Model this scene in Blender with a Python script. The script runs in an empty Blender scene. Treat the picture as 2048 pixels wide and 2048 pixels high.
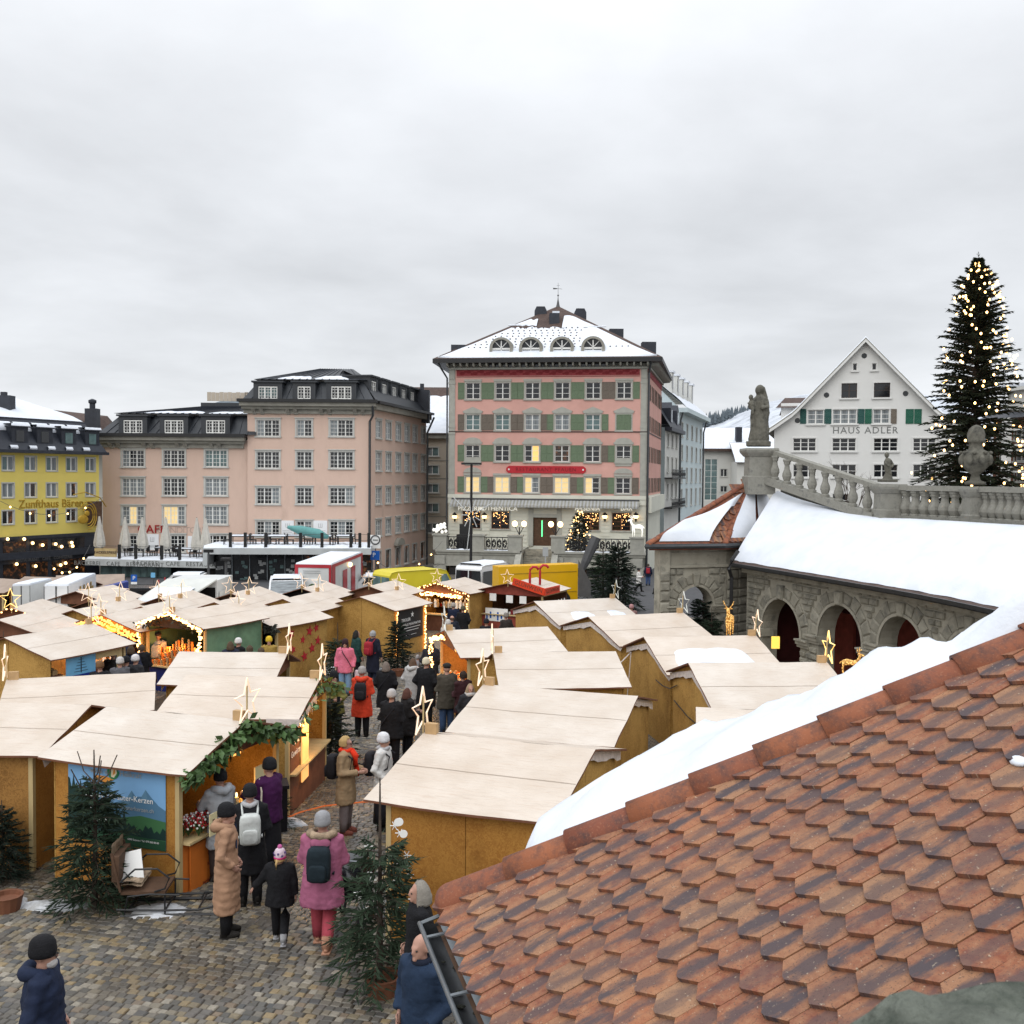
import bpy,bmesh,math,random
import numpy as np
from mathutils import Vector,Matrix,noise
R=math.radians
random.seed(7)
SC=bpy.context.scene
COL=SC.collection
# ------------------------------------------------------------------ camera
CZ=5.6;FPX=2050.0;SL=0.037
cam_d=bpy.data.cameras.new('camera');cam=bpy.data.objects.new('camera',cam_d);COL.objects.link(cam)
cam_d.sensor_width=36;cam_d.lens=36*FPX/2048;cam_d.clip_start=.05;cam_d.clip_end=6000
CAMR=Matrix.Rotation(R(90-2.01),3,'X')@Matrix.Rotation(R(.45),3,'Z')
cam.matrix_world=Matrix.Translation((0,0,CZ))@CAMR.to_4x4()
SC.camera=cam
def G(y):return-SL*y
def ray(px,py):return CAMR@Vector(((px-1024)/FPX,-(py-1024)/FPX,-1))
EYE=Vector((0,0,CZ))
def PY(px,py,Y):
 d=ray(px,py);return EYE+d*(Y/d.y)
def PH(px,py,h):
 d=ray(px,py);return EYE+d*((h-CZ)/(d.z+SL*d.y))
def PZ(px,py,z):
 d=ray(px,py);return EYE+d*((z-CZ)/d.z)
# ------------------------------------------------------------------ world, sun, exposure
SUN_EL,SUN_AZ=R(34),R(205)
w=bpy.data.worlds.new('World');SC.world=w;w.use_nodes=True
nt=w.node_tree;nt.nodes.clear()
N=nt.nodes.new;LK=nt.links.new
out=N('ShaderNodeOutputWorld');mixs=N('ShaderNodeMixShader')
sky=N('ShaderNodeTexSky');sky.sky_type='NISHITA';sky.sun_disc=False
sky.sun_elevation=SUN_EL;sky.sun_rotation=SUN_AZ
b1=N('ShaderNodeBackground');b1.inputs[1].default_value=.08;LK(sky.outputs[0],b1.inputs[0])
tc=N('ShaderNodeTexCoord');sep=N('ShaderNodeSeparateXYZ');LK(tc.outputs['Generated'],sep.inputs[0])
def wm(op,a,b=None,c=None):
 m=N('ShaderNodeMath');m.operation=op
 for i,v in enumerate((a,b,c)):
  if v is None:continue
  if isinstance(v,(int,float)):m.inputs[i].default_value=v
  else:LK(v,m.inputs[i])
 return m.outputs[0]
zc=wm('MAXIMUM',sep.outputs[2],0.0)
den=wm('ADD',zc,.16)
comb=N('ShaderNodeCombineXYZ')
LK(wm('DIVIDE',sep.outputs[0],den),comb.inputs[0]);LK(wm('DIVIDE',sep.outputs[1],den),comb.inputs[1])
n1=N('ShaderNodeTexNoise');n1.inputs['Scale'].default_value=.85;n1.inputs['Detail'].default_value=7;n1.inputs['Roughness'].default_value=.52;n1.inputs['Distortion'].default_value=.3
LK(comb.outputs[0],n1.inputs['Vector'])
n2=N('ShaderNodeTexNoise');n2.inputs['Scale'].default_value=2.6;n2.inputs['Detail'].default_value=6;n2.inputs['Roughness'].default_value=.55
LK(comb.outputs[0],n2.inputs['Vector'])
cl=wm('ADD',wm('MULTIPLY',wm('SUBTRACT',n1.outputs[0],.5),.75),wm('MULTIPLY',wm('SUBTRACT',n2.outputs[0],.5),.2))
lum=wm('ADD',.575,wm('MULTIPLY',wm('POWER',zc,1.8),1.5))
glow=wm('MULTIPLY',wm('POWER',wm('SUBTRACT',1.0,zc),8.0),.24)
lum=wm('MULTIPLY',wm('ADD',lum,glow),wm('ADD',1.0,cl))
cr=N('ShaderNodeMix');cr.data_type='RGBA';cr.blend_type='MULTIPLY';cr.inputs[0].default_value=1
cr.inputs[6].default_value=(.965,.99,1.03,1)
LK(lum,cr.inputs[7])
b2=N('ShaderNodeBackground');b2.inputs[1].default_value=1.0;LK(cr.outputs[2],b2.inputs[0])
mixs.inputs[0].default_value=.94
LK(b1.outputs[0],mixs.inputs[1]);LK(b2.outputs[0],mixs.inputs[2]);LK(mixs.outputs[0],out.inputs[0])
sd=bpy.data.lights.new('sun','SUN');sd.energy=.85;sd.angle=R(50);sd.color=(1,.97,.92)
sun=bpy.data.objects.new('sun',sd);COL.objects.link(sun)
sun.rotation_euler=(R(90)-SUN_EL,0,R(180)-SUN_AZ+R(0))
vs=SC.view_settings;vs.view_transform='Standard';vs.look='None';vs.exposure=0.25;vs.gamma=1;vs.use_curve_mapping=False
SC.cycles.max_bounces=6;SC.cycles.diffuse_bounces=2;SC.cycles.glossy_bounces=3
SC.cycles.use_denoising=True
SC.cycles.sample_clamp_indirect=6
# ------------------------------------------------------------------ materials
MATS={}
def mat(name,col,rough=.8,var=.12,scale=3.,bump=0.,bscale=40.,spec=.3,metal=0.,rnd=0.,stretch=None,em=None,ems=0.,dirt=None,dscale=1.2,alpha=None,trans=0.):
 if name in MATS:return MATS[name]
 m=bpy.data.materials.new(name);m.use_nodes=True;t=m.node_tree;bs=t.nodes['Principled BSDF']
 MATS[name]=m
 bs.inputs['Roughness'].default_value=rough;bs.inputs['Metallic'].default_value=metal
 bs.inputs['Specular IOR Level'].default_value=spec
 c=tuple(col)+(1,)
 if trans:bs.inputs['Transmission Weight'].default_value=trans
 if alpha is not None:bs.inputs['Alpha'].default_value=alpha
 if em:bs.inputs['Emission Color'].default_value=tuple(em)+(1,);bs.inputs['Emission Strength'].default_value=ems
 bs.inputs['Base Color'].default_value=c
 if not(var or bump or rnd or dirt):return m
 nn=t.nodes.new;lk=t.links.new
 co=nn('ShaderNodeTexCoord').outputs['Object']
 if stretch:
  mp=nn('ShaderNodeMapping');mp.inputs['Scale'].default_value=stretch;lk(co,mp.inputs[0]);co=mp.outputs[0]
 cur=None
 def mixc(f,a,b,blend='MIX'):
  x=nn('ShaderNodeMix');x.data_type='RGBA';x.blend_type=blend
  for i,v in((0,f),(6,a),(7,b)):
   if isinstance(v,(int,float)):x.inputs[i].default_value=v
   elif isinstance(v,tuple):x.inputs[i].default_value=v
   else:lk(v,x.inputs[i])
  return x.outputs[2]
 n=nn('ShaderNodeTexNoise');n.inputs['Scale'].default_value=scale;n.inputs['Detail'].default_value=6;n.inputs['Roughness'].default_value=.6;lk(co,n.inputs['Vector'])
 rp=nn('ShaderNodeMapRange');rp.inputs[1].default_value=.3;rp.inputs[2].default_value=.7;lk(n.outputs[0],rp.inputs[0])
 lo=tuple(max(0,v*(1-var))for v in col)+(1,);hi=tuple(min(1,v*(1+var))for v in col)+(1,)
 cur=mixc(rp.outputs[0],lo,hi)
 if dirt:
  d=nn('ShaderNodeTexNoise');d.inputs['Scale'].default_value=dscale;d.inputs['Detail'].default_value=8;d.inputs['Roughness'].default_value=.7;lk(co,d.inputs['Vector'])
  r2=nn('ShaderNodeMapRange');r2.inputs[1].default_value=.5;r2.inputs[2].default_value=.72;lk(d.outputs[0],r2.inputs[0])
  cur=mixc(r2.outputs[0],cur,tuple(dirt)+(1,))
 if rnd:
  oi=nn('ShaderNodeObjectInfo');ge=nn('ShaderNodeNewGeometry')
  a=nn('ShaderNodeMath');a.operation='ADD';lk(oi.outputs['Random'],a.inputs[0]);lk(ge.outputs['Random Per Island'],a.inputs[1])
  f=nn('ShaderNodeMath');f.operation='FRACT';lk(a.outputs[0],f.inputs[0])
  mr=nn('ShaderNodeMapRange');mr.inputs[3].default_value=1-rnd;mr.inputs[4].default_value=1+rnd;lk(f.outputs[0],mr.inputs[0])
  hs=nn('ShaderNodeHueSaturation');lk(cur,hs.inputs['Color']);lk(mr.outputs[0],hs.inputs['Value']);cur=hs.outputs[0]
 lk(cur,bs.inputs['Base Color'])
 if bump:
  nb=nn('ShaderNodeTexNoise');nb.inputs['Scale'].default_value=bscale;nb.inputs['Detail'].default_value=5;lk(co,nb.inputs['Vector'])
  bp=nn('ShaderNodeBump');bp.inputs['Strength'].default_value=bump;bp.inputs['Distance'].default_value=.02;lk(nb.outputs[0],bp.inputs['Height']);lk(bp.outputs[0],bs.inputs['Normal'])
 return m
def ramp_mat(name,build,rough=.8,spec=.25):
 m=bpy.data.materials.new(name);m.use_nodes=True;MATS[name]=m
 t=m.node_tree;bs=t.nodes['Principled BSDF'];bs.inputs['Roughness'].default_value=rough;bs.inputs['Specular IOR Level'].default_value=spec
 build(t,bs);return m
def nd(t,typ,ins=None,**kw):
 n=t.nodes.new(typ)
 for k,v in kw.items():setattr(n,k,v)
 for k,v in(ins or{}).items():
  if hasattr(v,'is_linked')or isinstance(v,bpy.types.NodeSocket):t.links.new(v,n.inputs[k])
  else:n.inputs[k].default_value=v
 return n
def ramp(t,src,stops,interp='LINEAR'):
 r=t.nodes.new('ShaderNodeValToRGB');t.links.new(src,r.inputs[0]);r.color_ramp.interpolation=interp
 e=r.color_ramp.elements
 while len(e)<len(stops):e.new(.5)
 for x,(p,c)in zip(e,stops):x.position=p;x.color=tuple(c)+(1,)if len(c)==3 else c
 return r.outputs[0]
def cmix(t,f,a,b,blend='MIX'):
 x=t.nodes.new('ShaderNodeMix');x.data_type='RGBA';x.blend_type=blend
 for i,v in((0,f),(6,a),(7,b)):
  if isinstance(v,bpy.types.NodeSocket):t.links.new(v,x.inputs[i])
  elif isinstance(v,tuple)and len(v)==3:x.inputs[i].default_value=v+(1,)
  else:x.inputs[i].default_value=v
 return x.outputs[2]
def rnd_socket(t):
 oi=nd(t,'ShaderNodeObjectInfo');ge=nd(t,'ShaderNodeNewGeometry')
 a=nd(t,'ShaderNodeMath',{0:oi.outputs['Random'],1:ge.outputs['Random Per Island']},operation='ADD')
 return nd(t,'ShaderNodeMath',{0:a.outputs[0]},operation='FRACT').outputs[0]
def bump_to(t,bs,h,s=.4,d=.01):
 b=nd(t,'ShaderNodeBump',{'Height':h,'Strength':s,'Distance':d});t.links.new(b.outputs[0],bs.inputs['Normal'])
def _osb(base_lo,base_hi):
 def f(t,bs):
  co=nd(t,'ShaderNodeTexCoord').outputs['Object']
  n0=nd(t,'ShaderNodeTexNoise',{'Vector':co,'Scale':9.,'Detail':2.})
  wob=nd(t,'ShaderNodeVectorMath',{0:n0.outputs['Color'],1:(.5,.5,.5)},operation='MULTIPLY')
  co2=nd(t,'ShaderNodeVectorMath',{0:co,1:wob.outputs[0]},operation='ADD').outputs[0]
  v=nd(t,'ShaderNodeTexVoronoi',{'Vector':co2,'Scale':22.})
  g=nd(t,'ShaderNodeSeparateColor',{0:v.outputs['Color']})
  n=nd(t,'ShaderNodeTexNoise',{'Vector':co,'Scale':1.3,'Detail':5.})
  a=nd(t,'ShaderNodeMath',{0:g.outputs[0],1:.5},operation='MULTIPLY')
  b=nd(t,'ShaderNodeMath',{0:n.outputs[0],1:a.outputs[0]},operation='ADD')
  c=ramp(t,b.outputs[0],[(.35,base_lo),(.95,base_hi)])
  st=nd(t,'ShaderNodeTexNoise',{'Vector':co,'Scale':.9,'Detail':8.,'Roughness':.7})
  c=cmix(t,ramp(t,st.outputs[0],[(.55,(0,0,0)),(.75,(.6,.6,.6))]),c,tuple(x*.45 for x in base_lo))
  t.links.new(c,bs.inputs['Base Color']);bump_to(t,bs,v.outputs['Distance'],.25,.004)
 return f
ramp_mat('osb',_osb((.235,.12,.026),(.47,.275,.075)),.75)
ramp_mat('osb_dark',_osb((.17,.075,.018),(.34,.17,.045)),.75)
ramp_mat('osb_orange',_osb((.27,.105,.018),(.42,.20,.042)),.75)
def _film(t,bs):
 co=nd(t,'ShaderNodeTexCoord').outputs['Object']
 n=nd(t,'ShaderNodeTexNoise',{'Vector':co,'Scale':1.1,'Detail':6.})
 g=nd(t,'ShaderNodeMapping',{0:co,3:(1.2,14.,3.)})
 n2=nd(t,'ShaderNodeTexNoise',{'Vector':g.outputs[0],'Scale':2.,'Detail':5.})
 c=ramp(t,n.outputs[0],[(.3,(.49,.415,.34)),(.7,(.60,.54,.475))])
 c=cmix(t,ramp(t,n2.outputs[0],[(.55,(0,0,0)),(.74,(.5,.5,.5))]),c,(.44,.33,.25))
 n3=nd(t,'ShaderNodeTexNoise',{'Vector':co,'Scale':45.,'Detail':3.})
 c=cmix(t,ramp(t,n3.outputs[0],[(.66,(0,0,0)),(.75,(.5,.5,.5))]),c,(.36,.28,.24))
 c=cmix(t,.5,c,cmix(t,rnd_socket(t),(1,.93,.86),(1.0,1.0,1.0)),'MULTIPLY')
 t.links.new(c,bs.inputs['Base Color'])
 wv=nd(t,'ShaderNodeMapping',{0:co,3:(2.2,7.,1.),2:(0,0,.5)})
 n4=nd(t,'ShaderNodeTexNoise',{'Vector':wv.outputs[0],'Scale':2.4,'Detail':4.,'Distortion':1.2})
 bump_to(t,bs,n4.outputs[0],.5,.03)
ramp_mat('roof_film',_film,.38,.45)
def _snow(t,bs):
 co=nd(t,'ShaderNodeTexCoord').outputs['Object']
 n=nd(t,'ShaderNodeTexNoise',{'Vector':co,'Scale':1.5,'Detail':6.})
 t.links.new(ramp(t,n.outputs[0],[(.3,(.60,.64,.70)),(.7,(.70,.73,.78))]),bs.inputs['Base Color'])
 n2=nd(t,'ShaderNodeTexNoise',{'Vector':co,'Scale':22.,'Detail':5.});h=nd(t,'ShaderNodeMath',{0:n2.outputs[0],1:.12,2:n.outputs[0]},operation='MULTIPLY_ADD');bump_to(t,bs,h.outputs[0],.55,.07)
ramp_mat('snow',_snow,.6,.2)
def _dsnow(t,bs):
 co=nd(t,'ShaderNodeTexCoord').outputs['Object']
 n=nd(t,'ShaderNodeTexNoise',{'Vector':co,'Scale':5.,'Detail':8.,'Roughness':.7})
 t.links.new(ramp(t,n.outputs[0],[(.35,(.36,.355,.34)),(.6,(.62,.64,.67))]),bs.inputs['Base Color'])
 bump_to(t,bs,n.outputs[0],.5,.05)
ramp_mat('old_snow',_dsnow,.6,.2)
def _tile(t,bs):
 co=nd(t,'ShaderNodeTexCoord').outputs['UV']
 r=rnd_socket(t)
 off=nd(t,'ShaderNodeVectorMath',{0:(37.,91.,13.),'Scale':r},operation='SCALE').outputs[0]
 p=nd(t,'ShaderNodeVectorMath',{0:co,1:off},operation='ADD').outputs[0]
 base=ramp(t,r,[(0,(.20,.055,.026)),(.25,(.29,.105,.048)),(.45,(.185,.065,.038)),(.62,(.31,.15,.075)),(.8,(.24,.08,.036)),(1,(.28,.16,.09))])
 big=nd(t,'ShaderNodeTexNoise',{'Vector':nd(t,'ShaderNodeNewGeometry').outputs['Position'],'Scale':1.3,'Detail':3.})
 base=cmix(t,ramp(t,big.outputs[0],[(.38,(.5,.5,.5)),(.62,(0,0,0))]),base,(.13,.05,.035))
 n=nd(t,'ShaderNodeTexNoise',{'Vector':p,'Scale':26.,'Detail':6.,'Roughness':.7})
 base=cmix(t,ramp(t,n.outputs[0],[(.35,(0,0,0)),(.7,(.6,.6,.6))]),base,(.36,.19,.10))
 s=nd(t,'ShaderNodeSeparateXYZ',{0:co})
 mp=nd(t,'ShaderNodeMapping',{0:p,3:(16.,5.,1.)})
 n2=nd(t,'ShaderNodeTexNoise',{'Vector':mp.outputs[0],'Scale':1.,'Detail':5.,'Roughness':.65})
 ab=nd(t,'ShaderNodeMath',{0:s.outputs[0]},operation='ABSOLUTE')
 ce=nd(t,'ShaderNodeMapRange',{0:ab.outputs[0],1:.012,2:.075,3:.24,4:-.1})
 su=nd(t,'ShaderNodeMath',{0:n2.outputs[0],1:ce.outputs[0]},operation='ADD')
 r2=nd(t,'ShaderNodeMath',{0:r,1:7.3},operation='MULTIPLY');r3=nd(t,'ShaderNodeMath',{0:r2.outputs[0]},operation='FRACT')
 am=nd(t,'ShaderNodeMapRange',{0:r3.outputs[0],3:.55,4:1.0})
 f=nd(t,'ShaderNodeMath',{0:ramp(t,su.outputs[0],[(.5,(0,0,0)),(.72,(1,1,1))]),1:am.outputs[0]},operation='MULTIPLY')
 base=cmix(t,f.outputs[0],base,(.065,.05,.055))
 n5=nd(t,'ShaderNodeTexNoise',{'Vector':p,'Scale':150.,'Detail':3.})
 base=cmix(t,ramp(t,n5.outputs[0],[(.60,(0,0,0)),(.68,(.8,.8,.8))]),base,(.05,.035,.03))
 n6=nd(t,'ShaderNodeTexNoise',{'Vector':p,'Scale':60.,'Detail':3.})
 base=cmix(t,ramp(t,n6.outputs[0],[(.66,(0,0,0)),(.74,(.5,.5,.5))]),base,(.50,.42,.30))
 t.links.new(base,bs.inputs['Base Color']);bump_to(t,bs,n.outputs[0],.35,.004)
ramp_mat('roof_tile',_tile,.72,.3)
def _ridge(t,bs):
 co=nd(t,'ShaderNodeTexCoord').outputs['Object'];r=rnd_socket(t)
 off=nd(t,'ShaderNodeVectorMath',{0:(37.,91.,13.),'Scale':r},operation='SCALE').outputs[0]
 p=nd(t,'ShaderNodeVectorMath',{0:co,1:off},operation='ADD').outputs[0]
 base=ramp(t,r,[(0,(.19,.062,.036)),(.5,(.24,.085,.045)),(1,(.27,.095,.045))])
 n=nd(t,'ShaderNodeTexNoise',{'Vector':p,'Scale':9.,'Detail':8.,'Roughness':.75})
 base=cmix(t,ramp(t,n.outputs[0],[(.45,(0,0,0)),(.66,(.9,.9,.9))]),base,(.07,.045,.042))
 n5=nd(t,'ShaderNodeTexNoise',{'Vector':p,'Scale':90.,'Detail':4.})
 base=cmix(t,ramp(t,n5.outputs[0],[(.58,(0,0,0)),(.68,(.4,.4,.4))]),base,(.33,.15,.085))
 t.links.new(base,bs.inputs['Base Color']);bump_to(t,bs,n5.outputs[0],.35,.004)
ramp_mat('ridge_tile',_ridge,.75,.25)
def _cobble(t,bs):
 co=nd(t,'ShaderNodeTexCoord').outputs['Object'];r=rnd_socket(t)
 base=ramp(t,r,[(0,(.085,.085,.08)),(.14,(.16,.15,.13)),(.28,(.075,.08,.085)),(.4,(.21,.19,.15)),(.52,(.13,.125,.12)),(.63,(.20,.17,.115)),(.72,(.11,.11,.105)),(.8,(.30,.28,.24)),(.87,(.19,.15,.11)),(.93,(.27,.21,.12)),(1,(.17,.165,.15))],'CONSTANT')
 n=nd(t,'ShaderNodeTexNoise',{'Vector':co,'Scale':30.,'Detail':6.,'Roughness':.7})
 base=cmix(t,ramp(t,n.outputs[0],[(.35,(0,0,0)),(.75,(.5,.5,.5))]),base,(.06,.055,.05))
 n2=nd(t,'ShaderNodeTexNoise',{'Vector':co,'Scale':.55,'Detail':5.})
 base=cmix(t,ramp(t,n2.outputs[0],[(.42,(0,0,0)),(.62,(.55,.55,.55))]),base,(.075,.058,.04))
 base=cmix(t,.55,base,(1,.93,.82),'MULTIPLY')
 t.links.new(base,bs.inputs['Base Color'])
 t.links.new(ramp(t,n2.outputs[0],[(.38,(.6,.6,.6)),(.6,(.26,.26,.26))]),bs.inputs['Roughness'])
 bump_to(t,bs,n.outputs[0],.3,.006)
def _gold(t,bs):
 co=nd(t,'ShaderNodeTexCoord').outputs['Object'];v=nd(t,'ShaderNodeTexVoronoi',{'Vector':co,'Scale':26.})
 e=ramp(t,v.outputs['Distance'],[(.1,(1,.75,.3)),(.42,(.5,.2,.03)),(.6,(.12,.045,.01))]);t.links.new(e,bs.inputs['Emission Color']);bs.inputs['Emission Strength'].default_value=1.5
 bs.inputs['Base Color'].default_value=(.35,.24,.08,1)
ramp_mat('deer_gold',_gold)
ramp_mat('cobble',_cobble,.5,.4)
def _ground(t,bs):
 co=nd(t,'ShaderNodeTexCoord').outputs['Object']
 mp=nd(t,'ShaderNodeMapping',{0:co,2:(0,0,.3)})
 br=nd(t,'ShaderNodeTexBrick',{'Vector':mp.outputs[0],'Scale':1.,'Color1':(.13,.125,.11,1),'Color2':(.24,.2,.15,1),'Mortar':(.04,.036,.03,1),'Mortar Size':.012,'Brick Width':.125,'Row Height':.12})
 n=nd(t,'ShaderNodeTexNoise',{'Vector':co,'Scale':9.,'Detail':6.})
 c=cmix(t,.5,br.outputs[0],ramp(t,n.outputs[0],[(.3,(.4,.4,.4)),(.7,(1,1,1))]),'MULTIPLY')
 t.links.new(c,bs.inputs['Base Color'])
ramp_mat('far_paving',_ground,.55,.35)
M=MATS
mat('joint',(.058,.045,.032),.95,.3,6,.5,60)
mat('asphalt',(.055,.056,.06),.7,.25,2,.3,80)
mat('pale_wood',(.50,.38,.19),.7,.15,5,stretch=(1,1,.2))
mat('wood_block',(.46,.30,.15),.7,.15,5)
mat('dark_wood',(.09,.05,.03),.8,.3,5)
mat('brown_wood',(.16,.065,.035),.7,.25,4)
mat('red_wood',(.22,.045,.03),.7,.25,4)
mat('clear_film',(.62,.56,.53),.25,.2,5,.4,15,.5)
mat('grey_stone',(.26,.245,.2),.9,.22,3,.6,30,.2,rnd=.16,dirt=(.09,.09,.08),dscale=1.6)
mat('smooth_stone',(.32,.30,.245),.9,.16,2,.3,40,.2,dirt=(.13,.125,.105),dscale=1.5)
mat('statue_stone',(.12,.115,.095),.9,.35,5,.5,30,.2,dirt=(.035,.035,.033),dscale=3)
mat('balustrade_stone',(.25,.245,.215),.9,.25,4,.4,40,.2,dirt=(.10,.10,.095),dscale=4)
mat('parapet_stone',(.115,.125,.105),.95,.4,9,.9,55,.1,dirt=(.04,.05,.04),dscale=14)
mat('pink_plaster',(.60,.345,.295),.9,.08,.5,.08,60,.15,dirt=(.53,.295,.25),dscale=.4)
mat('beige_plaster',(.60,.44,.36),.9,.08,.5,.08,60,.15,dirt=(.51,.37,.30),dscale=.5,stretch=(1,1,.3))
mat('yellow_plaster',(.70,.57,.15),.9,.06,.5,.08,60,.15)
mat('white_plaster',(.66,.66,.64),.9,.05,.5,.08,60,.15,dirt=(.6,.6,.575),dscale=.5)
mat('terrace_stone',(.33,.325,.285),.9,.15,2,.2,30,dirt=(.27,.27,.24),dscale=.9)
mat('cream_plaster',(.60,.60,.52),.9,.07,.6,.08,60,.15)
mat('tan_plaster',(.47,.41,.335),.9,.06,.5,.08,60,.15)
mat('blue_plaster',(.50,.58,.60),.9,.06,.5)
mat('pale_plaster',(.56,.56,.53),.9,.06,.5)
mat('grey_trim',(.36,.36,.32),.85,.1,2)
mat('window_stone',(.47,.47,.44),.85,.08,2)
mat('cornice_stone',(.27,.26,.225),.9,.2,1.5,.3,20)
mat('white_frame',(.72,.72,.69),.6,.05,3)
mat('dark_frame',(.06,.045,.04),.6,.1,3)
mat('green_shutter',(.135,.185,.115),.7,.12,4)
mat('brown_shutter',(.15,.125,.10),.7,.15,4)
mat('teal_shutter',(.015,.075,.065),.6,.15,4)
mat('deep_green_shutter',(.01,.10,.06),.6,.15,4)
mat('glass',(.012,.014,.017),.06,.5,.7,0,1,.6)
mat('curtain_glass',(.16,.18,.19),.15,.55,1.5,0,1,.6,stretch=(9,1,.4))
mat('teal_glass',(.10,.16,.16),.12,.5,1.2,0,1,.6)
mat('warm_glass',(.28,.15,.05),.3,.4,1.5,em=(1,.62,.2),ems=.9)
mat('cool_warm_glass',(.3,.22,.1),.3,.4,1.5,em=(1,.75,.36),ems=.62)
def _dim(t,bs):
 co=nd(t,'ShaderNodeTexCoord').outputs['Object'];r=rnd_socket(t)
 off=nd(t,'ShaderNodeVectorMath',{0:(37.,91.,13.),'Scale':r},operation='SCALE').outputs[0];p=nd(t,'ShaderNodeVectorMath',{0:co,1:off},operation='ADD').outputs[0]
 n=nd(t,'ShaderNodeTexNoise',{'Vector':p,'Scale':2.2,'Detail':5.,'Roughness':.65});v=nd(t,'ShaderNodeTexVoronoi',{'Vector':p,'Scale':5.})
 bs.inputs['Base Color'].default_value=(.02,.014,.01,1);c=ramp(t,n.outputs[0],[(.5,(0,0,0)),(.62,(.16,.05,.012)),(.78,(.85,.42,.12))])
 t.links.new(cmix(t,.6,c,ramp(t,v.outputs['Distance'],[(.1,(1,1,1)),(.5,(.1,.1,.1))]),'MULTIPLY'),bs.inputs['Emission Color']);bs.inputs['Emission Strength'].default_value=.8
ramp_mat('dim_glass',_dim,.12,.6)
mat('metal_roof',(.022,.026,.032),.5,.25,1.5,.1,20,.5,stretch=(6,.4,.4))
mat('slate',(.022,.026,.036),.55,.25,3,.2,30,.4)
mat('brown_tiles',(.075,.05,.042),.85,.3,4,.5,25)
mat('gutter_metal',(.05,.054,.058),.42,.2,6,0,1,.5,metal=.35)
mat('gutter_light',(.16,.18,.195),.4,.25,4,0,1,.5,metal=.4)
mat('black_metal',(.012,.012,.013),.5,.2,6,0,1,.4)
mat('pole_grey',(.08,.08,.082),.5,.15,3)
mat('concrete',(.46,.48,.48),.8,.1,.8,.15,30,dirt=(.36,.375,.375),dscale=.5)
mat('red_frieze',(.26,.045,.05),.85,.2,2)
mat('red_sign',(.42,.02,.03),.6,.08,2)
mat('dark_letter',(.17,.012,.016),.7,0)
mat('red_letter',(.30,.012,.012),.5,.05)
mat('grey_letter',(.16,.165,.16),.7,.05)
mat('pale_letter',(.36,.37,.37),.7,.05)
mat('faint_letter',(.43,.33,.28),.8,.05)
mat('gold',(.42,.26,.03),.4,.15,5,metal=.3)
mat('white_letter',(.85,.85,.83),.6,0)
mat('lit_letter',(.8,.8,.75),.6,0,em=(1,.97,.88),ems=.55)
mat('white_paint',(.72,.73,.74),.35,.05,1.5,0,1,.5)
mat('offwhite_paint',(.56,.57,.56),.45,.08,1,0,1,.5)
mat('yellow_paint',(.72,.40,.006),.35,.06,1,0,1,.5)
mat('lime_paint',(.62,.52,.02),.35,.06,1,0,1,.5)
mat('red_paint',(.36,.012,.022),.4,.08,2,0,1,.5)
mat('orange_red',(.62,.05,.015),.45,.08,2)
mat('blue_paint',(.012,.03,.22),.5,.15,1)
mat('sign_blue',(.01,.10,.42),.4,.05,2)
mat('light_blue',(.16,.42,.66),.4,.1,2)
mat('dark_car',(.012,.013,.016),.25,.2,1,0,1,.6)
mat('silver_car',(.42,.46,.47),.3,.08,1,0,1,.5)
mat('rubber',(.015,.015,.015),.9,.2,4)
mat('tarp',(.52,.53,.50),.55,.1,1.2,.3,5)
mat('canvas_beige',(.43,.38,.31),.85,.15,2,.3,20)
mat('brown_roof',(.30,.235,.19),.85,.15,2)
mat('umbrella_cloth',(.52,.50,.45),.9,.12,4,.3,30)
mat('teal_cloth',(.12,.30,.29),.9,.15,3)
mat('trunk',(.06,.045,.035),.95,.3,8)
mat('needles',(.02,.036,.019),.8,.35,3,rnd=.4)
mat('fir_green',(.02,.028,.014),.85,.4,3,rnd=.5)
mat('panel_joint',(.34,.27,.21),.8,.2,5)
mat('needles_dark',(.012,.022,.014),.85,.35,3,rnd=.4)
mat('needles_light',(.031,.051,.028),.8,.35,3,rnd=.35)
mat('leaf',(.06,.11,.035),.5,.3,6,rnd=.5)
mat('dark_leaf',(.03,.032,.024),.8,.3,6,rnd=.4)
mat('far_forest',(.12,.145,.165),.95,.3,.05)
mat('bulb',(1,.8,.5),.5,0,em=(1,.55,.18),ems=6.)
mat('bulb_soft',(1,.8,.5),.5,0,em=(1,.5,.16),ems=5.)
mat('star_tube',(.75,.62,.5),.4,0,em=(1,.66,.42),ems=.5)
mat('star_off',(.70,.71,.66),.4,.05)
mat('star_gold',(.9,.7,.3),.4,0,em=(1,.55,.14),ems=1.3)
mat('lamp_glow',(1,.85,.6),.5,0,em=(1,.6,.24),ems=4.5)
mat('orange_glow',(1,.6,.25),.5,0,em=(1,.38,.07),ems=1.7)
mat('lit_sheet',(.6,.4,.2),.5,.3,2,em=(1,.46,.12),ems=.8)
mat('tube_light',(1,.95,.85),.5,0,em=(1,.82,.6),ems=6.)
mat('green_light',(.2,1,.4),.5,0,em=(.1,1,.3),ems=2.)
mat('screen_yellow',(.9,.6,.1),.5,0,em=(1,.72,.12),ems=.7)
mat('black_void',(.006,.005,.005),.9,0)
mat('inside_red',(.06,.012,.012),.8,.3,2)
mat('skin',(.42,.235,.175),.6,.08,8,0,1,.35)
mat('lips',(.38,.14,.12),.6,0)
mat('eye',(.02,.018,.016),.3,0)
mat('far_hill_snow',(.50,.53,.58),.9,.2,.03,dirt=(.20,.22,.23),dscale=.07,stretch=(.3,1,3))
mat('paper',(.80,.80,.78),.8,.04,4)
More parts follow.
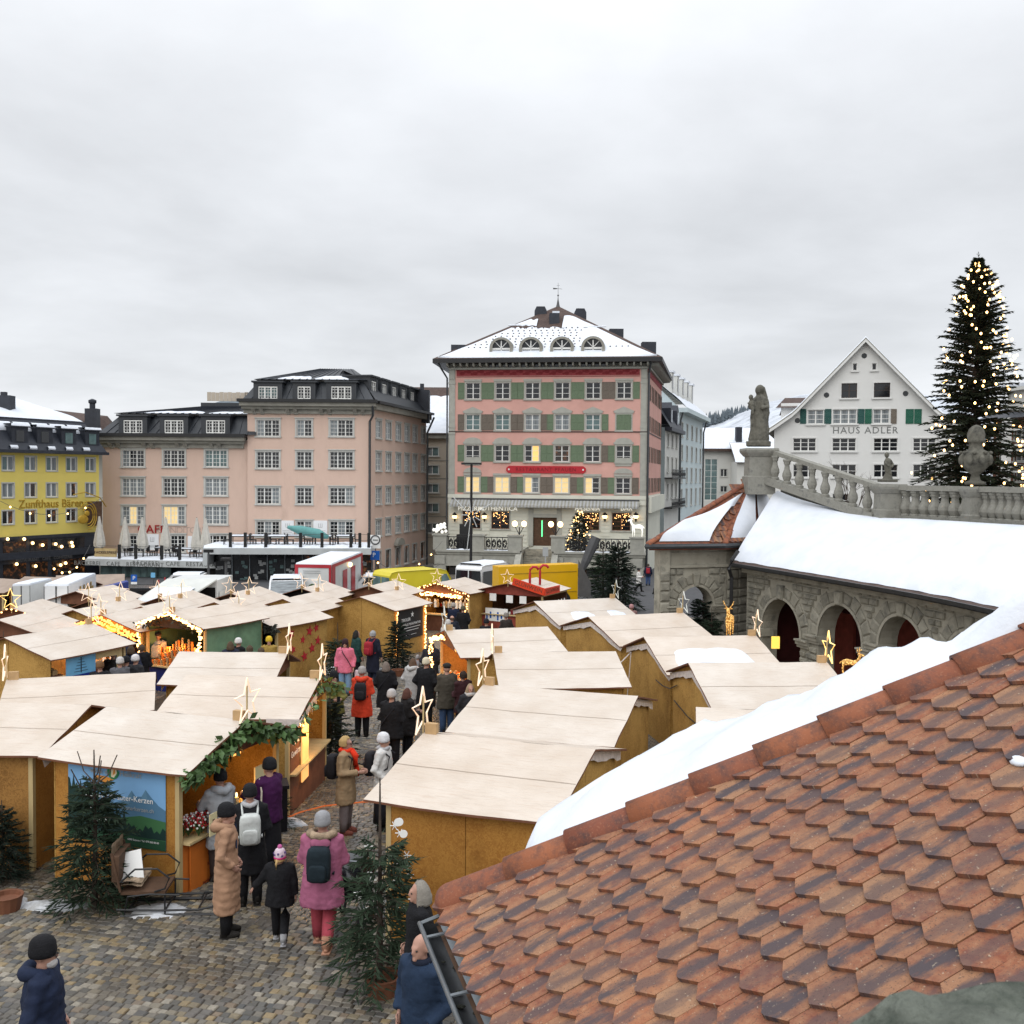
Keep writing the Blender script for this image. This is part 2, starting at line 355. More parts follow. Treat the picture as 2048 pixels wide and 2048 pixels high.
mat('cream_paper',(.70,.62,.36),.8,.05,4)
mat('orange_board',(.62,.17,.025),.6,.1,3)
mat('kraft',(.38,.26,.13),.8,.1,4)
mat('fur',(.34,.25,.17),.95,.5,9,.9,90)
mat('brick',(.22,.10,.07),.9,.2,3)
mat('green_tarp',(.15,.26,.16),.5,.25,2,.4,6)
mat('blue_cloth',(.012,.025,.17),.8,.2,3)
mat('black_cloth',(.012,.012,.016),.85,.2,4)
mat('orange_cable',(.62,.14,.02),.5,.05)
mat('banner_black',(.02,.02,.022),.6,.15,3)
# ------------------------------------------------------------------ mesh builder and linking
class MB:
 def __init__(s):s.v=[];s.f=[];s.m=[];s.mi=0;s.uv=None
 def vert(s,*p):
  s.v.append(tuple(p[0])if len(p)==1 else p);return len(s.v)-1
 def face(s,*i):s.f.append(tuple(i));s.m.append(s.mi)
 def poly(s,pts):
  b=len(s.v);s.v+=[tuple(p)for p in pts];s.face(*range(b,b+len(pts)))
 def box(s,x0,x1,y0,y1,z0,z1,mx=None):
  c=[(x0,y0,z0),(x1,y0,z0),(x1,y1,z0),(x0,y1,z0),(x0,y0,z1),(x1,y0,z1),(x1,y1,z1),(x0,y1,z1)]
  if mx is not None:c=[tuple(mx@Vector(p))for p in c]
  b=len(s.v);s.v+=c
  for q in((0,3,2,1),(4,5,6,7),(0,1,5,4),(1,2,6,5),(2,3,7,6),(3,0,4,7)):s.face(*[b+i for i in q])
  return s
 def cbox(s,c,d,mx=None):
  return s.box(c[0]-d[0]/2,c[0]+d[0]/2,c[1]-d[1]/2,c[1]+d[1]/2,c[2]-d[2]/2,c[2]+d[2]/2,mx)
 def bar(s,a,b,w,h=None):
  a=Vector(a);b=Vector(b);d=b-a;L=d.length
  if L<1e-6:return s
  q=d.to_track_quat('X','Z').to_matrix().to_4x4();h=h or w
  return s.box(0,L,-w/2,w/2,-h/2,h/2,Matrix.Translation(a)@q)
 def rings(s,R_,cap=True,close=True):
  b=len(s.v);n=len(R_[0])
  for r in R_:s.v+=[tuple(p)for p in r]
  for i in range(len(R_)-1):
   for j in range(n if close else n-1):
    k=(j+1)%n
    s.face(b+i*n+j,b+i*n+k,b+(i+1)*n+k,b+(i+1)*n+j)
  if cap and close:
   s.face(*[b+n-1-j for j in range(n)]);e=b+(len(R_)-1)*n;s.face(*[e+j for j in range(n)])
  return s
 def tube(s,pts,r,n=6,r2=None,cap=True,closed=False):
  pts=[Vector(p)for p in pts];m=len(pts);out=[]
  up=Vector((0,0,1))
  for i,p in enumerate(pts):
   a=pts[i-1]if(i>0 or closed)else p;c=pts[(i+1)%m]if(i<m-1 or closed)else p
   d=(c-a).normalized();x=d.cross(up)
   if x.length<.05:x=d.cross(Vector((0,1,0)))
   x.normalize();y=x.cross(d)
   rr=r if r2 is None else r+(r2-r)*i/(m-1)
   if callable(r):rr=r(i/(m-1))
   out.append([p+(x*math.cos(t)+y*math.sin(t))*rr for t in(2*math.pi*k/n for k in range(n))])
  if closed:out.append(out[0])
  return s.rings(out,cap and not closed)
 def lathe(s,prof,n=10,c=(0,0,0),sx=1,sy=1,ph=0):
  rr=[[(c[0]+r*sx*math.cos(t),c[1]+r*sy*math.sin(t),c[2]+z)for t in(ph+2*math.pi*k/n for k in range(n))]for r,z in prof]
  return s.rings(rr)
 def ball(s,c,rx,ry=None,rz=None,n=8,m=6,mx=None):
  ry=ry or rx;rz=rz or rx;rr=[]
  for i in range(m+1):
   a=-math.pi/2+math.pi*i/m;k=max(.02,math.cos(a))
   ring=[Vector((rx*k*math.cos(t),ry*k*math.sin(t),rz*math.sin(a)))for t in(2*math.pi*j/n for j in range(n))]
   rr.append([(mx@p if mx else p)+Vector(c)for p in ring])
  return s.rings(rr)
 def prism(s,pts,d):
  b=len(s.v);n=len(pts);d=Vector(d)
  s.v+=[tuple(p)for p in pts]+[tuple(Vector(p)+d)for p in pts]
  s.face(*[b+n-1-i for i in range(n)]);s.face(*[b+n+i for i in range(n)])
  for i in range(n):s.face(b+i,b+(i+1)%n,b+n+(i+1)%n,b+n+i)
  return s
 def mesh(s,name,mats,smooth=False):
  me=bpy.data.meshes.new(name);me.from_pydata(s.v,[],s.f)
  if isinstance(mats,str):mats=[mats]
  for x in mats:me.materials.append(MATS[x])
  if len(mats)>1:me.polygons.foreach_set('material_index',s.m)
  if s.uv is not None:
   l=me.uv_layers.new(name='UVMap');vi=np.zeros(len(me.loops),np.int32);me.loops.foreach_get('vertex_index',vi)
   l.data.foreach_set('uv',np.array(s.uv,np.float32)[vi].ravel())
  if smooth:me.polygons.foreach_set('use_smooth',[True]*len(me.polygons))
  me.update();return me
WM={}
def put(me,name,parent=None,mx=None,mats=None,smooth=False,label=None,cat=None,group=None,kind=None):
 if isinstance(me,MB):me=me.mesh(name,mats,smooth)
 o=bpy.data.objects.new(name,me);COL.objects.link(o)
 mx=mx.copy()if mx is not None else Matrix.Identity(4)
 WM[o]=mx
 if parent is not None:o.parent=parent;o.matrix_basis=WM[parent].inverted()@mx
 else:o.matrix_basis=mx
 if label:o['label']=label
 if cat:o['category']=cat
 if group:o['group']=group
 if kind:o['kind']=kind
 return o
def thing(name,label,cat,loc=(0,0,0),rz=0,group=None,kind=None):
 return put(None,name,None,Matrix.Translation(loc)@Matrix.Rotation(rz,4,'Z'),label=label,cat=cat,group=group,kind=kind)
def T(x=0,y=0,z=0,rz=0):return Matrix.Translation((x,y,z))@Matrix.Rotation(rz,4,'Z')
def text(s,size,matn,parent,mx,name='lettering',depth=.01,font_w=1.,align='CENTER'):
 c=bpy.data.curves.new(name,'FONT');c.body=s;c.size=size;c.extrude=depth;c.align_x=align;c.align_y='CENTER';c.resolution_u=2
 c.materials.append(MATS[matn]);c.space_character=font_w
 me=c
 o=put(me,name,parent,mx@Matrix.Rotation(R(90),4,'X'));return o
def lamp(loc,e,col=(1,.55,.22),r=.08,name='lamp_light'):
 d=bpy.data.lights.new(name,'POINT');d.energy=e;d.color=col;d.shadow_soft_size=r
 o=bpy.data.objects.new(name,d);COL.objects.link(o);o.location=loc;return o
# ------------------------------------------------------------------ the square, roads, hills
g=MB()
xs=[-420,-60,-30,-9,2,30,60,420];ys=[-30,0,8,36,70,130,420]
def gz(y):return G(min(y,130))
for j in range(len(ys)-1):
 for i in range(len(xs)-1):
  g.poly([(xs[i],ys[j],gz(ys[j])),(xs[i+1],ys[j],gz(ys[j])),(xs[i+1],ys[j+1],gz(ys[j+1])),(xs[i],ys[j+1],gz(ys[j+1]))])
plaza=put(g,'plaza_ground',mats='far_paving',kind='structure')
def cobble_mesh(m,cx,cy,w_,d_,h,rz,rs):
 c,s_=math.cos(rz),math.sin(rz);b=len(m.v)
 def q(x,y,z):return(cx+x*c-y*s_,cy+x*s_+y*c,z)
 P=[(-w_,-d_),(w_,-d_),(w_,d_),(-w_,d_)]
 P=[(x+rs.uniform(-.009,.009),y+rs.uniform(-.009,.009))for x,y in P]
 for(k,z)in((1,-.03),(.98,h-.012),(.78,h)):
  for(x,y)in P:m.v.append(q(x*k,y*k,G(cy)+.004+z))
 for r in range(2):
  for j in range(4):m.face(b+r*4+j,b+r*4+(j+1)%4,b+r*4+4+(j+1)%4,b+r*4+4+j)
 m.face(b+8,b+9,b+10,b+11)
rs=random.Random(3);stones=[]
ang=R(-14);ca,sa=math.cos(ang),math.sin(ang)
for j in range(-10,220):
 off=rs.uniform(0,.12);u=-16.0+off
 while u<9:
  wd=rs.uniform(.092,.135);v=9.0+j*.108
  x=u*ca-v*sa;y=u*sa+v*ca
  ok=(9.1<y<20 and-10.2<x<.9)or(20<=y<33 and-9.5<x<.4)
  if ok:stones.append((x,y,wd))
  u+=wd+.006
stones.sort(key=lambda s:s[1])
near=[s for s in stones if abs(s[0]+2.2)<.54*s[1]/2+2.2][:300];ns=set(near)
bed=MB()
bed.poly([(-10.5,8.8,G(8.8)+.004),(1.2,8.8,G(8.8)+.004),(1.2,33.2,G(33.2)+.004),(-10.5,33.2,G(33.2)+.004)])
put(bed,'joint_sand',plaza,mats='joint')
prot=[]
for k in range(10):
 m=MB();cobble_mesh(m,0,0,rs.uniform(.049,.062),rs.uniform(.047,.051),rs.uniform(.012,.022),0,rs);m.v=[(x,y,z-.004+G(0)*0)for x,y,z in m.v];prot.append(m.mesh('paving_stone','cobble'))
for(x,y,wd)in near:put(prot[rs.randrange(10)],'paving_stone',plaza,Matrix.Translation((x,y,G(y)+.004))@Matrix.Rotation(ang+rs.uniform(-.05,.05),4,'Z')@Matrix.Rotation(-math.atan(SL),4,'X'))
m=MB()
for s in stones:
 if s in ns:continue
 cobble_mesh(m,s[0],s[1],s[2]/2,.0505,rs.uniform(.01,.022),ang+rs.uniform(-.05,.05),rs)
put(m,'paving_stones',plaza,mats='cobble',kind='stuff')
m=MB()
def gy(x,y):return(x,y,G(y)+.02)
m.poly([gy(-60,56),gy(40,56),gy(40,88),gy(-60,88)]);put(m,'street',mats='asphalt',kind='structure')
m=MB();m.poly([(8.5,92,G(92)+.03),(12,60,G(60)+.03),(24,60,G(60)+.03),(40,160,G(130)+.03),(17.5,118,G(118)+.03)])
put(m,'side_street',mats='asphalt',kind='structure')
def hill(name,pts,Y0,Y1,base,matn,rough=3.):
 m=MB();n=len(pts);rr=[]
 for k,t in enumerate((0,.25,.5,.75,1)):
  Y=Y1+(Y0-Y1)*t;row=[]
  for(px,py)in pts:
   p=PY(px,py,Y1);z=base+(p.z-base)*(1-t)**.8+rough*(noise.noise(Vector((p.x*.02,Y*.02,0))))*(t>0)
   row.append((p.x*(Y/Y1)**.3,Y,z))
  rr.append(row)
 back=[(x*1.1,Y1+300,base)for x,y,z in rr[0]]
 m.rings([back]+rr,cap=False,close=False);return put(m,name,mats=matn,smooth=True,kind='structure')
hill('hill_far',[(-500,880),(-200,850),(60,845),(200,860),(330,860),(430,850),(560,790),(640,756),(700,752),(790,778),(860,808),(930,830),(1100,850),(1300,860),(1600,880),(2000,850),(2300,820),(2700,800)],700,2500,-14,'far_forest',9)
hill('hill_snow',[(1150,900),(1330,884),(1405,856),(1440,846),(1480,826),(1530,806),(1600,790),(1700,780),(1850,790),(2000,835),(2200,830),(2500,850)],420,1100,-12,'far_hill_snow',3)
def fir_far(m,x,y,z,h):
 for k,(a,b,r)in enumerate(((.05,.5,.19),(.3,.78,.15),(.6,1.,.09))):
  b0=len(m.v);n=6
  for j in range(n):
   t=2*math.pi*j/n+k;rr=r*h*random.uniform(.75,1.15);m.v.append((x+rr*math.cos(t),y+rr*math.sin(t),z+a*h*random.uniform(.9,1.1)))
  m.v.append((x,y,z+b*h))
  for j in range(n):m.face(b0+j,b0+(j+1)%n,b0+n)
def forest(name,specs):
 m=MB()
 for(px0,py0,px1,py1,Y,n,h,spread)in specs:
  for i in range(n):
   t=random.random();p=PY(px0+(px1-px0)*t,py0+(py1-py0)*t+random.uniform(0,spread),Y+random.uniform(-30,30))
   hh=h*random.uniform(.6,1.2);fir_far(m,p.x,p.y,p.z-hh*.55,hh)
 put(m,name,mats='far_forest',kind='stuff')
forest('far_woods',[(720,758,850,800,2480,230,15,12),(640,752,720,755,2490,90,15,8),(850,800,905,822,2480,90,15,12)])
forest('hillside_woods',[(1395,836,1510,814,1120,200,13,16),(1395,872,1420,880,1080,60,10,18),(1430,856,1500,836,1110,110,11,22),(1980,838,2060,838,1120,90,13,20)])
# ------------------------------------------------------------------ facades
class Fac:
 def __init__(s,a,b):
  s.a=Vector((a[0],a[1],0));d=Vector((b[0]-a[0],b[1]-a[1],0));s.W=d.length;s.u=d/s.W
  s.rz=math.atan2(d.y,d.x);s.n=Vector((s.u.y,-s.u.x,0))
 def uv(s,px,py):
  d=ray(px,py);t=(s.a-EYE).dot(s.n)/d.dot(s.n);p=EYE+d*t
  return(p-s.a).dot(s.u),p.z
 def M(s,u=0,z=0,out=0):
  p=s.a+s.u*u+s.n*out;return Matrix.Translation((p.x,p.y,z))@Matrix.Rotation(s.rz,4,'Z')
def fac_px(p0,Y0,p1,Y1):
 a=PY(p0,952,Y0);b=PY(p1,952,Y1);return Fac((a.x,a.y),(b.x,b.y))
def wall_holes(m,W,z0,z1,holes,depth=.16,u0=0):
 us=sorted({u0,W}|{h[0]for h in holes}|{h[1]for h in holes});zs=sorted({z0,z1}|{h[2]for h in holes}|{h[3]for h in holes})
 us=[u for u in us if u0-1e-6<=u<=W+1e-6];zs=[z for z in zs if z0-1e-6<=z<=z1+1e-6]
 for i in range(len(us)-1):
  for j in range(len(zs)-1):
   cu,cz=(us[i]+us[i+1])/2,(zs[j]+zs[j+1])/2
   if any(h[0]<cu<h[1]and h[2]<cz<h[3]for h in holes):continue
   m.poly([(us[i],0,zs[j]),(us[i+1],0,zs[j]),(us[i+1],0,zs[j+1]),(us[i],0,zs[j+1])])
 for a,b,c,d in holes:
  D=depth
  m.poly([(a,0,c),(b,0,c),(b,D,c),(a,D,c)]);m.poly([(a,0,d),(a,D,d),(b,D,d),(b,0,d)])
  m.poly([(a,0,c),(a,D,c),(a,D,d),(a,0,d)]);m.poly([(b,0,c),(b,0,d),(b,D,d),(b,D,c)])
WC={}
def window(fac,u,z,w_,h,parent,style='stone',cols=2,rows=3,glass='glass',frame='white_frame',trim='window_stone',label=None,lit=None):
 """window standing at u (centre), z (sill): sash bars, stone surround, sill; each casement's glass a pane of its own"""
 w_=round(w_,2);h=round(h,2);key=(style,w_,h,cols,rows,frame,trim)
 if key not in WC:
  m=MB();y=.1
  t=.055 if h>1 else.045
  m.mi=0
  for(a,b)in((-w_/2,-w_/2+t),(w_/2-t,w_/2)):m.box(a,b,y-.03,y+.04,0,h)
  m.box(-w_/2+t,w_/2-t,y-.03,y+.04,0,t);m.box(-w_/2+t,w_/2-t,y-.03,y+.04,h-t,h)
  cw=w_/cols
  for i in range(1,cols):m.box(-w_/2+cw*i-t*.9,-w_/2+cw*i+t*.9,y-.031,y+.03,t,h-t)
  for i in range(cols):
   x0=-w_/2+cw*i
   if rows>1:
    for r in range(1,rows):m.box(x0+t,x0+cw-t,y-.012,y+.012,h*r/rows-.018,h*r/rows+.018)
   if style in('stone','grid')and cw>.35 and rows>1:m.box(x0+cw/2-.014,x0+cw/2+.014,y-.011,y+.011,t,h-t)
  m.mi=1
  if style in('stone','grid','sill'):
   s=.14 if style!='sill' else.1
   for(a,b)in((-w_/2-s,-w_/2),(w_/2,w_/2+s)):m.box(a,b,-.05,.08,0,h)
   m.box(-w_/2-s,w_/2+s,-.052,.08,h,h+s);m.box(-w_/2-s-.05,w_/2+s+.05,-.13,.08,-.12,-.001)
   if style=='stone':m.box(-w_/2-s-.06,w_/2+s+.06,-.14,.0,h+s+.001,h+s+.075)
  elif style=='dark':
   s=.08
   for(a,b)in((-w_/2-s,-w_/2),(w_/2,w_/2+s)):m.box(a,b,-.03,.14,-s,h+s)
   m.box(-w_/2,w_/2,-.03,.14,h,h+s);m.box(-w_/2,w_/2,-.06,.14,-s,-.001)
  pm=MB();pm.box(-cw/2+.001,cw/2-.001,y+.012,y+.03,0.002,h-.002)
  WC[key]=(m.mesh('window',[frame,trim]),pm)
 me,pm=WC[key]
 o=put(me,'window',parent,fac.M(u,z),label=label);cw=w_/cols
 gl=glass if isinstance(glass,(list,tuple))else[glass]*cols
 for i in range(cols):
  k2=key+('p',gl[i])
  if k2 not in WC:WC[k2]=pm.mesh('pane',gl[i])
  put(WC[k2],'pane',o,fac.M(u-w_/2+cw*(i+.5),z))
 return o
def shutter(fac,u,z,w_,h,matn,parent):
 w_=round(w_,2);h=round(h,2);k=('sh',w_,h,matn)
 if k not in WC:
  m=MB();t=.06
  for(a,b)in((-w_/2,-w_/2+t),(w_/2-t,w_/2)):m.box(a,b,-.05,-.01,0,h)
  for zz in(0,h/2-t/2,h-t):m.box(-w_/2+t,w_/2-t,-.049,-.012,zz,zz+t)
  n=int(h/.09)
  for i in range(n):
   z0=h*i/n;m.poly([(-w_/2+t,-.042,z0),(w_/2-t,-.042,z0),(w_/2-t,-.014,z0+h/n),(-w_/2+t,-.014,z0+h/n)])
  WC[k]=m.mesh('shutter',matn)
 put(WC[k],'shutter',parent,fac.M(u,z))
# ---------------- pink corner house
PK=fac_px(897,100,1293,97.3)
p1=PK.a+PK.u*PK.W;p2=PY(1321,952,115)
PKS=Fac((p1.x,p1.y),(p2.x,p2.y))
gzp=G(100)
pk=thing('corner_house','tall pink corner house with green shutters and snowy hipped roof','building',(PK.a.x,PK.a.y,gzp))
colx=[945.3,1004.4,1064,1123.7,1185.2,1247];rowsy=[(765,797.5),(829,860),(891,923),(954.5,985.5)]
rowY=[PK.uv(1090,b)[1]for a,b in rowsy];rowH=[PK.uv(1090,a)[1]-PK.uv(1090,b)[1]for a,b in rowsy]
cu=[PK.uv(x,900)[0]for x in colx]
z_eave=PK.uv(1090,722)[1];z_pink0=PK.uv(1090,990)[1];z_band=PK.uv(1090,863)[1]
WW=1.36
holes=[]
for r in range(4):
 for c in range(6):
  if(r,c)!=(1,5):holes.append((cu[c]-WW/2,cu[c]+WW/2,rowY[r],rowY[r]+rowH[r]))
m=MB();wall_holes(m,PK.W,z_pink0,z_eave,holes);put(m,'wall',pk,PK.M(),mats='pink_plaster')
zg0=PK.uv(1090,1092)[1]
gw=[(PK.uv(943.3,1000)[0],1.75),(PK.uv(1001.3,1000)[0],1.75),(PK.uv(1182,1000)[0],1.6),(PK.uv(1243,1000)[0],1.75)]
dz0,dz1=zg0,PK.uv(1090,1035)[1];du=PK.uv(1090,1050)[0]
zw0,zw1=PK.uv(1090,1059)[1],PK.uv(1090,1024)[1]
m=MB();wall_holes(m,PK.W,gzp,z_pink0-.35,[(u-w2/2,u+w2/2,zw0,zw1)for u,w2 in gw]+[(du-1.15,du+1.15,dz0,dz1)]);put(m,'wall',pk,PK.M(),mats='cream_plaster',label='cream grooved ground floor wall')
n=0;gr=MB();z=zg0+.3
segs=sorted([(u-w2/2-.2,u+w2/2+.2)for u,w2 in gw]+[(du-1.7,du+1.7)])
while z<z_pink0-1.9:
 x=.1
 for a,b in segs+[(PK.W-.1,PK.W)]:
  if a>x:gr.box(x,a,-.05,-.001,z,z+.27)
  x=b
 z+=.36
put(gr,'rusticated_course',pk,PK.M(),mats='cream_plaster',kind='stuff')
m=MB();m.box(-.08,PK.W+.08,-.16,.02,z_pink0-.35,z_pink0);m.box(-.05,PK.W+.05,-.1,.0,z_pink0-.9,z_pink0-.352);put(m,'cornice',pk,PK.M(),mats='cream_plaster')
m=MB();m.box(.0,PK.W,-.07,.0,z_band-.07,z_band+.03);put(m,'string_course',pk,PK.M(),mats='dark_frame')
zf0,zf1=PK.uv(1090,751)[1],PK.uv(1090,739)[1]
m=MB();m.box(.75,PK.W-.75,-.03,0,zf0,zf1)
m.box(.75,PK.W-.75,-.05,0,zf0-.12,zf0-.06)
put(m,'frieze',pk,PK.M(),mats='red_frieze')
m=MB();m.box(0,PK.W,-.02,0,zf1,z_eave);put(m,'eave_wall',pk,PK.M(),mats='grey_trim')
m=MB()
for i in range(27):
 u=1.3+i*(PK.W-2.6)/26;zc_=(zf0+zf1)/2
 m.ball((u,-.035,zc_+(.1 if i%2 else-.06)),.26,.012,.16,8,4);m.ball((u+.3,-.034,zc_-(.12 if i%2 else-.1)),.12,.01,.1,6,4)
put(m,'frieze_garland',pk,PK.M(),mats='dark_letter')
for uu in(0,PK.W-.62):
 m=MB();m.box(uu,uu+.62,-.06,0,z_pink0+.01,zf1);m.box(uu+.1,uu+.52,-.08,-.06,z_pink0+1.1,z_band-.5);m.box(uu+.1,uu+.52,-.08,-.06,z_band+.9,zf0-1.2)
 for zz in(z_pink0+.5,z_band-.3,z_band+.35,zf0-.8):m.box(uu-.04,uu+.66,-.1,-.055,zz,zz+.2)
 m.box(uu+.06,uu+.56,-.12,-.06,zf0-.3,zf1);put(m,'pilaster',pk,PK.M(),mats='grey_trim')
sh={0:'GG GG GG GG GB BG',1:'BB BB BB GG GG --',2:'GG GG GG GG GB GG',3:'GG BB GB BB GB GB'}
lit={(2,2):['glass','warm_glass'],(2,3):['dim_glass','dim_glass'],(3,0):['cool_warm_glass']*2,(3,1):['cool_warm_glass']*2,(3,2):['cool_warm_glass','curtain_glass'],(3,3):['cool_warm_glass']*2,(3,4):['cool_warm_glass','glass'],(1,0):['teal_glass']*2,(1,1):['teal_glass']*2,(1,2):['curtain_glass']*2,(1,3):['curtain_glass']*2,(1,4):['teal_glass']*2}
SW=.64
for r in range(4):
 for c in range(6):
  u,z,h=cu[c],rowY[r],rowH[r]
  if(r,c)==(1,5):
   for k in(-1,1):shutter(PK,u+k*.36,z,.72,h,'green_shutter',pk)
  else:
   window(PK,u,z,WW,h,pk,'grid0',2,3,lit.get((r,c),'glass'))
   s=sh[r].split()[c]
   for k,x in((-1,s[0]),(1,s[1])):shutter(PK,u+k*(WW/2+.16+SW/2),z-.03,SW,h+.06,'green_shutter' if x=='G' else 'brown_shutter',pk)
  m=MB();w2=WW/2+.14;t=.13
  for k in(-1,1):m.box(min(k*WW/2,k*w2),max(k*WW/2,k*w2),-.05,.0,0,h)
  m.box(-w2,w2,-.05,0,h,h+.14);m.box(-w2-.05,w2+.05,-.12,0,-.16,0)
  if r in(0,3):m.box(-w2-.05,w2+.05,-.1,0,h+.14,h+.34)
  elif r==1:
   m.box(-w2-.12,w2+.12,-.1,0,h+.14,h+.3);m.prism([(-w2-.2,-.1,h+.3),(w2+.2,-.1,h+.3),(w2-.0,-.1,h+.4),(0,-.1,h+.74),(-w2,-.1,h+.4)],(0,.1,0))
  else:
   m.box(-w2-.12,w2+.12,-.1,0,h+.14,h+.3)
   m.prism([(-w2-.15,-.1,h+.3),(w2+.15,-.1,h+.3)]+[(math.cos(a)*(w2+.0),-.1,h+.36+math.sin(a)*.4)for a in(math.pi*k/10 for k in range(11))],(0,.1,0))
  if r==3 and c in(0,5):
   m.prism([(-w2-.1,-.09,h+.4),(w2+.1,-.09,h+.4)]+[(math.cos(a)*(w2+.02),-.09,h+.5+math.sin(a)*.42)for a in(math.pi*k/10 for k in range(11))],(0,.09,0));m.box(-w2+.05,w2-.05,-.06,0,h+1.1,h+1.9)
  put(m,'window_surround',pk,PK.M(u,z),mats='grey_trim')
zb0,zb1=PK.uv(1090,946.5)[1],PK.uv(1090,932)[1];ub0,ub1=PK.uv(1012.5,940)[0],PK.uv(1172,940)[0]
m=MB();h=zb1-zb0;m.prism([(ub0+.25,-.1,zb0),(ub1-.25,-.1,zb0),(ub1,-.1,zb0+h*.3),(ub1,-.1,zb0+h*.7),(ub1-.25,-.1,zb1),(ub0+.25,-.1,zb1),(ub0,-.1,zb0+h*.7),(ub0,-.1,zb0+h*.3)],(0,.1,0))
nb=put(m,'name_board',pk,PK.M(),mats='red_sign')
m=MB()
for uu in(ub0+.27,ub1-.27):m.ball((uu,-.105,(zb0+zb1)/2),.09,.015,.09,8,4)
put(m,'board_bolt',nb,PK.M(),mats='white_frame')
text('RESTAURANT PFAUEN',.5,'dark_letter',nb,PK.M((ub0+ub1)/2,(zb0+zb1)/2,.105),font_w=1.2)
for u,w2 in gw:
 wn=window(PK,u,zw0,w2,zw1-zw0,pk,'sill',2,4,'glass',frame='brown_wood',trim='grey_trim');m=MB()
 for k in range(34):x=random.uniform(-w2/2+.1,w2/2-.1);z=(zw1-zw0)*(1-abs(random.gauss(0,.3)));z=max(.2,z);m.cbox((x,.09,z-.06),(.05,.02,.05))
 put(m,'fairy_lights',wn,PK.M(u,zw0),mats='bulb_soft',kind='stuff')
m=MB();m.box(-1.15,1.15,.14,.2,dz0,dz1);dr=put(m,'door',pk,PK.M(du),mats='dark_wood')
m=MB();m.box(-.04,.04,.1,.138,dz0+.9,dz1-.3);put(m,'light_strip',dr,PK.M(du-.3),mats='green_light')
m=MB()
for k in(-1,1):m.box(min(k*1.15,k*1.6),max(k*1.15,k*1.6),-.12,0,dz0,dz1+.9)
m.box(-1.15,1.15,-.1,0,dz1,dz1+.35);m.prism([(-1.9,-.22,dz1+.9)]+[(1.9*math.cos(a),-.22,dz1+1.1+.5*math.sin(a))for a in(math.pi*k/10 for k in range(11))][::-1]+[(1.9,-.22,dz1+.9)],(0,.22,0))
put(m,'door_surround',pk,PK.M(du),mats='grey_trim')
za1,za0=PK.uv(1090,1000)[1],PK.uv(1090,1013)[1]
m=MB();nst=110
for i in range(nst):
 m.mi=i%2;a=.35+i*(PK.W-1.0)/nst;b=.35+(i+1)*(PK.W-1.0)/nst
 m.poly([(a,-.1,za1),(a,-1.0,za0+.12),(b,-1.0,za0+.12),(b,-.1,za1)][::-1]);m.poly([(a,-1.0,za0+.12),(b,-1.0,za0+.12),(b,-1.01,za0-.1+.05*(i%2)),(a,-1.01,za0-.1+.05*(i%2))][::-1])
put(m,'awning',pk,PK.M(),mats=['pale_letter','cornice_stone'])
m=MB();m.box(.35,PK.W-.65,-.2,0,za1,za1+.12);put(m,'awning_box',pk,PK.M(),mats='pole_grey')
for px in(911,970,1210,1272):
 u,z=PK.uv(px,1034);m=MB();m.lathe([(.05,-.45),(.1,-.25),(.2,.1),(.24,.3),(.02,.48)],8,(0,-.4,0));m.box(-.03,.03,-.4,0,-.35,-.3)
 l=put(m,'wall_lantern',pk,PK.M(u,z),mats='black_metal');m=MB();m.ball((0,-.4,.08),.23,.23,.26);put(m,'bulb',l,PK.M(u,z),mats='lamp_glow')
for px,s in((942,'PIZZERIA'),(996,'AUTHENTICA'),(1175,'ARSENIA'),(1253,'BAR')):
 u,z=PK.uv(px,1016);text(s,.62,'lit_letter',pk,PK.M(u,z-.05,.16))
def pipe(parent,pts,r=.09,matn='gutter_metal',name='downpipe'):
 m=MB();m.tube(pts,r,6);return put(m,name,parent,mats=matn)
def wp(f,u,z,o):p=f.M(u,z,o).translation;return(p.x,p.y,p.z)
pipe(pk,[wp(PK,-.9,z_eave-.1,.9),wp(PK,-.7,z_eave-.6,.8),wp(PK,-.15,z_eave-1.6,.15),wp(PK,-.12,z_pink0,.15),wp(PK,-.12,zg0,.2)])
pipe(pk,[wp(PK,PK.W+.3,z_eave-.2,.9),wp(PK,PK.W+.12,z_eave-1.2,.2),wp(PK,PK.W+.1,gzp,.2)],.11)
SU=[PKS.W*t for t in(.12,.34,.55,.76,.93)];hs_=[]
for r in range(4):
 for u in SU:hs_.append((u-.6,u+.6,rowY[r],rowY[r]+rowH[r]))
m=MB();wall_holes(m,PKS.W,z_pink0,z_eave,hs_);put(m,'wall',pk,PKS.M(),mats='pink_plaster')
m=MB();wall_holes(m,PKS.W,gzp-.6,z_pink0,[]);m.box(0,PKS.W,-.5,-.02,z_pink0-1.6,z_pink0-.1);put(m,'wall',pk,PKS.M(),mats='cream_plaster')
for r in range(4):
 for u in SU:
  window(PKS,u,rowY[r],1.2,rowH[r],pk,'grid0',2,3)
  for k in(-1,1):shutter(PKS,u+k*.98,rowY[r],.66,rowH[r],'brown_shutter',pk)
m=MB();m.box(0,PKS.W,-.06,0,z_band-.07,z_band+.03);put(m,'string_course',pk,PKS.M(),mats='dark_frame')
m=MB();m.box(.0,PKS.W,-.04,0,zf0,zf1);put(m,'frieze',pk,PKS.M(),mats='red_frieze')
ov=1.35
C0=PK.M(-ov,0,ov).translation;C1_=PK.M(PK.W+ov,0,ov).translation
back=(PKS.a+PKS.u*(PKS.W+.5)+PKS.n*1.1);bl=PK.a+Vector((1.6,17.5,0))-PK.u*ov
apx=PY(1116,612,108);ap=Vector((apx.x,apx.y,apx.z))
E_=[Vector((p.x,p.y,z_eave+.15))for p in(C0,C1_,back,bl)]
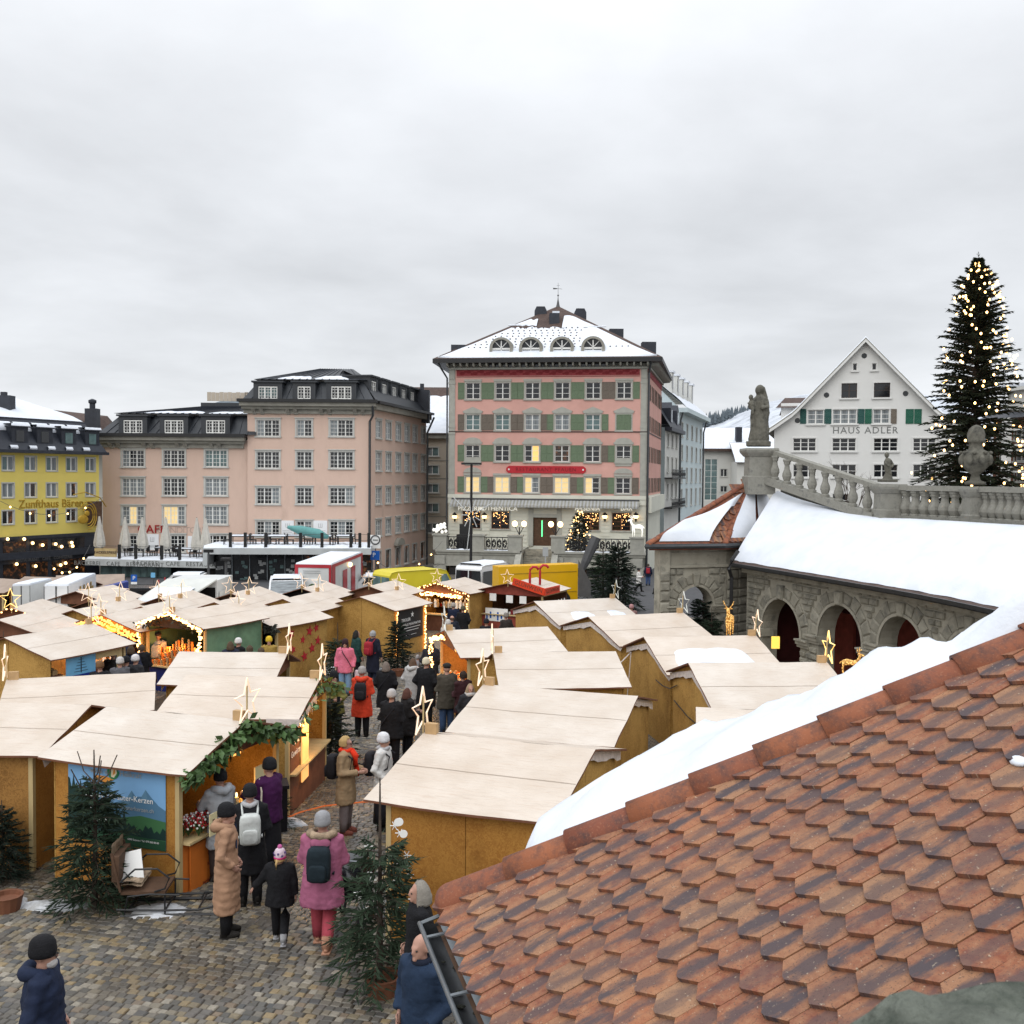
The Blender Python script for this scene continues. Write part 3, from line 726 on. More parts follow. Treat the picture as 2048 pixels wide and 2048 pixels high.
ridge_b=ap+(back-C1_).normalized()*4
m=MB()
m.poly([E_[0],E_[1],ap]);m.poly([E_[1],E_[2],ridge_b,ap]);m.poly([E_[2],E_[3],ridge_b]);m.poly([E_[3],E_[0],ap,ridge_b])
roof=put(m,'roof',pk,mats='brown_tiles')
m=MB();lo=[Vector((p.x,p.y,z_eave-.25))for p in E_]
m.rings([[p for p in lo],E_],cap=False);m.poly([lo[3],lo[2],lo[1],lo[0]]);put(m,'eave_gutter',pk,mats='black_metal')
m=MB();zk0,zk1=zf1+.02,z_eave-.25
for f in(PK,PKS):
 mx=f.M();
 m.box(0,f.W,-.25,0,zk0,zk0+.18,mx);nb_=int(f.W/.62)
 for i in range(nb_+1):m.prism([tuple(mx@Vector(q))for q in[(f.W*i/nb_-.08,-.02,zk1),(f.W*i/nb_-.08,-1.05,zk1),(f.W*i/nb_-.08,-.9,zk1-.25),(f.W*i/nb_-.08,-.05,zk0+.2)]],mx.to_3x3()@Vector((.16,0,0)))
put(m,'eave_bracket',pk,mats='grey_trim',kind='stuff')
fx=(E_[1]-E_[0]).normalized();up_=(ap-(E_[0]+fx*(ap-E_[0]).dot(fx)));nrm=fx.cross(up_).normalized();LW=(E_[1]-E_[0]).length;au=(ap-E_[0]).dot(fx)
def slope_pt(a,b,lift=0):return E_[0]+fx*a+up_*b+nrm*lift
rr=random.Random(5)
def blanket(parent,pt,tops,thick=.14,base=.015,rough=.3,inset=.3):
 """snow sheet: tops = list of (a, b_low, b_high) across the slope"""
 m=MB();rowsn=8;rr_=[]
 for(a,b0,b1)in tops:
  row=[]
  for k in range(rowsn+1):
   t=k/rowsn;b=b0+(b1-b0)*t;e=min(1,6*t,6*(1-t))**.5
   row.append(pt(a,b,base+thick*e*(1+rough*noise.noise(Vector((a*.6,b*9,1))))))
  rr_.append(row)
 m.rings(rr_,cap=False,close=False);return put(m,'snow',parent,mats='snow',smooth=True)
tops=[];n=90
for i in range(n+1):
 a=.5+(LW-1.0)*i/n;lim=(a/au if a<au else(LW-a)/(LW-au))-.05
 top=.56+.05*noise.noise(Vector((a*1.3,0,0)))+.03*noise.noise(Vector((a*5,3,0)))
 tops.append((a,.012,max(.014,min(lim,top))))
blanket(pk,slope_pt,tops,.16)
tops=[]
for i in range(25):
 a=au-4.6+2.9*i/24;lim=a/au-.04;tops.append((a,.60+.02*noise.noise(Vector((a*3,7,0))),max(.61,min(lim,.72+.05*noise.noise(Vector((a*3,9,0)))))))
blanket(pk,slope_pt,tops,.12)
tops=[]
for i in range(25):
 a=au+.9+4.4*i/24;lim=(LW-a)/(LW-au)-.05;tops.append((a,.55,max(.56,min(lim,.80-.1*abs(noise.noise(Vector((a*2,5,0))))))))
blanket(pk,slope_pt,tops,.12)
m=MB()
for b in np.linspace(.16,.52,8):
 for a in np.linspace(1.5,LW-1.5,34):
  lim=(a/au if a<au else(LW-a)/(LW-au))
  if b<lim-.1 and(a<au+3 or b<.2):m.cbox(slope_pt(a+.4*(int(b*50)%2),b,.2),(.14,.1,.1))
put(m,'snow_hooks',roof,mats='brown_tiles',kind='stuff')
for px in(1003.5,1062.5,1124.5,1186.5):
 u=PK.uv(px,705)[0];zz=z_eave+.62
 mx=PK.M(u,zz,.35)
 m=MB();arc=[(math.cos(a),math.sin(a))for a in(math.pi*k/12 for k in range(13))]
 o_=[(1.12*c,-.2,.62+1.02*s)for c,s in arc];i_=[(.86*c,-.2,.62+.8*s)for c,s in arc]
 o2=[(x,3.2,z)for x,y,z in o_];i2=[(x,.12,z)for x,y,z in i_]
 full_o=[(1.12,-.2,-.4)]+o_+[(-1.12,-.2,-.4)];full_i=[(.86,-.2,-.4)]+i_+[(-.86,-.2,-.4)]
 m.rings([[(x,3.2,z)for x,y,z in full_o],full_o,full_i,[(x,.1,z)for x,y,z in full_i]],cap=False,close=False)
 dm=put(m,'dormer',pk,mx,mats='cornice_stone')
 m=MB();m.poly([(x,.08,z)for x,y,z in full_i]);put(m,'pane',dm,mx,mats='glass')
 m=MB();m.box(-.86,.86,.0,.07,.45,.62);m.box(-.05,.05,.0,.06,-.4,1.3);
 for k in(-1,1):m.bar((0,.03,.6),(k*.6,.03,1.22),.06);m.bar((k*.86,.03,-.4),(k*.86,.03,.6),.12)
 put(m,'window_frame',dm,mx,mats='white_frame')
for px in(1003.5,1062.5,1124.5,1186.5):
 u=PK.uv(px,728)[0];m=MB()
 for k in(-1,1):m.box(k*.7-.5,k*.7+.5,-.3,-.27,zk0+.2,zk1-.05)
 put(m,'eave_window',pk,PK.M(u),mats='glass')
for px,py,Y in((1081,632,107),(1160,636,107)):
 p=PY(px,py,Y);m=MB();m.prism([(-.62,-.6,-1.5),(.62,-.6,-1.5),(.62,-.6,.5),(.42,-.6,.9),(-.42,-.6,.9),(-.62,-.6,.5)],(0,1.2,0));put(m,'chimney',pk,T(*p),mats='slate')
for px,py,Y in((917,697,101),(1232,665,104),(1297,691,104)):
 p=PY(px,py,Y);m=MB();m.box(-.7,.7,-.6,.6,-1.2,.3);put(m,'chimney',pk,T(*p),mats='slate')
mx=Matrix.Translation(slope_pt(au,.66,.0));m=MB();m.box(-.5,.5,-.3,1.2,-.7,.9);hb=put(m,'roof_hatch',pk,mx,mats='slate')
m=MB();m.box(-.2,.5,-.3,.6,.91,1.1);put(m,'snow',hb,mx,mats='snow')
m=MB();m.lathe([(.6,-.3),(.35,.6),(.12,1.9),(.06,2.6),(.22,2.75),(.22,2.95),(.05,3.1),(.035,6.0)],8);m.bar((-1.0,0,4.6),(1.0,0,4.45),.07);m.prism([(-1.3,0,4.75),(-.2,0,4.62),(-.2,0,4.42),(-1.2,0,4.35)],(0,.04,0));m.bar((-.35,0,5.3),(.35,0,5.3),.05)
vane=put(m,'weather_vane',pk,Matrix.Translation(ap-Vector((0,0,.1)))@Matrix.Scale(.42,4),mats='pole_grey')
# ---------------- terrace in front of the pink house
TF=fac_px(880,93.5,1288,91)
zt=zg0-.1;gt=G(92)-.3
ter=thing('terrace','raised stone terrace with dark shop fronts before the pink house','terrace',(TF.a.x,TF.a.y,gt))
us0,us1=TF.uv(1040,1110)[0],TF.uv(1108,1110)[0]
m=MB();m.box(-.3,us0,-.1,7,zt-.35,zt);m.box(us1,TF.W+.2,-.1,7,zt-.35,zt)
m.box(-.15,us0-.1,0,.4,zt-1.25,zt-.35);m.box(us1+.1,TF.W,0,.4,zt-1.25,zt-.35)
m.box(-.35,us0+.02,-.25,.5,zt-.12,zt+.06);m.box(us1-.02,TF.W+.25,-.25,.5,zt-.12,zt+.06)
m.box(-.25,us0,-.12,.3,zt-1.4,zt-1.251);m.box(us1,TF.W+.1,-.12,.3,zt-1.4,zt-1.251)
put(m,'floor_slab',ter,TF.M(),mats='terrace_stone')
upil=[TF.uv(x,1110)[0]for x in(880,955,1030,1116,1274)]
for u in upil:
 m=MB();m.box(u-.55,u+.55,-.12,.6,gt-.5,zt-1.4);m.box(u-.62,u+.62,-.2,.6,zt+.06,zt+1.35);m.box(u-.72,u+.72,-.3,.7,zt+1.35,zt+1.5)
 m.box(u-.48,u+.48,-.2,-.12,zt-1.25,zt-.45);put(m,'pier',ter,TF.M(),mats='terrace_stone')
for a,b in((0,us0-.4),(us1+.4,TF.W-.2)):
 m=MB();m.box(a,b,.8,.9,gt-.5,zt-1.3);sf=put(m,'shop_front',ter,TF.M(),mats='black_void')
 x=a+.8
 while x<b-1:
  m=MB();m.box(x,x+1.5,.6,.7,gt+.1,zt-1.6);put(m,'pane',sf,TF.M(),mats='glass')
  m=MB();m.box(x-.08,x,.55,.8,gt,zt-1.45);put(m,'post',sf,TF.M(),mats='dark_wood');x+=1.7
for a,b in zip([upil[0],upil[1],upil[3]],[upil[1],upil[2],upil[4]]):
 m=MB();a+=.62;b-=.62
 m.box(a,b,.08,.16,zt+1.2,zt+1.28);m.box(a,b,.08,.16,zt+.12,zt+.18)
 x=a+.12
 while x<b:
  m.box(x,x+.06,.1,.14,zt+.18,zt+1.2)
  cc=x+.25
  m.tube([(cc+.17*math.cos(t),.12,zt+.68+.34*math.sin(t))for t in(2*math.pi*k/8 for k in range(8))],.055,4,closed=True)
  for a_ in(.3,1.9,3.5,5.1):m.ball((cc+.1*math.cos(a_),.12,zt+.66+.2*math.sin(a_)),.07,.03,.1,5,4)
  m.tube([(cc+.09*math.cos(t),.12,zt+.95+.12*math.sin(t))for t in(2*math.pi*k/6 for k in range(6))],.028,4,closed=True)
  x+=.5
 put(m,'railing',ter,TF.M(),mats='black_metal')
 m=MB();m.rings([[(a+(b-a)*i/20,y,zt+.065+(.22*abs(noise.noise(Vector((i*.5,a,0))))if k in(1,2)else 0))for i in range(21)]for k,y in enumerate((-.2,-.12,.3,.6))],cap=False,close=False);put(m,'snow',ter,TF.M(),mats='snow',smooth=True)
m=MB();ns_=16
for i in range(ns_):m.box(us0+.1,us1-.1,-1.8+i*.33,-1.8+(i+1)*.33+.04,gt-.6,gt+(zt-gt)*(i+1)/ns_)
put(m,'step',ter,TF.M(),mats='grey_stone')
for u in(us0-.1,us1+.1):
 m=MB();m.prism([(u-.28,-2.1,gt-.5),(u-.28,0.6,gt-.5),(u-.28,.6,zt+.3),(u-.28,-2.1,gt+1.0)],(.56,0,0));put(m,'stair_cheek',ter,TF.M(),mats='terrace_stone')
 m=MB()
 for k in(-1,1):m.bar((u,.2,zt+1.5),(u+k*.42,.2,zt+2.3),.06)
 m.lathe([(.12,zt+1.3),(.05,zt+1.6),(.05,zt+2.2)],6,(u,.2,0));lp=put(m,'terrace_lamp',ter,TF.M(),mats='black_metal')
 m=MB()
 for k in(-1,1):m.ball((u+k*.42,.2,zt+2.5),.25,.25,.27)
 put(m,'bulb',lp,TF.M(),mats='lamp_glow')
def lean_board(nm,lab,cat,f,px,py0,py1,wpx,matn,o=.0):
 u,z0=f.uv(px,py1);z1=f.uv(px,py0)[1];wv=wpx/2050*92
 m=MB();m.box(-wv/2,wv/2,-.08,0,z0,z1);m.box(-.05,.05,-.05,.0,z0-1.2,z0);return put(m,nm,None,f.M(u,0,o),mats=matn,label=lab,cat=cat)
lean_board('notice_board','pale notice board on a post beside the terrace steps','sign',TF,1093,1093,1111,11,'pale_letter',.9)
a=PY(1162,1145,84);b=PY(1192,1074,84);m=MB();m.tube([a,a.lerp(b,.3),a.lerp(b,.75),b],lambda t:.2+.12*math.sin(t*3)+.2*t,9)
put(m,'folded_parasol',mats='pole_grey',label='large grey parasol folded and leaning before the terrace',cat='parasol')
def deer(name,label,base,h,rz,matn,lean=0):
 m=MB();s=h/1.6
 m.tube([(-.45,0,.78),(-.2,0,.86),(.2,0,.84),(.42,0,.9)],lambda t:.17+.03*math.sin(t*6),7)
 m.tube([(.4,0,.92),(.55,0,1.15),(.6,0,1.35)],.1,6,.075);m.tube([(.55,0,1.38),(.72,0,1.38),(.86,0,1.3)],.085,6,.05)
 for x,y,dx in((-.42,.1,-.06),(-.42,-.1,.05),(.36,.1,.04),(.36,-.1,-.05)):m.tube([(x,y,.8),(x+dx-.03,y,.42),(x+dx,y,0)],.06,5,.035)
 for k in(-1,1):
  m.tube([(.55,k*.05,1.43),(.48,k*.2,1.62),(.5,k*.26,1.8)],.025,4);m.tube([(.5,k*.16,1.56),(.62,k*.22,1.68)],.02,4);m.ball((.5,k*.13,1.42),.03,.08,.04,5,4)
 m.tube([(-.55,0,.85),(-.66,0,.72)],.05,5,.02)
 m.v=[(x*s,y*s,z*s)for x,y,z in m.v]
 return put(m,name,None,T(*base,rz),mats=matn,smooth=True,label=label,cat='light figure')
p=TF.M(upil[4],zt+1.5,.0).translation;deer('reindeer_figure','white glowing reindeer figure on the terrace corner pier',p,1.7,R(150),'lit_letter')
p=TF.M(upil[0],zt+1.5,.0).translation
m=MB()
for i in range(16):m.ball((random.uniform(-.6,.6),random.uniform(-.3,.3),random.uniform(.1,.9)),.16,n=5,m=4)
put(m,'light_cluster',None,T(*p),mats='lit_letter',label='cluster of white light balls on the terrace left pier',cat='light decoration')
m=MB();m.cbox((0,0,.7),(1.3,.7,1.4));m.cbox((.1,.5,1.2),(1.2,.3,2.3));put(m,'covered_chair',None,TF.M(upil[0]+2.0,zt,-1.2),mats='black_metal',label='dark covered armchair standing on the terrace left end',cat='chair')
# ---------------- beige hotel in two parts
BL=fac_px(205,92,495,92);BR=fac_px(495,91.7,742,91.7)
q=PY(852,952,109);pr=BR.a+BR.u*BR.W;BS=Fac((pr.x,pr.y),(q.x,q.y))
gb=G(92)-.5
bh=thing('beige_hotel','large beige corner building with dark mansard roofs and café terrace','building',(BL.a.x,BL.a.y,gb))
def zpx(f,px,py):return f.uv(px,py)[1]
def rect(f,x0,y0,x1,y1):
 xm=(x0+x1)/2;a=f.uv(x0,y1)[0];b=f.uv(x1,y1)[0];return(a+b)/2,b-a,f.uv(xm,y1)[1],f.uv(xm,y0)[1]-f.uv(xm,y1)[1]
eL=zpx(BL,350,879);eR=zpx(BR,620,811);zb_=zpx(BL,350,1105)
LW_=[]
for x0,x1 in((244.6,288),(327,369.5),(410.5,453.8)):
 for y0,y1 in((900.5,933.5),(957,991),(1013,1048.5),(1071,1104)):LW_.append(rect(BL,x0,y0,x1,y1))
RW_=[]
for x0,x1,c in((513.5,558.5,3),(593.5,623.5,2),(660,706,3)):
 for y0,y1 in((840,872.5),(903.5,936.5),(975.5,1008),(1043,1073)):RW_.append(rect(BR,x0,y0,x1,y1)+(c,))
m=MB();wall_holes(m,BL.W+.1,gb,eL,[(u-w2/2,u+w2/2,z,z+h)for u,w2,z,h in LW_]);put(m,'wall',bh,BL.M(),mats='beige_plaster')
m=MB();wall_holes(m,BR.W,gb,eR,[(u-w2/2,u+w2/2,z,z+h)for u,w2,z,h,c in RW_]);m.poly([(0,0,eL-1),(0,6,eL-1),(0,6,eR),(0,0,eR)]);put(m,'wall',bh,BR.M(),mats='beige_plaster')
gls=['glass','glass','curtain_glass','glass','curtain_glass','glass']
for i,(u,w2,z,h)in enumerate(LW_):
 r=i%4;c=i//4
 g_=[['glass','curtain_glass','curtain_glass','glass'][r]]*3
 if r==0 and c==0:g_=['curtain_glass','glass','glass']
 if r==2 and c==0:g_=['curtain_glass','cool_warm_glass','curtain_glass']
 if r==2 and c==1:g_=['cool_warm_glass','cool_warm_glass','curtain_glass']
 if c==2 and r==0:g_=['teal_glass']*3
 if c==1 and r==1:g_=['glass']*3
 window(BL,u,z,w2,h,bh,'stone',3,4,g_)
for i,(u,w2,z,h,c)in enumerate(RW_):
 g_=['glass' if(i*7+k*3)%4 else 'curtain_glass' for k in range(c)]
 window(BR,u,z,w2,h,bh,'stone',c,4,g_)
sw_rows=[]
su=[BS.uv(x,930)[0]for x in(757,776.5,796,813.5,829.5,846)]
zr=[(zpx(BS,757,a),zpx(BS,757,b))for a,b in((841,876),(905,941.5),(975.5,1008),(1040.5,1072))]
sw_=[(u,1.5,b,a-b)for u in su for a,b in zr]
gfl=[(u,1.5,zpx(BS,757,1142),zpx(BS,757,1103)-zpx(BS,757,1142))for u in su]
m=MB();wall_holes(m,BS.W,gb,eR,[(u-w2/2,u+w2/2,z,z+h)for u,w2,z,h in sw_+gfl]);put(m,'wall',bh,BS.M(),mats='beige_plaster')
for u,w2,z,h in sw_:window(BS,u,z,w2,h,bh,'stone',2,3,'curtain_glass')
for u,w2,z,h in gfl:window(BS,u,z,w2,h,bh,'sill',1,1,'dim_glass')
m=MB();u=su[2];z=zpx(BS,757,1098);m.prism([(u+1.2*math.cos(a),-.4,z+.7*math.sin(a))for a in(math.pi*k/8 for k in range(9))],(0,.4,0));put(m,'door_hood',bh,BS.M(),mats='cornice_stone')
def cornice(f,u0,u1,z,par,step=3.0):
 m=MB();m.box(u0,u1,-.25,.0,z-.75,z-.35);m.box(u0-.1,u1+.1,-.6,.0,z-.35,z-.1);m.box(u0-.2,u1+.2,-.95,.0,z-.1,z+.22)
 k=u0+.8
 while k<u1-.3:
  for s in(0,.7):m.prism([(k+s,-.02,z-.85),(k+s,-.75,z-.36),(k+s,-.02,z-.36)],(.32,0,0))
  k+=step
 put(m,'cornice',par,f.M(),mats='cornice_stone')
 m=MB();m.box(u0-.35,u1+.35,-1.2,-.2,z+.225,z+.5);put(m,'gutter',par,f.M(),mats='black_metal')
cornice(BL,-.1,BL.W-.3,eL,bh);cornice(BR,-.3,BR.W+.3,eR,bh)
m=MB();m.box(-.2,BS.W,-.6,0,eR-.3,eR+.2);put(m,'cornice',bh,BS.M(),mats='cornice_stone')
m=MB();m.box(-.2,BS.W,-.9,-.1,eR+.21,eR+.45);put(m,'gutter',bh,BS.M(),mats='black_metal')
def mansard(f,u0,u1,z0,z1,z2,in1,in2,dep,par,left=1.5,right=1.5):
 m=MB();q=[(u0-.3,-.6,z0),(u1+.3,-.6,z0),(u1+.3,dep,z0),(u0-.3,dep,z0)]
 a=[(u0+left*.55,in1,z1),(u1-right*.55,in1,z1),(u1-right*.55,dep-1,z1),(u0+left*.55,dep-1,z1)]
 a0=[(u0+left*.3,in1-.5,z1-.0),(u1-right*.3,in1-.5,z1),(u1-right*.3,dep-.6,z1),(u0+left*.3,dep-.6,z1)]
 b=[(u0+left*3.6,in2,z2),(u1-right*1.6,in2,z2),(u1-right*1.6,dep-4,z2),(u0+left*3.6,dep-4,z2)]
 m.rings([q,a],cap=False);m.rings([[(x,y,z+.12)for x,y,z in a0],b],cap=True)
 ro=put(m,'roof',par,f.M(),mats='metal_roof')
 m=MB();nse=int((u1-u0)/.7)
 for i in range(1,nse):
  t=i/nse
  for A,B in((q,a),([(x,y,z+.12)for x,y,z in a0],b)):
   s0=Vector(A[0]).lerp(Vector(A[1]),t);s1=Vector(B[0]).lerp(Vector(B[1]),t);m.bar(s0+Vector((0,-.02,.02)),s1+Vector((0,-.02,.02)),.03,.05)
 put(m,'roof_seams',ro,f.M(),mats='slate',kind='stuff')
 return ro,(a0,b)
def dormer(f,u,z,w_,h,par,y0=-.55,dep=2.6,glass='glass',cols=3,back_h=.25):
 m=MB();m.box(-w_/2-.45,-w_/2-.02,0,dep,-.3,h+.35);m.box(w_/2+.02,w_/2+.45,0,dep,-.3,h+.35);m.box(-w_/2-.02,w_/2+.02,0,dep,h+.05,h+.35);m.box(-w_/2-.6,w_/2+.6,-.2,dep,h+.35,h+.5)
 m.box(-w_/2-.02,w_/2+.02,.0,dep,-.3,-.05)
 d=put(m,'dormer',par,f.M(u,z,-y0),mats='metal_roof')
 m=MB();m.box(-w_/2,w_/2,.14,.16,0,h);put(m,'pane',d,f.M(u,z,-y0),mats=glass)
 m=MB();cw=w_/cols
 for i in range(cols+1):m.box(-w_/2+i*cw-.06,-w_/2+i*cw+.06,.04,.13,0,h)
 for zz in(0,h-.1):m.box(-w_/2,w_/2,.03,.12,zz,zz+.1)
 for r in(1,2,3):m.box(-w_/2,w_/2,.08,.12,h*r/4-.02,h*r/4+.02)
 for i in range(cols):m.box(-w_/2+(i+.5)*cw-.02,-w_/2+(i+.5)*cw+.02,.08,.12,0,h)
 put(m,'window_frame',d,f.M(u,z,-y0),mats='white_frame')
 return d
zL1,zL2=zpx(BL,350,829),eL+3.6;zR1=zpx(BR,620,761);zR2=zR1+.95
roL,(aL,bL)=mansard(BL,.1,BL.W+.6,eL+.45,zL1,zL2-.2,1.1,5.5,14,bh,2.2,-.2)
roR,(aR,bR)=mansard(BR,0,BR.W,eR+.45,zR1,zR2+.6,.9,5.0,18,bh,1.5,1.5)
for x0,x1 in((252,288.5),(333.5,370),(416,453)):
 u,w2,z,h=rect(BL,x0,841,x1,867);dormer(BL,u,z,w2,h,bh)
for x0,x1,g_,c in((520,557,'teal_glass',3),(598,623,'glass',2),(665,704,'glass',3)):
 u,w2,z,h=rect(BR,x0,774,x1,799);dormer(BR,u,z,w2,h,bh,glass=g_,cols=c)
for t in(.1,.27,.44,.61,.78,.92):
 dormer(BS,BS.W*t,eR+.6,1.25,1.75,bh,y0=.35,cols=2)
m=MB();m.rings([[(0,-.5,eR+.4),(BS.W,-.5,eR+.4)],[(.9,1.0,zR1),(BS.W,1.0,zR1)]],cap=False,close=False);put(m,'roof',bh,BS.M(),mats='metal_roof')
m=MB();m.rings([[(.3,.7,zR1+.1),(BS.W,.7,zR1+.1)],[(2.6,4,zR2+.5),(BS.W,4,zR2+.4)]],cap=False,close=False);put(m,'roof',bh,BS.M(),mats='metal_roof')
def patches(f,A,B,spans,par,thick=.12):
 a0,a1=Vector(A[0]),Vector(A[1]);b0,b1=Vector(B[0]),Vector(B[1])
 for(t0,t1,hgt,sd_)in spans:
  tp=[]
  for i in range(19):
   t=i/18;e=max(0,min(1,5*t,5*(1-t)))**.6
   tp.append((t0+(t1-t0)*t,.03,.04+hgt*e*(1+.35*noise.noise(Vector((t*4,sd_,0))))))
  def pt(a,b,l):p=a0.lerp(a1,a).lerp(b0.lerp(b1,a),b)+Vector((0,-.3*l,l));return f.M()@p
  blanket(par,pt,tp,thick,.05)
patches(BL,aL,bL,[(.2,.62,.2,1),(.66,.97,.18,3)],bh);patches(BR,aR,bR,[(.2,.5,.22,5),(.53,.84,.25,8)],bh)
tp=[(i/30,.05,.18+.1*noise.noise(Vector((i*.4,2,0))))for i in range(2,30)]
def pts_(a,b,l):return BS.M()@Vector((.3+a*(BS.W-.5),.7+3.3*b-.3*l,zR1+.1+(zR2-zR1+.3)*b+l))
blanket(bh,pts_,tp,.14,.04)
u0,z0=BL.uv(381,795);u1=BL.uv(461,795)[0]
m=MB();m.box(u0-.6,u1+5,5,10,z0-.6,z0-.1);put(m,'roof_platform',bh,BL.M(),mats='metal_roof')
m=MB();k=u0
while k<u1:m.box(k,k+.36,5.0,5.06,z0+.05,z0+.85+.06*random.random());k+=.39
put(m,'screen_boards',bh,BL.M(),mats='tan_plaster',kind='stuff')
m=MB();m.box(u1,u1+5,5,5.04,z0+.82,z0+.86);m.box(u1,u1+5,5,5.03,z0+.02,z0+.05)
for i in range(26):m.box(u1+i*.2,u1+i*.2+(.05 if i%6==0 else.02),5,5.03,z0,z0+.84)
put(m,'roof_railing',bh,BL.M(),mats='pole_grey')
p=PY(844,800,108);m=MB();m.box(-.8,.8,-.8,.8,-2.4,1.0);m.box(-.2,.2,-.2,.2,1,1.7);put(m,'chimney',bh,T(*p),mats='slate')
pipe(bh,[wp(BR,BR.W+.25,eR,.9),wp(BR,BR.W+.2,eR-.9,.4),wp(BR,BR.W-.1,eR-1.4,.18),wp(BR,BR.W-.1,zb_,.18)],.11)
pipe(bh,[wp(BS,BS.W-.1,eR,.9),wp(BS,BS.W-.2,eR-1.6,.2),wp(BS,BS.W-.2,gb,.2)],.11)
u,z=BL.uv(308,1059);text('CAFE',1.05,'red_letter',bh,BL.M(u-.2,z,.02),depth=.08,font_w=1.05)
u,z=BL.uv(382,1059);text('CONDITOREI',.85,'faint_letter',bh,BL.M(u-.8,z-.1,.01),depth=.01,font_w=.85)
for f,x0,x1,y0,y1 in((BL,292,318,1068,1100),(BL,376,404,1072,1104),(BR,563,588,1041,1070),(BR,627,655,1041,1070)):
 u,w2,z,h=rect(f,x0,y0,x1,y1);m=MB();m.box(-w2/2,w2/2,-.08,-.01,0,h);bo=put(m,'notice_board',bh,f.M(u,z),mats='white_paint')
 m=MB()
 for k in(-1,0,1):m.box(k*.16-.02,k*.16+.02,-.09,-.081,h*.55,h*.8)
 m.box(-.18,.18,-.09,-.081,h*.52,h*.55);m.box(-.45,.45,-.09,-.081,h*.28,h*.31);m.box(-.4,.4,-.09,-.081,h*.18,h*.2);put(m,'print',bo,f.M(u,z),mats='pale_letter')
def ext(f,x0,x1,ztop_px,zbot_px,out_,par,label,name='shop_extension'):
 a=f.uv(x0,1100)[0];b=f.uv(x1,1100)[0];return a,b
TA=fac_px(169,86,436,84);TB=fac_px(405,81.5,742,82.5)
ex=thing('cafe_extension','flat-roofed café extension with grey concrete edge and lettering','building',(TA.a.x,TA.a.y,gb))
za1,za0=zpx(TA,300,1121),zpx(TA,300,1133.5)
m=MB();m.box(0,TA.W,0,7,za0,za1);put(m,'roof_edge',ex,TA.M(),mats='concrete')
m=MB();m.rings([[(TA.W*i/40,y,za1+.01+(.16+.08*noise.noise(Vector((i*.7,k,0)))if k in(1,2)else 0))for i in range(41)]for k,y in enumerate((.25,.45,5,6.8))],cap=False,close=False);put(m,'snow',ex,TA.M(),mats='snow',smooth=True)
for px in(237,356):u,z=TA.uv(px,1128);text('BÄCKEREI   CAFE   RESTAURANT',.5,'grey_letter',ex,TA.M(u,z,.012),depth=.02,font_w=1.12)
m=MB();wall_holes(m,TA.W-1,gb-.4,za0,[]);put(m,'wall',ex,TA.M(.5,0,-2.6),mats='slate')
for px in(198,215,232,250,268,290,312):
 u=TA.uv(px,1150)[0];m=MB();m.box(u-.62,u+.62,1.2,1.24,gb,za0-.02);m.box(u+.64,u+.7,1.15,1.27,gb,za0-.02);put(m,'shop_window',ex,TA.M(),mats='teal_glass')
ex2=thing('shop_extension','souvenir shop extension with snowy flat roof terrace before beige hotel','building',(TB.a.x,TB.a.y,gb))
zb1,zb0=zpx(TB,600,1097),zpx(TB,600,1109)
m=MB();m.box(0,TB.W,0,8,zb0,zb1);m.box(0,.35,0,7,zb0-.9,zb0);put(m,'roof_edge',ex2,TB.M(),mats='concrete')
m=MB();m.rings([[(TB.W*i/50,y,zb1+.01+(.18+.1*noise.noise(Vector((i*.7,k,3)))if k in(1,2)else 0))for i in range(51)]for k,y in enumerate((.25,.45,5,7.8))],cap=False,close=False);put(m,'snow',ex2,TB.M(),mats='snow',smooth=True)
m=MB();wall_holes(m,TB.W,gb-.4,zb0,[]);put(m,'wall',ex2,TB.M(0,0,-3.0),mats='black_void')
for i in range(9):
 u=1.2+i*1.42;m=MB();m.box(u-.66,u+.66,2.2,2.24,gb,zb0-.02);sw=put(m,'shop_window',ex2,TB.M(),mats='dim_glass' if i>4 else 'glass')
 m=MB()
 for k in range(10):x=u+random.uniform(-.5,.5);z=gb+random.uniform(.3,2.3);m.box(x-.14,x+.14,2.1,2.16,z,z+random.uniform(.12,.3))
 put(m,'postcard_display',sw,TB.M(),mats='teal_glass' if i%2 else 'pale_letter',kind='stuff')
 m=MB();m.box(u+.67,u+.74,2.0,2.25,gb,zb0);put(m,'post',sw,TB.M(),mats='gutter_light')
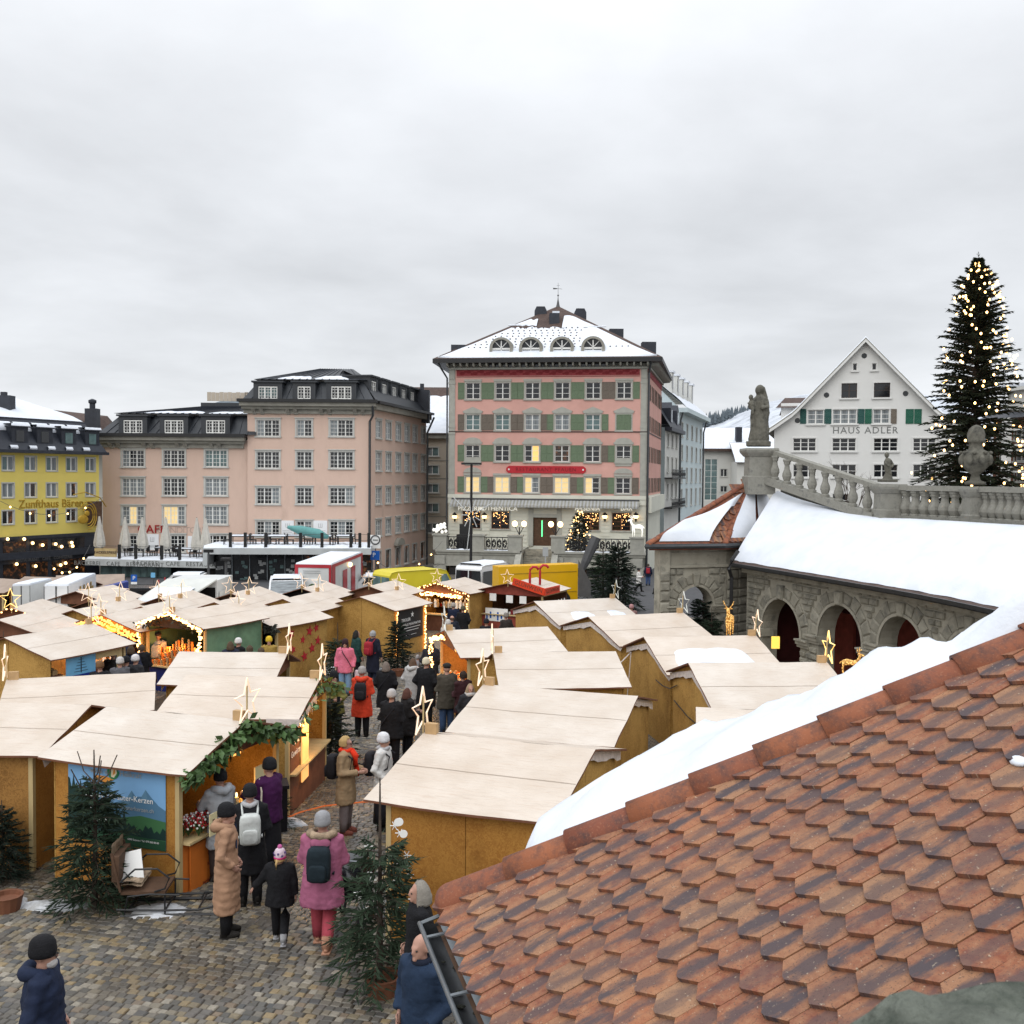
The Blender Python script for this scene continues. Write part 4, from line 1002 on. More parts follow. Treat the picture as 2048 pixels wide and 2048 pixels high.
def table_set(mx,idx,side):
 o=thing('terrace_table',('black café table under snow on the lower terrace' if side=='A' else 'black café table under snow on the upper terrace'),'table',(0,0,0),group='snowy café tables %s'%('lower' if side=='A' else 'upper'));o.matrix_basis=mx;WM[o]=mx.copy()
 m=MB();m.box(-.75,.75,-.4,.4,.7,.76);put(m,'tabletop',o,mx,mats='black_metal')
 m=MB();m.box(-.7,.7,-.37,.37,.761,.8);m.rings([[(-.7,-.37,.8),(.7,-.37,.8),(.7,.37,.8),(-.7,.37,.8)],[(-.55,-.25,.86),(.55,-.25,.86),(.55,.25,.86),(-.55,.25,.86)]]);put(m,'snow',o,mx,mats='snow')
 for x in(-.6,.6):
  for y in(-.3,.3):m=MB();m.box(x-.03,x+.03,y-.03,y+.03,0,.7);put(m,'leg',o,mx,mats='black_metal')
 for k in(-1,1):
  c=mx@T(k*1.05,.1,0,k*R(90));ch=thing('terrace_chair','black café chair on the %s terrace'%('lower' if side=='A' else 'upper'),'chair',group='café chairs %s'%side);ch.matrix_basis=c;WM[ch]=c.copy()
  m=MB();m.box(-.25,.25,-.25,.25,.42,.47);put(m,'seat',ch,c,mats='black_metal')
  m=MB();m.box(-.26,.26,.22,.28,.47,.95);put(m,'backrest',ch,c,mats='black_metal')
  m=MB()
  for x in(-.22,.22):
   for y in(-.22,.22):m.box(x-.025,x+.025,y-.025,y+.025,0,.42)
  put(m,'leg_frame',ch,c,mats='black_metal')
for i,px in enumerate((250,297,345,378,410)):
 u=TA.uv(px,1110)[0];table_set(TA.M(u,za1+.12,-2.2-.5*(i%2)),i,'A')
for i,px in enumerate((470,510,547,580,640,685)):
 u=TB.uv(px,1090)[0];table_set(TB.M(u,zb1+.12,-2.0-.5*(i%2)),i,'B')
for f,par,za,xs_ in((TA,ex,za1,(234,267,319,355,406)),(TB,ex2,zb1,(459,489,530,600,643,701,719,737))):
 for px in xs_:
  u=f.uv(px,1100)[0];m=MB();m.box(u-.12,u+.12,.3,.42,za-.3,za+1.25);put(m,'railing_post',par,f.M(),mats='black_metal')
 m=MB();m.box(1,f.W-.3,.33,.36,za+.6,za+.63);m.box(1,f.W-.3,.33,.36,za+1.1,za+1.13);put(m,'railing_cable',par,f.M(),mats='pole_grey')
def parasol(mx,label,h=3.1,matn='umbrella_cloth'):
 o=thing('closed_parasol',label,'parasol',group='closed parasols on the terrace');o.matrix_basis=mx;WM[o]=mx.copy()
 m=MB();m.lathe([(.03,0),(.03,h)],6);put(m,'pole',o,mx,mats='pole_grey')
 m=MB();rr=[]
 for z,r in((.75,.12),(.8,.34),(1.2,.36),(1.9,.28),(2.6,.16),(h-.05,.05)):
  rr.append([(r*(1+.35*(k%2))*math.cos(2*math.pi*k/12),r*(1+.35*(k%2))*math.sin(2*math.pi*k/12),z+(.12 if k%2 and z<1 else 0))for k in range(12)])
 m.rings(rr);put(m,'canopy',o,mx,mats=matn)
for px,lab in((183,'closed beige parasol leftmost beside the yellow house'),(235,'closed beige parasol beside first café window'),(270,'closed beige parasol left of white notice board'),(317,'closed beige parasol in front of red café lettering'),(380,'closed beige parasol right of the café door'),(398,'closed beige parasol before third window column')):
 u=TA.uv(px,1100)[0];parasol(TA.M(u,za1+.1,-1.2),lab,3.5)
u,z=TB.uv(610,1078);m=MB();m.tube([(-1.6,0,.55),(-.6,0,.3),(.9,0,.0),(1.7,-.2,-.25)],lambda t:.12+.3*math.sin(t*3),8);put(m,'fallen_parasol',None,TB.M(u,zb1+1.1,-1.5),mats='teal_cloth',smooth=True,label='teal parasol lying across terrace chairs',cat='parasol')
u,z=TA.uv(204,1106);m=MB();m.box(-1.0,1.0,-.1,0,-.35,.35);fs=put(m,'wooden_sign',ex,TA.M(u,z,-.6),mats='pale_wood');text('FACKELSPIESS',.33,'dark_wood',fs,TA.M(u,z,-.485))
# ---------------- yellow house
YH=fac_px(-60,78,198,89);gyh=G(84)-.5
yh=thing('yellow_house','yellow guesthouse with dark snowy mansard roof and dark ground floor','building',(YH.a.x,YH.a.y,gyh))
ye=zpx(YH,100,905);yb=zpx(YH,100,1069)
wy=[]
for xa,xb in((-44,-16),(3.5,29),(49,73.5),(92,115.5),(132,154),(170.5,191)):
 for ya,ybb in((916,944),(968,996),(1020.5,1047)):
  u,w2,z,h=rect(YH,xa,ya,xb,ybb);dy=(0-0);zref=zpx(YH,100,ybb);href=zpx(YH,100,ya)-zref
  wy.append((u,w2*.92,zref+.1,href*.98))
m=MB();wall_holes(m,YH.W,yb,ye,[(u-w2/2,u+w2/2,z,z+h)for u,w2,z,h in wy],.2);m.poly([(YH.W,0,gyh),(YH.W,10,gyh),(YH.W,10,ye),(YH.W,0,ye)]);put(m,'wall',yh,YH.M(),mats='yellow_plaster')
for i,(u,w2,z,h)in enumerate(wy):
 r=i%3;window(YH,u,z,w2,h,yh,'dark',2,1,[['teal_glass','curtain_glass'],['curtain_glass','dim_glass' if i%2 else 'curtain_glass'],['glass','dim_glass']][r])
m=MB();wall_holes(m,YH.W,gyh,yb,[]);m.box(-.1,YH.W+.1,-.35,0,zpx(YH,100,1113),zpx(YH,100,1113)+.55);m.box(-.1,YH.W+.1,-.12,0,yb-.25,yb);put(m,'wall',yh,YH.M(),mats='slate',label='dark ground floor with shop windows')
for x0,x1,lt in((-45,-5,'dim_glass'),(6,51,'dim_glass'),(60,94,'dim_glass'),(103,168,'glass')):
 for(ya,yb2,g_)in((1081,1106,lt),(1124,1150,'dim_glass')):
  ua,ub=YH.uv(x0,1090)[0],YH.uv(x1,1090)[0];z0,z1=zpx(YH,100,yb2),zpx(YH,100,ya);m=MB();m.box(ua,ub,-.06,-.02,z0,z1);m.box(ua,ub,-.1,-.0,z1,z1+.1);put(m,'shop_window',yh,YH.M(),mats=g_)
for x,y in((12,1078),(62,1086),(108,1088),(120,1093),(140,1085),(142,1092),(45,1078),(82,1090),(30,1128),(68,1132),(118,1130),(128,1126)):
 u,z=YH.uv(x,y);m=MB();m.ball((0,-.2,0),.13,n=6,m=4);put(m,'lamp_bulb',yh,YH.M(u,z),mats='lamp_glow')
u,z=YH.uv(104,1005);text('Zunfthaus Bären',.95,'gold',yh,YH.M(u,z-.1,.03),depth=.03)
u,z=YH.uv(100,1117);text('RESTAURANT   CAFÉ   CONFISERIE',.35,'pole_grey',yh,YH.M(u-.8,z+.05,.37))
u,z=YH.uv(155,1024);m=MB()
for k in range(3):m.tube([(.3+.9*math.cos(t)*(1-.2*k),-.9,-.3+(1.2-.25*k)*math.sin(t))for t in(-1.6+4.2*i/14 for i in range(15))],.05,5)
m.tube([(-1.2,-.9,1.5),(0,-.9,1.7),(1.6,-.9,1.2),(2.6,-.5,.4)],.05,5);m.ball((-.2,-.9,-.6),.55,.12,.4);m.ball((.2,-.9,-.1),.28,.12,.25);put(m,'hanging_sign',yh,YH.M(u,z),mats='gold')
u,z=YH.uv(182,1028);m=MB();m.box(-.75,.75,-.5,-.42,-1.0,1.1);put(m,'guild_shield',yh,YH.M(u,z),mats='dark_wood')
yt=zpx(YH,100,842);ys_=zpx(YH,60,803)
m=MB();m.rings([[(-.3,-.7,ye+.1),(YH.W+.3,-.7,ye+.1)],[(-.3,1.0,yt),(YH.W-.6,1.0,yt)],[(-.3,1.0,yt+.1),(YH.W-.6,1.0,yt+.1)],[(-.3,7,ys_+1.0),(YH.W-5,7,ys_+.6)]],cap=False,close=False)
m.poly([(YH.W+.3,-.7,ye+.1),(YH.W+.3,10,ye+.1),(YH.W-.6,10,yt),(YH.W-.6,1.0,yt)]);m.poly([(YH.W-.6,1,yt),(YH.W-.6,12,yt),(YH.W-5,7,ys_+.6)]);m.box(-.3,YH.W+.4,-.8,0,ye-.1,ye+.14)
yr=put(m,'roof',yh,YH.M(),mats='slate')
for x in(-30,35,85,133,180):
 u,z=YH.uv(x,890);u2,z2=YH.uv(x,858);zz=zpx(YH,100,893);hh=zpx(YH,100,858)-zz
 m=MB();m.box(-.75,.75,0,2.6,0,hh);m.box(-.85,.85,-.12,2.6,hh,hh+.1);d=put(m,'dormer',yh,YH.M(u,zz,.3),mats='slate')
 m=MB();m.box(-.36,.36,-.03,-.005,.3,hh-.25);put(m,'pane',d,YH.M(u,zz,.3),mats='teal_glass' if x>100 else 'glass')
 m=MB();m.rings([[(-.85+1.7*i/8,y,hh+.1+(.2+.05*noise.noise(Vector((i,x,0)))if k in(1,2)else 0))for i in range(9)]for k,y in enumerate((-.14,-.08,2.2,2.6))],cap=False,close=False);m.box(-.84,.84,-.1,-.05,hh+.1,hh+.2);put(m,'snow',d,YH.M(u,zz,.3),mats='snow',smooth=True)
tp=[(i/60,.02,.93+.03*noise.noise(Vector((i*.3,0,0))))for i in range(61)]
def py_(a,b,l):return YH.M()@Vector((-.2+a*(YH.W-.5-4.2*b),.9+6*b,yt+.1+(ys_+.8-yt)*b+l))
blanket(yh,py_,tp,.22,.03)
for i in range(10):
 u=-1+i*1.75
 tp=[(t/8,.62+.08*noise.noise(Vector((t+i*9,0,0))),.92)for t in range(9)]
 if u<YH.W-2:blanket(yh,(lambda a,b,l,u=u:YH.M()@Vector((u+a*1.5,-.7+1.7*b-.5*l,ye+.1+(yt-ye-.1)*b+.4*l))),tp,.2,.05)
 tp=[(t/8,.03,.14+.05*noise.noise(Vector((t+i*7,5,0))))for t in range(9)]
 if u<YH.W-2:blanket(yh,(lambda a,b,l,u=u:YH.M()@Vector((u+.5+a*.7,-.7+1.7*b-.5*l,ye+.1+(yt-ye-.1)*b+.4*l))),tp,.2,.05)
p=PY(8,806,84);m=MB();m.box(-.7,.7,-.5,.5,-1,.6);m.box(-.2,.2,-.2,.2,.6,.9);put(m,'chimney',yh,T(*p),mats='slate')
rb=thing('brown_roof_house','house with brown tiled roof and chimney behind the yellow house','building',PY(160,860,112))
m=MB();a=[PY(*q)for q in((90,818,108),(215,832,108),(232,852,112),(238,900,104),(150,880,100),(80,860,100))];m.poly(a[:3]+[a[3],a[4],a[5]]);b_=[Vector((p.x,p.y+1,p.z-.5))for p in a];m.poly(b_[::-1]);put(m,'roof',rb,mats='brown_tiles')
m=MB();q0=PY(90,890,108);q1=PY(240,905,106);m.box(q0.x,q1.x,106,114,-4,q0.z);put(m,'wall',rb,mats='pale_plaster')
p=PY(185,835,105);m=MB();m.box(-.6,.6,-.5,.5,-2.2,.9);m.lathe([(.3,.9),(.3,1.4),(.42,1.5),(.42,1.75),(.1,1.9)],8);put(m,'chimney',rb,T(*p),mats='slate')
# ---------------- house in the gap, with snowy roof
GH=fac_px(845,116,900,116);gh=thing('gap_house','beige house with snow-covered roof in the gap beside pink house','building',(GH.a.x,116,G(116)))
ez=zpx(GH,870,868)
wh=[rect(GH,852,a,877,b)for a,b in((895,912),(931,948),(968,985),(1007,1024),(1047,1066))]
m=MB();wall_holes(m,GH.W+1,G(116)-1,ez,[(u-w2/2,u+w2/2,z,z+h)for u,w2,z,h in wh]);put(m,'wall',gh,GH.M(),mats='tan_plaster')
for u,w2,z,h in wh:window(GH,u,z,w2,h,gh,'sill',2,1,['curtain_glass','teal_glass'])
m=MB()
for u,w2,z,h in wh:m.box(0,GH.W,-.04,0,z-.55,z-.45)
m.box(-.3,GH.W+1,-.5,0,ez-.5,ez);put(m,'string_course',gh,GH.M(),mats='cornice_stone')
m=MB();rz_=zpx(GH,870,800)+1.2;m.rings([[(-6,-.7,ez),(GH.W+3,-.7,ez)],[(-6,9,rz_+1),(GH.W+3,9,rz_+1)],[(-6,16,ez),(GH.W+3,16,ez)]],cap=False,close=False);put(m,'roof',gh,GH.M(),mats='brown_tiles')
blanket(gh,(lambda a,b,l:GH.M()@Vector((-5.8+a*(GH.W+8.5),-.7+9.7*b-.3*l,ez+(rz_+1-ez)*b+l))),[(i/30,.01,.8+.05*noise.noise(Vector((i*.5,1,0))))for i in range(31)],.22,.03)
# ---------------- lane houses beyond the pink house
LB=Fac((p2.x+.6,p2.y+1),tuple(PY(1357,952,127))[:2]);LC=Fac(tuple(PY(1357.5,952,127.5))[:2],tuple(PY(1404,952,150))[:2])
lb=thing('narrow_house','narrow grey-white house with black dormer roof in the lane','building',(LB.a.x,LB.a.y,G(120)))
be=zpx(LB,1340,859);m=MB();hl=[]
for t in(.2,.5,.8):
 for a,b in((870,895),(918,944),(967,995)):hl.append((LB.W*t-.55,LB.W*t+.55,zpx(LB,1345,b),zpx(LB,1345,a)))
wall_holes(m,LB.W,G(120)-2,be,hl);put(m,'wall',lb,LB.M(),mats='pale_plaster')
for a,b,c,d in hl:window(LB,(a+b)/2,c,b-a,d-c,lb,'stone',2,2)
m=MB();m.rings([[(-.2,-.7,be),(LB.W,-.7,be)],[(-.2,.8,zpx(LB,1340,818)),(LB.W,.8,zpx(LB,1340,818))],[(0,4,zpx(LB,1340,806)),(LB.W,4,zpx(LB,1340,806))]],cap=False,close=False);m.box(-.2,LB.W,-.8,0,be-.3,be+.1);put(m,'roof',lb,LB.M(),mats='slate')
for t in(.25,.7):
 m=MB();zz=be+.5;m.prism([(-.7,-.3,0),(.7,-.3,0),(.7,-.3,1.9),(0,-.3,2.6),(-.7,-.3,1.9)],(0,2.5,0));d=put(m,'dormer',lb,LB.M(LB.W*t,zz),mats='slate');m=MB();m.box(-.35,.35,-.34,-.31,.3,1.7);put(m,'pane',d,LB.M(LB.W*t,zz),mats='curtain_glass')
blanket(lb,(lambda a,b,l:LB.M()@Vector((a*LB.W,.8+3*b,zpx(LB,1340,818)+1.0*b+l))),[(i/12,.02,.9)for i in range(13)],.2)
for zz in(955,1012):
 z=zpx(LB,1345,zz);m=MB();m.box(0,LB.W,-.9,0,z-.15,z);m.box(0,LB.W,-.9,-.85,z+.85,z+.92)
 for i in range(16):m.box(LB.W*i/16,LB.W*i/16+.06,-.9,-.85,z,z+.9);m.ball((LB.W*(i+.5)/16,-.88,z+.4),.12,.05,.2,5,4)
 put(m,'balcony',lb,LB.M(),mats='black_metal')
lc=thing('pale_blue_house','pale blue house with snowy roof and grey shutters in the lane','building',(LC.a.x,LC.a.y,G(130)))
ce=zpx(LC,1357.5,816);m=MB();hl=[]
for i in range(5):
 t=(i+.5)/5
 for a,b in((848,876),(892,921),(936,965),(978,1012)):hl.append((LC.W*t-.7,LC.W*t+.7,zpx(LC,1372,b),zpx(LC,1372,a)))
wall_holes(m,LC.W,G(130)-2,ce,hl);put(m,'wall',lc,LC.M(),mats='blue_plaster')
for a,b,c,d in hl:
 window(LC,(a+b)/2,c,b-a,d-c,lc,'sill',2,2,'curtain_glass')
m=MB();m.rings([[(-.4,-1,ce),(LC.W+.3,-1,ce)],[(-.4,5,ce+5),(LC.W,5,ce+5)]],cap=False,close=False);m.box(-.5,LC.W+.3,-1.1,0,ce-.5,ce+.05);m.poly([(0,0,G(130)),(0,8,G(130)),(0,8,ce+5),(0,5,ce+5),(0,0,ce)]);put(m,'roof',lc,LC.M(),mats='blue_plaster')
blanket(lc,(lambda a,b,l:LC.M()@Vector((-.2+a*(LC.W+.3),-1+6*b,ce+5*b+l+.02))),[(i/30,.02,.97)for i in range(31)],.2)
for i in range(5):
 u=LC.W*(i+.4)/5;m=MB();m.box(-.8,.8,1.2,4.5,ce+2.0,ce+4.6);d=put(m,'dormer',lc,LC.M(u),mats='pale_plaster');m=MB();m.box(-.5,.5,1.15,1.19,ce+2.6,ce+4.2);put(m,'pane',d,LC.M(u),mats='glass');m=MB();m.box(-.9,.9,1.0,4.6,ce+4.6,ce+4.85);put(m,'snow',d,LC.M(u),mats='snow')
pipe(lc,[wp(LC,-.05,ce-.2,.5),wp(LC,-.05,ce-1.5,.15),wp(LC,-.05,G(125),.15)],.12);pipe(lc,[wp(LC,LC.W,ce-.2,.6),wp(LC,LC.W,ce-2,.15),wp(LC,LC.W,G(130),.15)],.12)
# ---------------- pale modern house behind, snowy roofs
MH=fac_px(1398,170,1500,170);gm=G(130)-1
mh=thing('modern_house','pale modern house with tall stair window under a snowy roof','building',(MH.a.x,170,gm))
me_=zpx(MH,1440,898);m=MB();hs2=[rect(MH,1409,918,1434,1000),rect(MH,1441,938,1454,953),rect(MH,1474,938,1486,953),rect(MH,1441,972,1454,984)]
wall_holes(m,MH.W,gm,me_,[(u-w2/2,u+w2/2,z,z+h)for u,w2,z,h in hs2]);put(m,'wall',mh,MH.M(),mats='pale_plaster')
u,w2,z,h=hs2[0];window(MH,u,z,w2,h,mh,'plain',2,7,'teal_glass')
for u,w2,z,h in hs2[1:]:window(MH,u,z,w2,h,mh,'sill',2,1,'glass')
rtop=zpx(MH,1440,862);m=MB();m.rings([[(-.5,-.8,me_),(MH.W+18,-.8,me_)],[(-.5,10,rtop+1),(MH.W+18,10,rtop+1)]],cap=False,close=False);m.box(-.5,MH.W+.5,-.9,0,me_-.4,me_);put(m,'roof',mh,MH.M(),mats='brown_tiles')
blanket(mh,(lambda a,b,l:MH.M()@Vector((-.4+a*(MH.W+18),-.9+10.8*b,me_+(rtop+1-me_)*b+l))),[(i/30,.01,1)for i in range(31)],.3)
m=MB();m.box(5.2,MH.W+12,-5,0,gm,zpx(MH,1480,924));m2=put(m,'wall',mh,MH.M(0,0,0),mats='pale_plaster')
zz=zpx(MH,1480,924);m=MB();m.rings([[(4.8,-5.6,zz-.2),(MH.W+14,-5.6,zz-.2)],[(4.8,-.5,zz+3.2),(MH.W+14,-.5,zz+3.2)]],cap=False,close=False);put(m,'roof',mh,MH.M(),mats='brown_tiles')
blanket(mh,(lambda a,b,l:MH.M()@Vector((4.8+a*(MH.W+9),-5.6+5*b,zz-.2+3.4*b+l))),[(i/12,.02,.98)for i in range(13)],.25)
for x in(1487,1497):u,z=MH.uv(x,940);m=MB();m.box(u-.6,u+.6,-5.1,-5.02,z-.9,z+.6);put(m,'window',mh,MH.M(),mats='glass')
p=PY(1477,871,172);m=MB();m.box(-.5,.5,-.5,.5,-1.2,1.4);put(m,'chimney',mh,T(*p),mats='slate')
# ---------------- white gabled house with painted name
HA=fac_px(1547,80,1913,76.2);gha=G(80)
ha=thing('gabled_house','white gabled house named HAUS ADLER with green shutters','building',(HA.a.x,80,gha))
zp=zpx(HA,1730,684);zle=zpx(HA,1547,858);umid=HA.W/2
def gab(u):
 t=abs(u-umid)/umid;return zp-(zp-zle)*(t*1.08 if t<.78 else.8424+(t-.78)*.716)
WHA=[]
def addw(x0,y0,x1,y1,st,c,r,g_):WHA.append((rect(HA,x0,y0,x1,y1),st,c,r,g_))
addw(1682.5,766.5,1714,796,'sill',2,2,['glass','glass']);addw(1747.5,765.5,1780,795,'sill',1,2,'glass')
addw(1705.5,727,1714,741,'sill',1,1,'glass');addw(1744,726.5,1753,740,'sill',1,1,'glass')
addw(1615,819.5,1647,848,'sill',2,3,'curtain_glass');addw(1665,819,1713,847.5,'sill',3,3,'curtain_glass');addw(1746,818.5,1778.5,847,'sill',2,3,'curtain_glass')
for x0,x1 in((1586,1631.5),(1664.5,1711.5),(1747,1795),(1826,1871)):
 addw(x0,876.5,x1,902,'sill',3,3,'glass');addw(x0,929,x1,954.5,'sill',3,2,'glass')
 addw(x0,988,x1,1014,'sill',3,2,'glass')
m=MB();cut=zpx(HA,1730,858)
hls=[(u-w2/2,u+w2/2,z,z+h)for(u,w2,z,h),*_ in WHA]
wall_holes(m,HA.W,gha,zle-.3,[h_ for h_ in hls if h_[3]<zle-.3])
lowh=[h_ for h_ in hls if h_[2]>zle-.3]
nst=60
us_=sorted({HA.W*i/nst for i in range(nst+1)}|{h_[0]for h_ in lowh}|{h_[1]for h_ in lowh})
for a,b in zip(us_,us_[1:]):
 c=(a+b)/2;zlo=zle-.3;blocks=sorted((h_[2],h_[3])for h_ in lowh if h_[0]<c<h_[1])
 for z0,z1 in blocks:m.poly([(a,0,zlo),(b,0,zlo),(b,0,z0),(a,0,z0)]);zlo=z1
 m.poly([(a,0,zlo),(b,0,zlo),(b,0,gab(b)),(a,0,gab(a))])
for a,b,z0,z1 in lowh:
 for q in([(a,0,z0),(b,0,z0),(b,.16,z0),(a,.16,z0)],[(a,0,z1),(a,.16,z1),(b,.16,z1),(b,0,z1)],[(a,0,z0),(a,.16,z0),(a,.16,z1),(a,0,z1)],[(b,0,z0),(b,0,z1),(b,.16,z1),(b,.16,z0)]):m.poly(q)
m.poly([(0,0,gha),(0,0,zle),(0,14,zle),(0,14,gha)]);put(m,'wall',ha,HA.M(),mats='white_plaster')
for(u,w2,z,h),st,c,r,g_ in WHA:window(HA,u,z,w2,h,ha,st,c,r,g_,frame='dark_frame' if r==2 and c<3 else 'white_frame',trim='white_plaster')
for x0,x1,mt in((1600,1614,'teal_shutter'),(1648,1663,'teal_shutter'),(1714,1728.5,'teal_shutter'),(1729.5,1745,'deep_green_shutter'),(1779.5,1793,'brown_shutter'),(1811,1827,'deep_green_shutter'),(1828,1843,'deep_green_shutter')):
 u,w2,z,h=rect(HA,x0,818,x1,847.5);shutter(HA,u,z,w2,h,mt,ha)
m=MB();rr=[]
prof=[-.55,0]+[HA.W*i/40 for i in range(1,40)]+[HA.W,HA.W+.55]
for y in(-.6,14):rr.append([(u,y,gab(min(max(u,-.5),HA.W+.5))+.06)for u in prof])
m.rings(rr,cap=False,close=False);m.rings([[(x,y,z+.22)for x,y,z in r_]for r_ in rr][::-1],cap=False,close=False);m.rings([rr[0],[(x,y,z+.22)for x,y,z in rr[0]]],cap=False,close=False);put(m,'roof',ha,HA.M(),mats='cornice_stone')
m=MB();m.rings([[(x,-.62,z-.12)for x,y,z in rr[0]],[(x,-.62,z+.1)for x,y,z in rr[0]]],cap=False,close=False);m.rings([[(x,-.6,z-.12)for x,y,z in rr[0]],[(x,0,z-.12)for x,y,z in rr[0]]],cap=False,close=False);put(m,'verge_board',ha,HA.M(),mats='white_plaster')
m=MB();m.rings([[(x,y,z+.23+(.1 if k in(1,2)else 0))for x,_,z in rr[0]]for k,y in enumerate((-.5,-.3,13,13.8))],cap=False,close=False);put(m,'snow',ha,HA.M(),mats='snow',smooth=True)
for x,y in((1728.5,711.5),(1653,790),(1811,787),(1595,841)):
 u,z=HA.uv(x,y);m=MB();m.lathe([(.0,0),(.2,.001),(.2,.02)],12);put(m,'round_vent',ha,HA.M(u,z,.01)@Matrix.Rotation(R(90),4,'X'),mats='glass')
u,z=HA.uv(1730,861);text('HAUS ADLER',.72,'grey_letter',ha,HA.M(u,z,.012),font_w=1.16)
m=MB();a,z=HA.uv(1557,813);b=HA.uv(1640,813)[0];m.box(a,b,5,12,z-3,z+.6);put(m,'side_wing',ha,HA.M(),mats='white_plaster');m=MB();z1=zpx(HA,1600,785);m.rings([[(a-.4,4.5,z+.2),(b+1,4.5,z+.2)],[(a+.2,8,z1+.2),(b+1,8,z1+.2)],[(a-.4,12,z),(b+1,12,z)]],cap=False,close=False);put(m,'side_roof',ha,HA.M(),mats='brown_tiles')
# ---------------- brick house behind the great tree
BK=fac_px(1985,64,2120,58);bk=thing('brick_house','red brick house with balconies behind the tall lit fir','building',(BK.a.x,BK.a.y,G(60)))
kt=zpx(BK,2030,838);wk=[rect(BK,2003,825,2022,840)]+[rect(BK,x0,a,x0+22,b)for x0 in(1996,2030,2062)for a,b in((858,880),(900,922),(940,962))]
m=MB();wall_holes(m,BK.W,G(60),kt,[(u-w2/2,u+w2/2,z,z+h)for u,w2,z,h in wk[1:]]);put(m,'wall',bk,BK.M(),mats='brick')
for u,w2,z,h in wk[1:]:window(BK,u,z,w2,h,bk,'sill',2,1,'curtain_glass')
for yy in(890,930,972):
 z=zpx(BK,2030,yy);m=MB();m.box(.2,BK.W-.2,-1.0,0,z-.15,z);m.box(.2,BK.W-.2,-1.0,-.95,z+.8,z+.9);put(m,'balcony',bk,BK.M(),mats='pale_plaster')
m=MB();m.rings([[(-.5,-1.0,kt),(BK.W,-1.0,kt)],[(.5,4,kt+2.0),(BK.W,4,kt+2.0)]],cap=False,close=False);put(m,'roof',bk,BK.M(),mats='slate')
m=MB();m.box(1.0,4.5,.2,4,kt,kt+1.7);m.box(.6,4.9,-.2,4.4,kt+1.7,kt+1.9);put(m,'dormer',bk,BK.M(),mats='pale_plaster')
m=MB();m.box(.6,4.9,-.2,4.4,kt+1.905,kt+2.1);put(m,'snow',bk,BK.M(),mats='snow')
m=MB();u,z=BK.uv(2042,900);m.box(u,u+.5,-1.3,-1.0,G(60),kt);put(m,'white_post',bk,BK.M(),mats='white_plaster')
# ------------------------------------------------------------------ near tiled pavilion roof
ZE=3.23
cam_d.dof.use_dof=True;cam_d.dof.focus_distance=16;cam_d.dof.aperture_fstop=15
Ec=PZ(870,1824,ZE);Ec2=PZ(964.6,2036,ZE)
ee=(Ec2-Ec).normalized();uh=Vector((-ee.y,ee.x,0));TH=R(29);sv=uh*math.cos(TH)+Vector((0,0,math.sin(TH)));tn=ee.cross(sv).normalized()
if tn.z<0:tn=-tn
hipv=uh+ee*.414+Vector((0,0,math.tan(TH)));hipn=hipv.normalized()
e2=Vector((ee.x*math.cos(R(135))-ee.y*math.sin(R(135)),ee.x*math.sin(R(135))+ee.y*math.cos(R(135)),0))
if e2.y<0:e2=-e2
pav=thing('tiled_pavilion','near pavilion roof of weathered red pointed tiles with snowy far slope','building',(Ec.x+uh.x*3,Ec.y+uh.y*3,G(5)))
hw,TL=.088,.37
tp_=[(-.009,0),(.009,0),(hw,.051),(hw,TL),(-hw,TL),(-hw,.051)]
def tile_mesh(seed):
 r_=random.Random(seed);m=MB();m.uv=[]
 j=[(x+r_.uniform(-.0025,.0025),y+r_.uniform(-.004,.004)*(y<.1))for x,y in tp_]
 lift=.041+r_.uniform(-.003,.004)
 for dz in(0,.019):
  for x,y in j:m.v.append((x,y,dz+lift*(1-y/TL)+.0035*(1-(x/hw)**2)));m.uv.append((x,y))
 n=6;b=len(m.v)
 m.face(*range(n)[::-1]);m.face(*[n+i for i in range(n)])
 for i in range(n):
  k=(i+1)%n;m.face(i,k,n+k,n+i)
 return m
tms=[tile_mesh(i).mesh('roof_tile','roof_tile')for i in range(9)]
TP,EX=.18,.149
frame=Matrix(((ee.x,sv.x,tn.x),(ee.y,sv.y,tn.y),(ee.z,sv.z,tn.z))).to_4x4()
tiles=[]
for r in range(0,27):
 for c in range(-2,34):
  a=(c+.5*(r%2))*TP+.06;b=r*EX*1.0
  run=b*math.cos(TH)
  if a-.07<run*.414-.06:continue
  p=Ec+ee*a+sv*b
  v=CAMR.inverted()@(p-EYE);x=1024+FPX*v.x/-v.z;y=1024-FPX*v.y/-v.z
  if-60<x<2180 and y<2230 and a<4.6:tiles.append(((p-EYE).length,a,b,r))
tiles.sort();tr=random.Random(11);stuffm=MB();stuffm.uv=[]
for i,(d,a,b,r)in enumerate(tiles):
 mx=Matrix.Translation(Ec+ee*(a+tr.uniform(-.004,.004))+sv*(b+tr.uniform(-.006,.006)))@frame@Matrix.Rotation(tr.uniform(-.012,.012),4,'Z')
 vv=CAMR.inverted()@(mx.translation-EYE);inview=0<1024+FPX*vv.x/-vv.z<2060 and 1024-FPX*vv.y/-vv.z<2080
 tiles[i]=(d,mx,inview)
k=0
for d,mx,inview in tiles:
 if inview and k<300:put(tms[tr.randrange(9)],'roof_tile',pav,mx);k+=1
 else:
  t=tile_mesh(tr.randrange(9));b0=len(stuffm.v);stuffm.v+=[tuple(mx@Vector(q))for q in t.v];stuffm.uv+=t.uv
  for f in t.f:stuffm.face(*[b0+q for q in f])
put(stuffm,'roof_tiles',pav,mats='roof_tile',kind='stuff')
print('tiles',len(tiles),k)
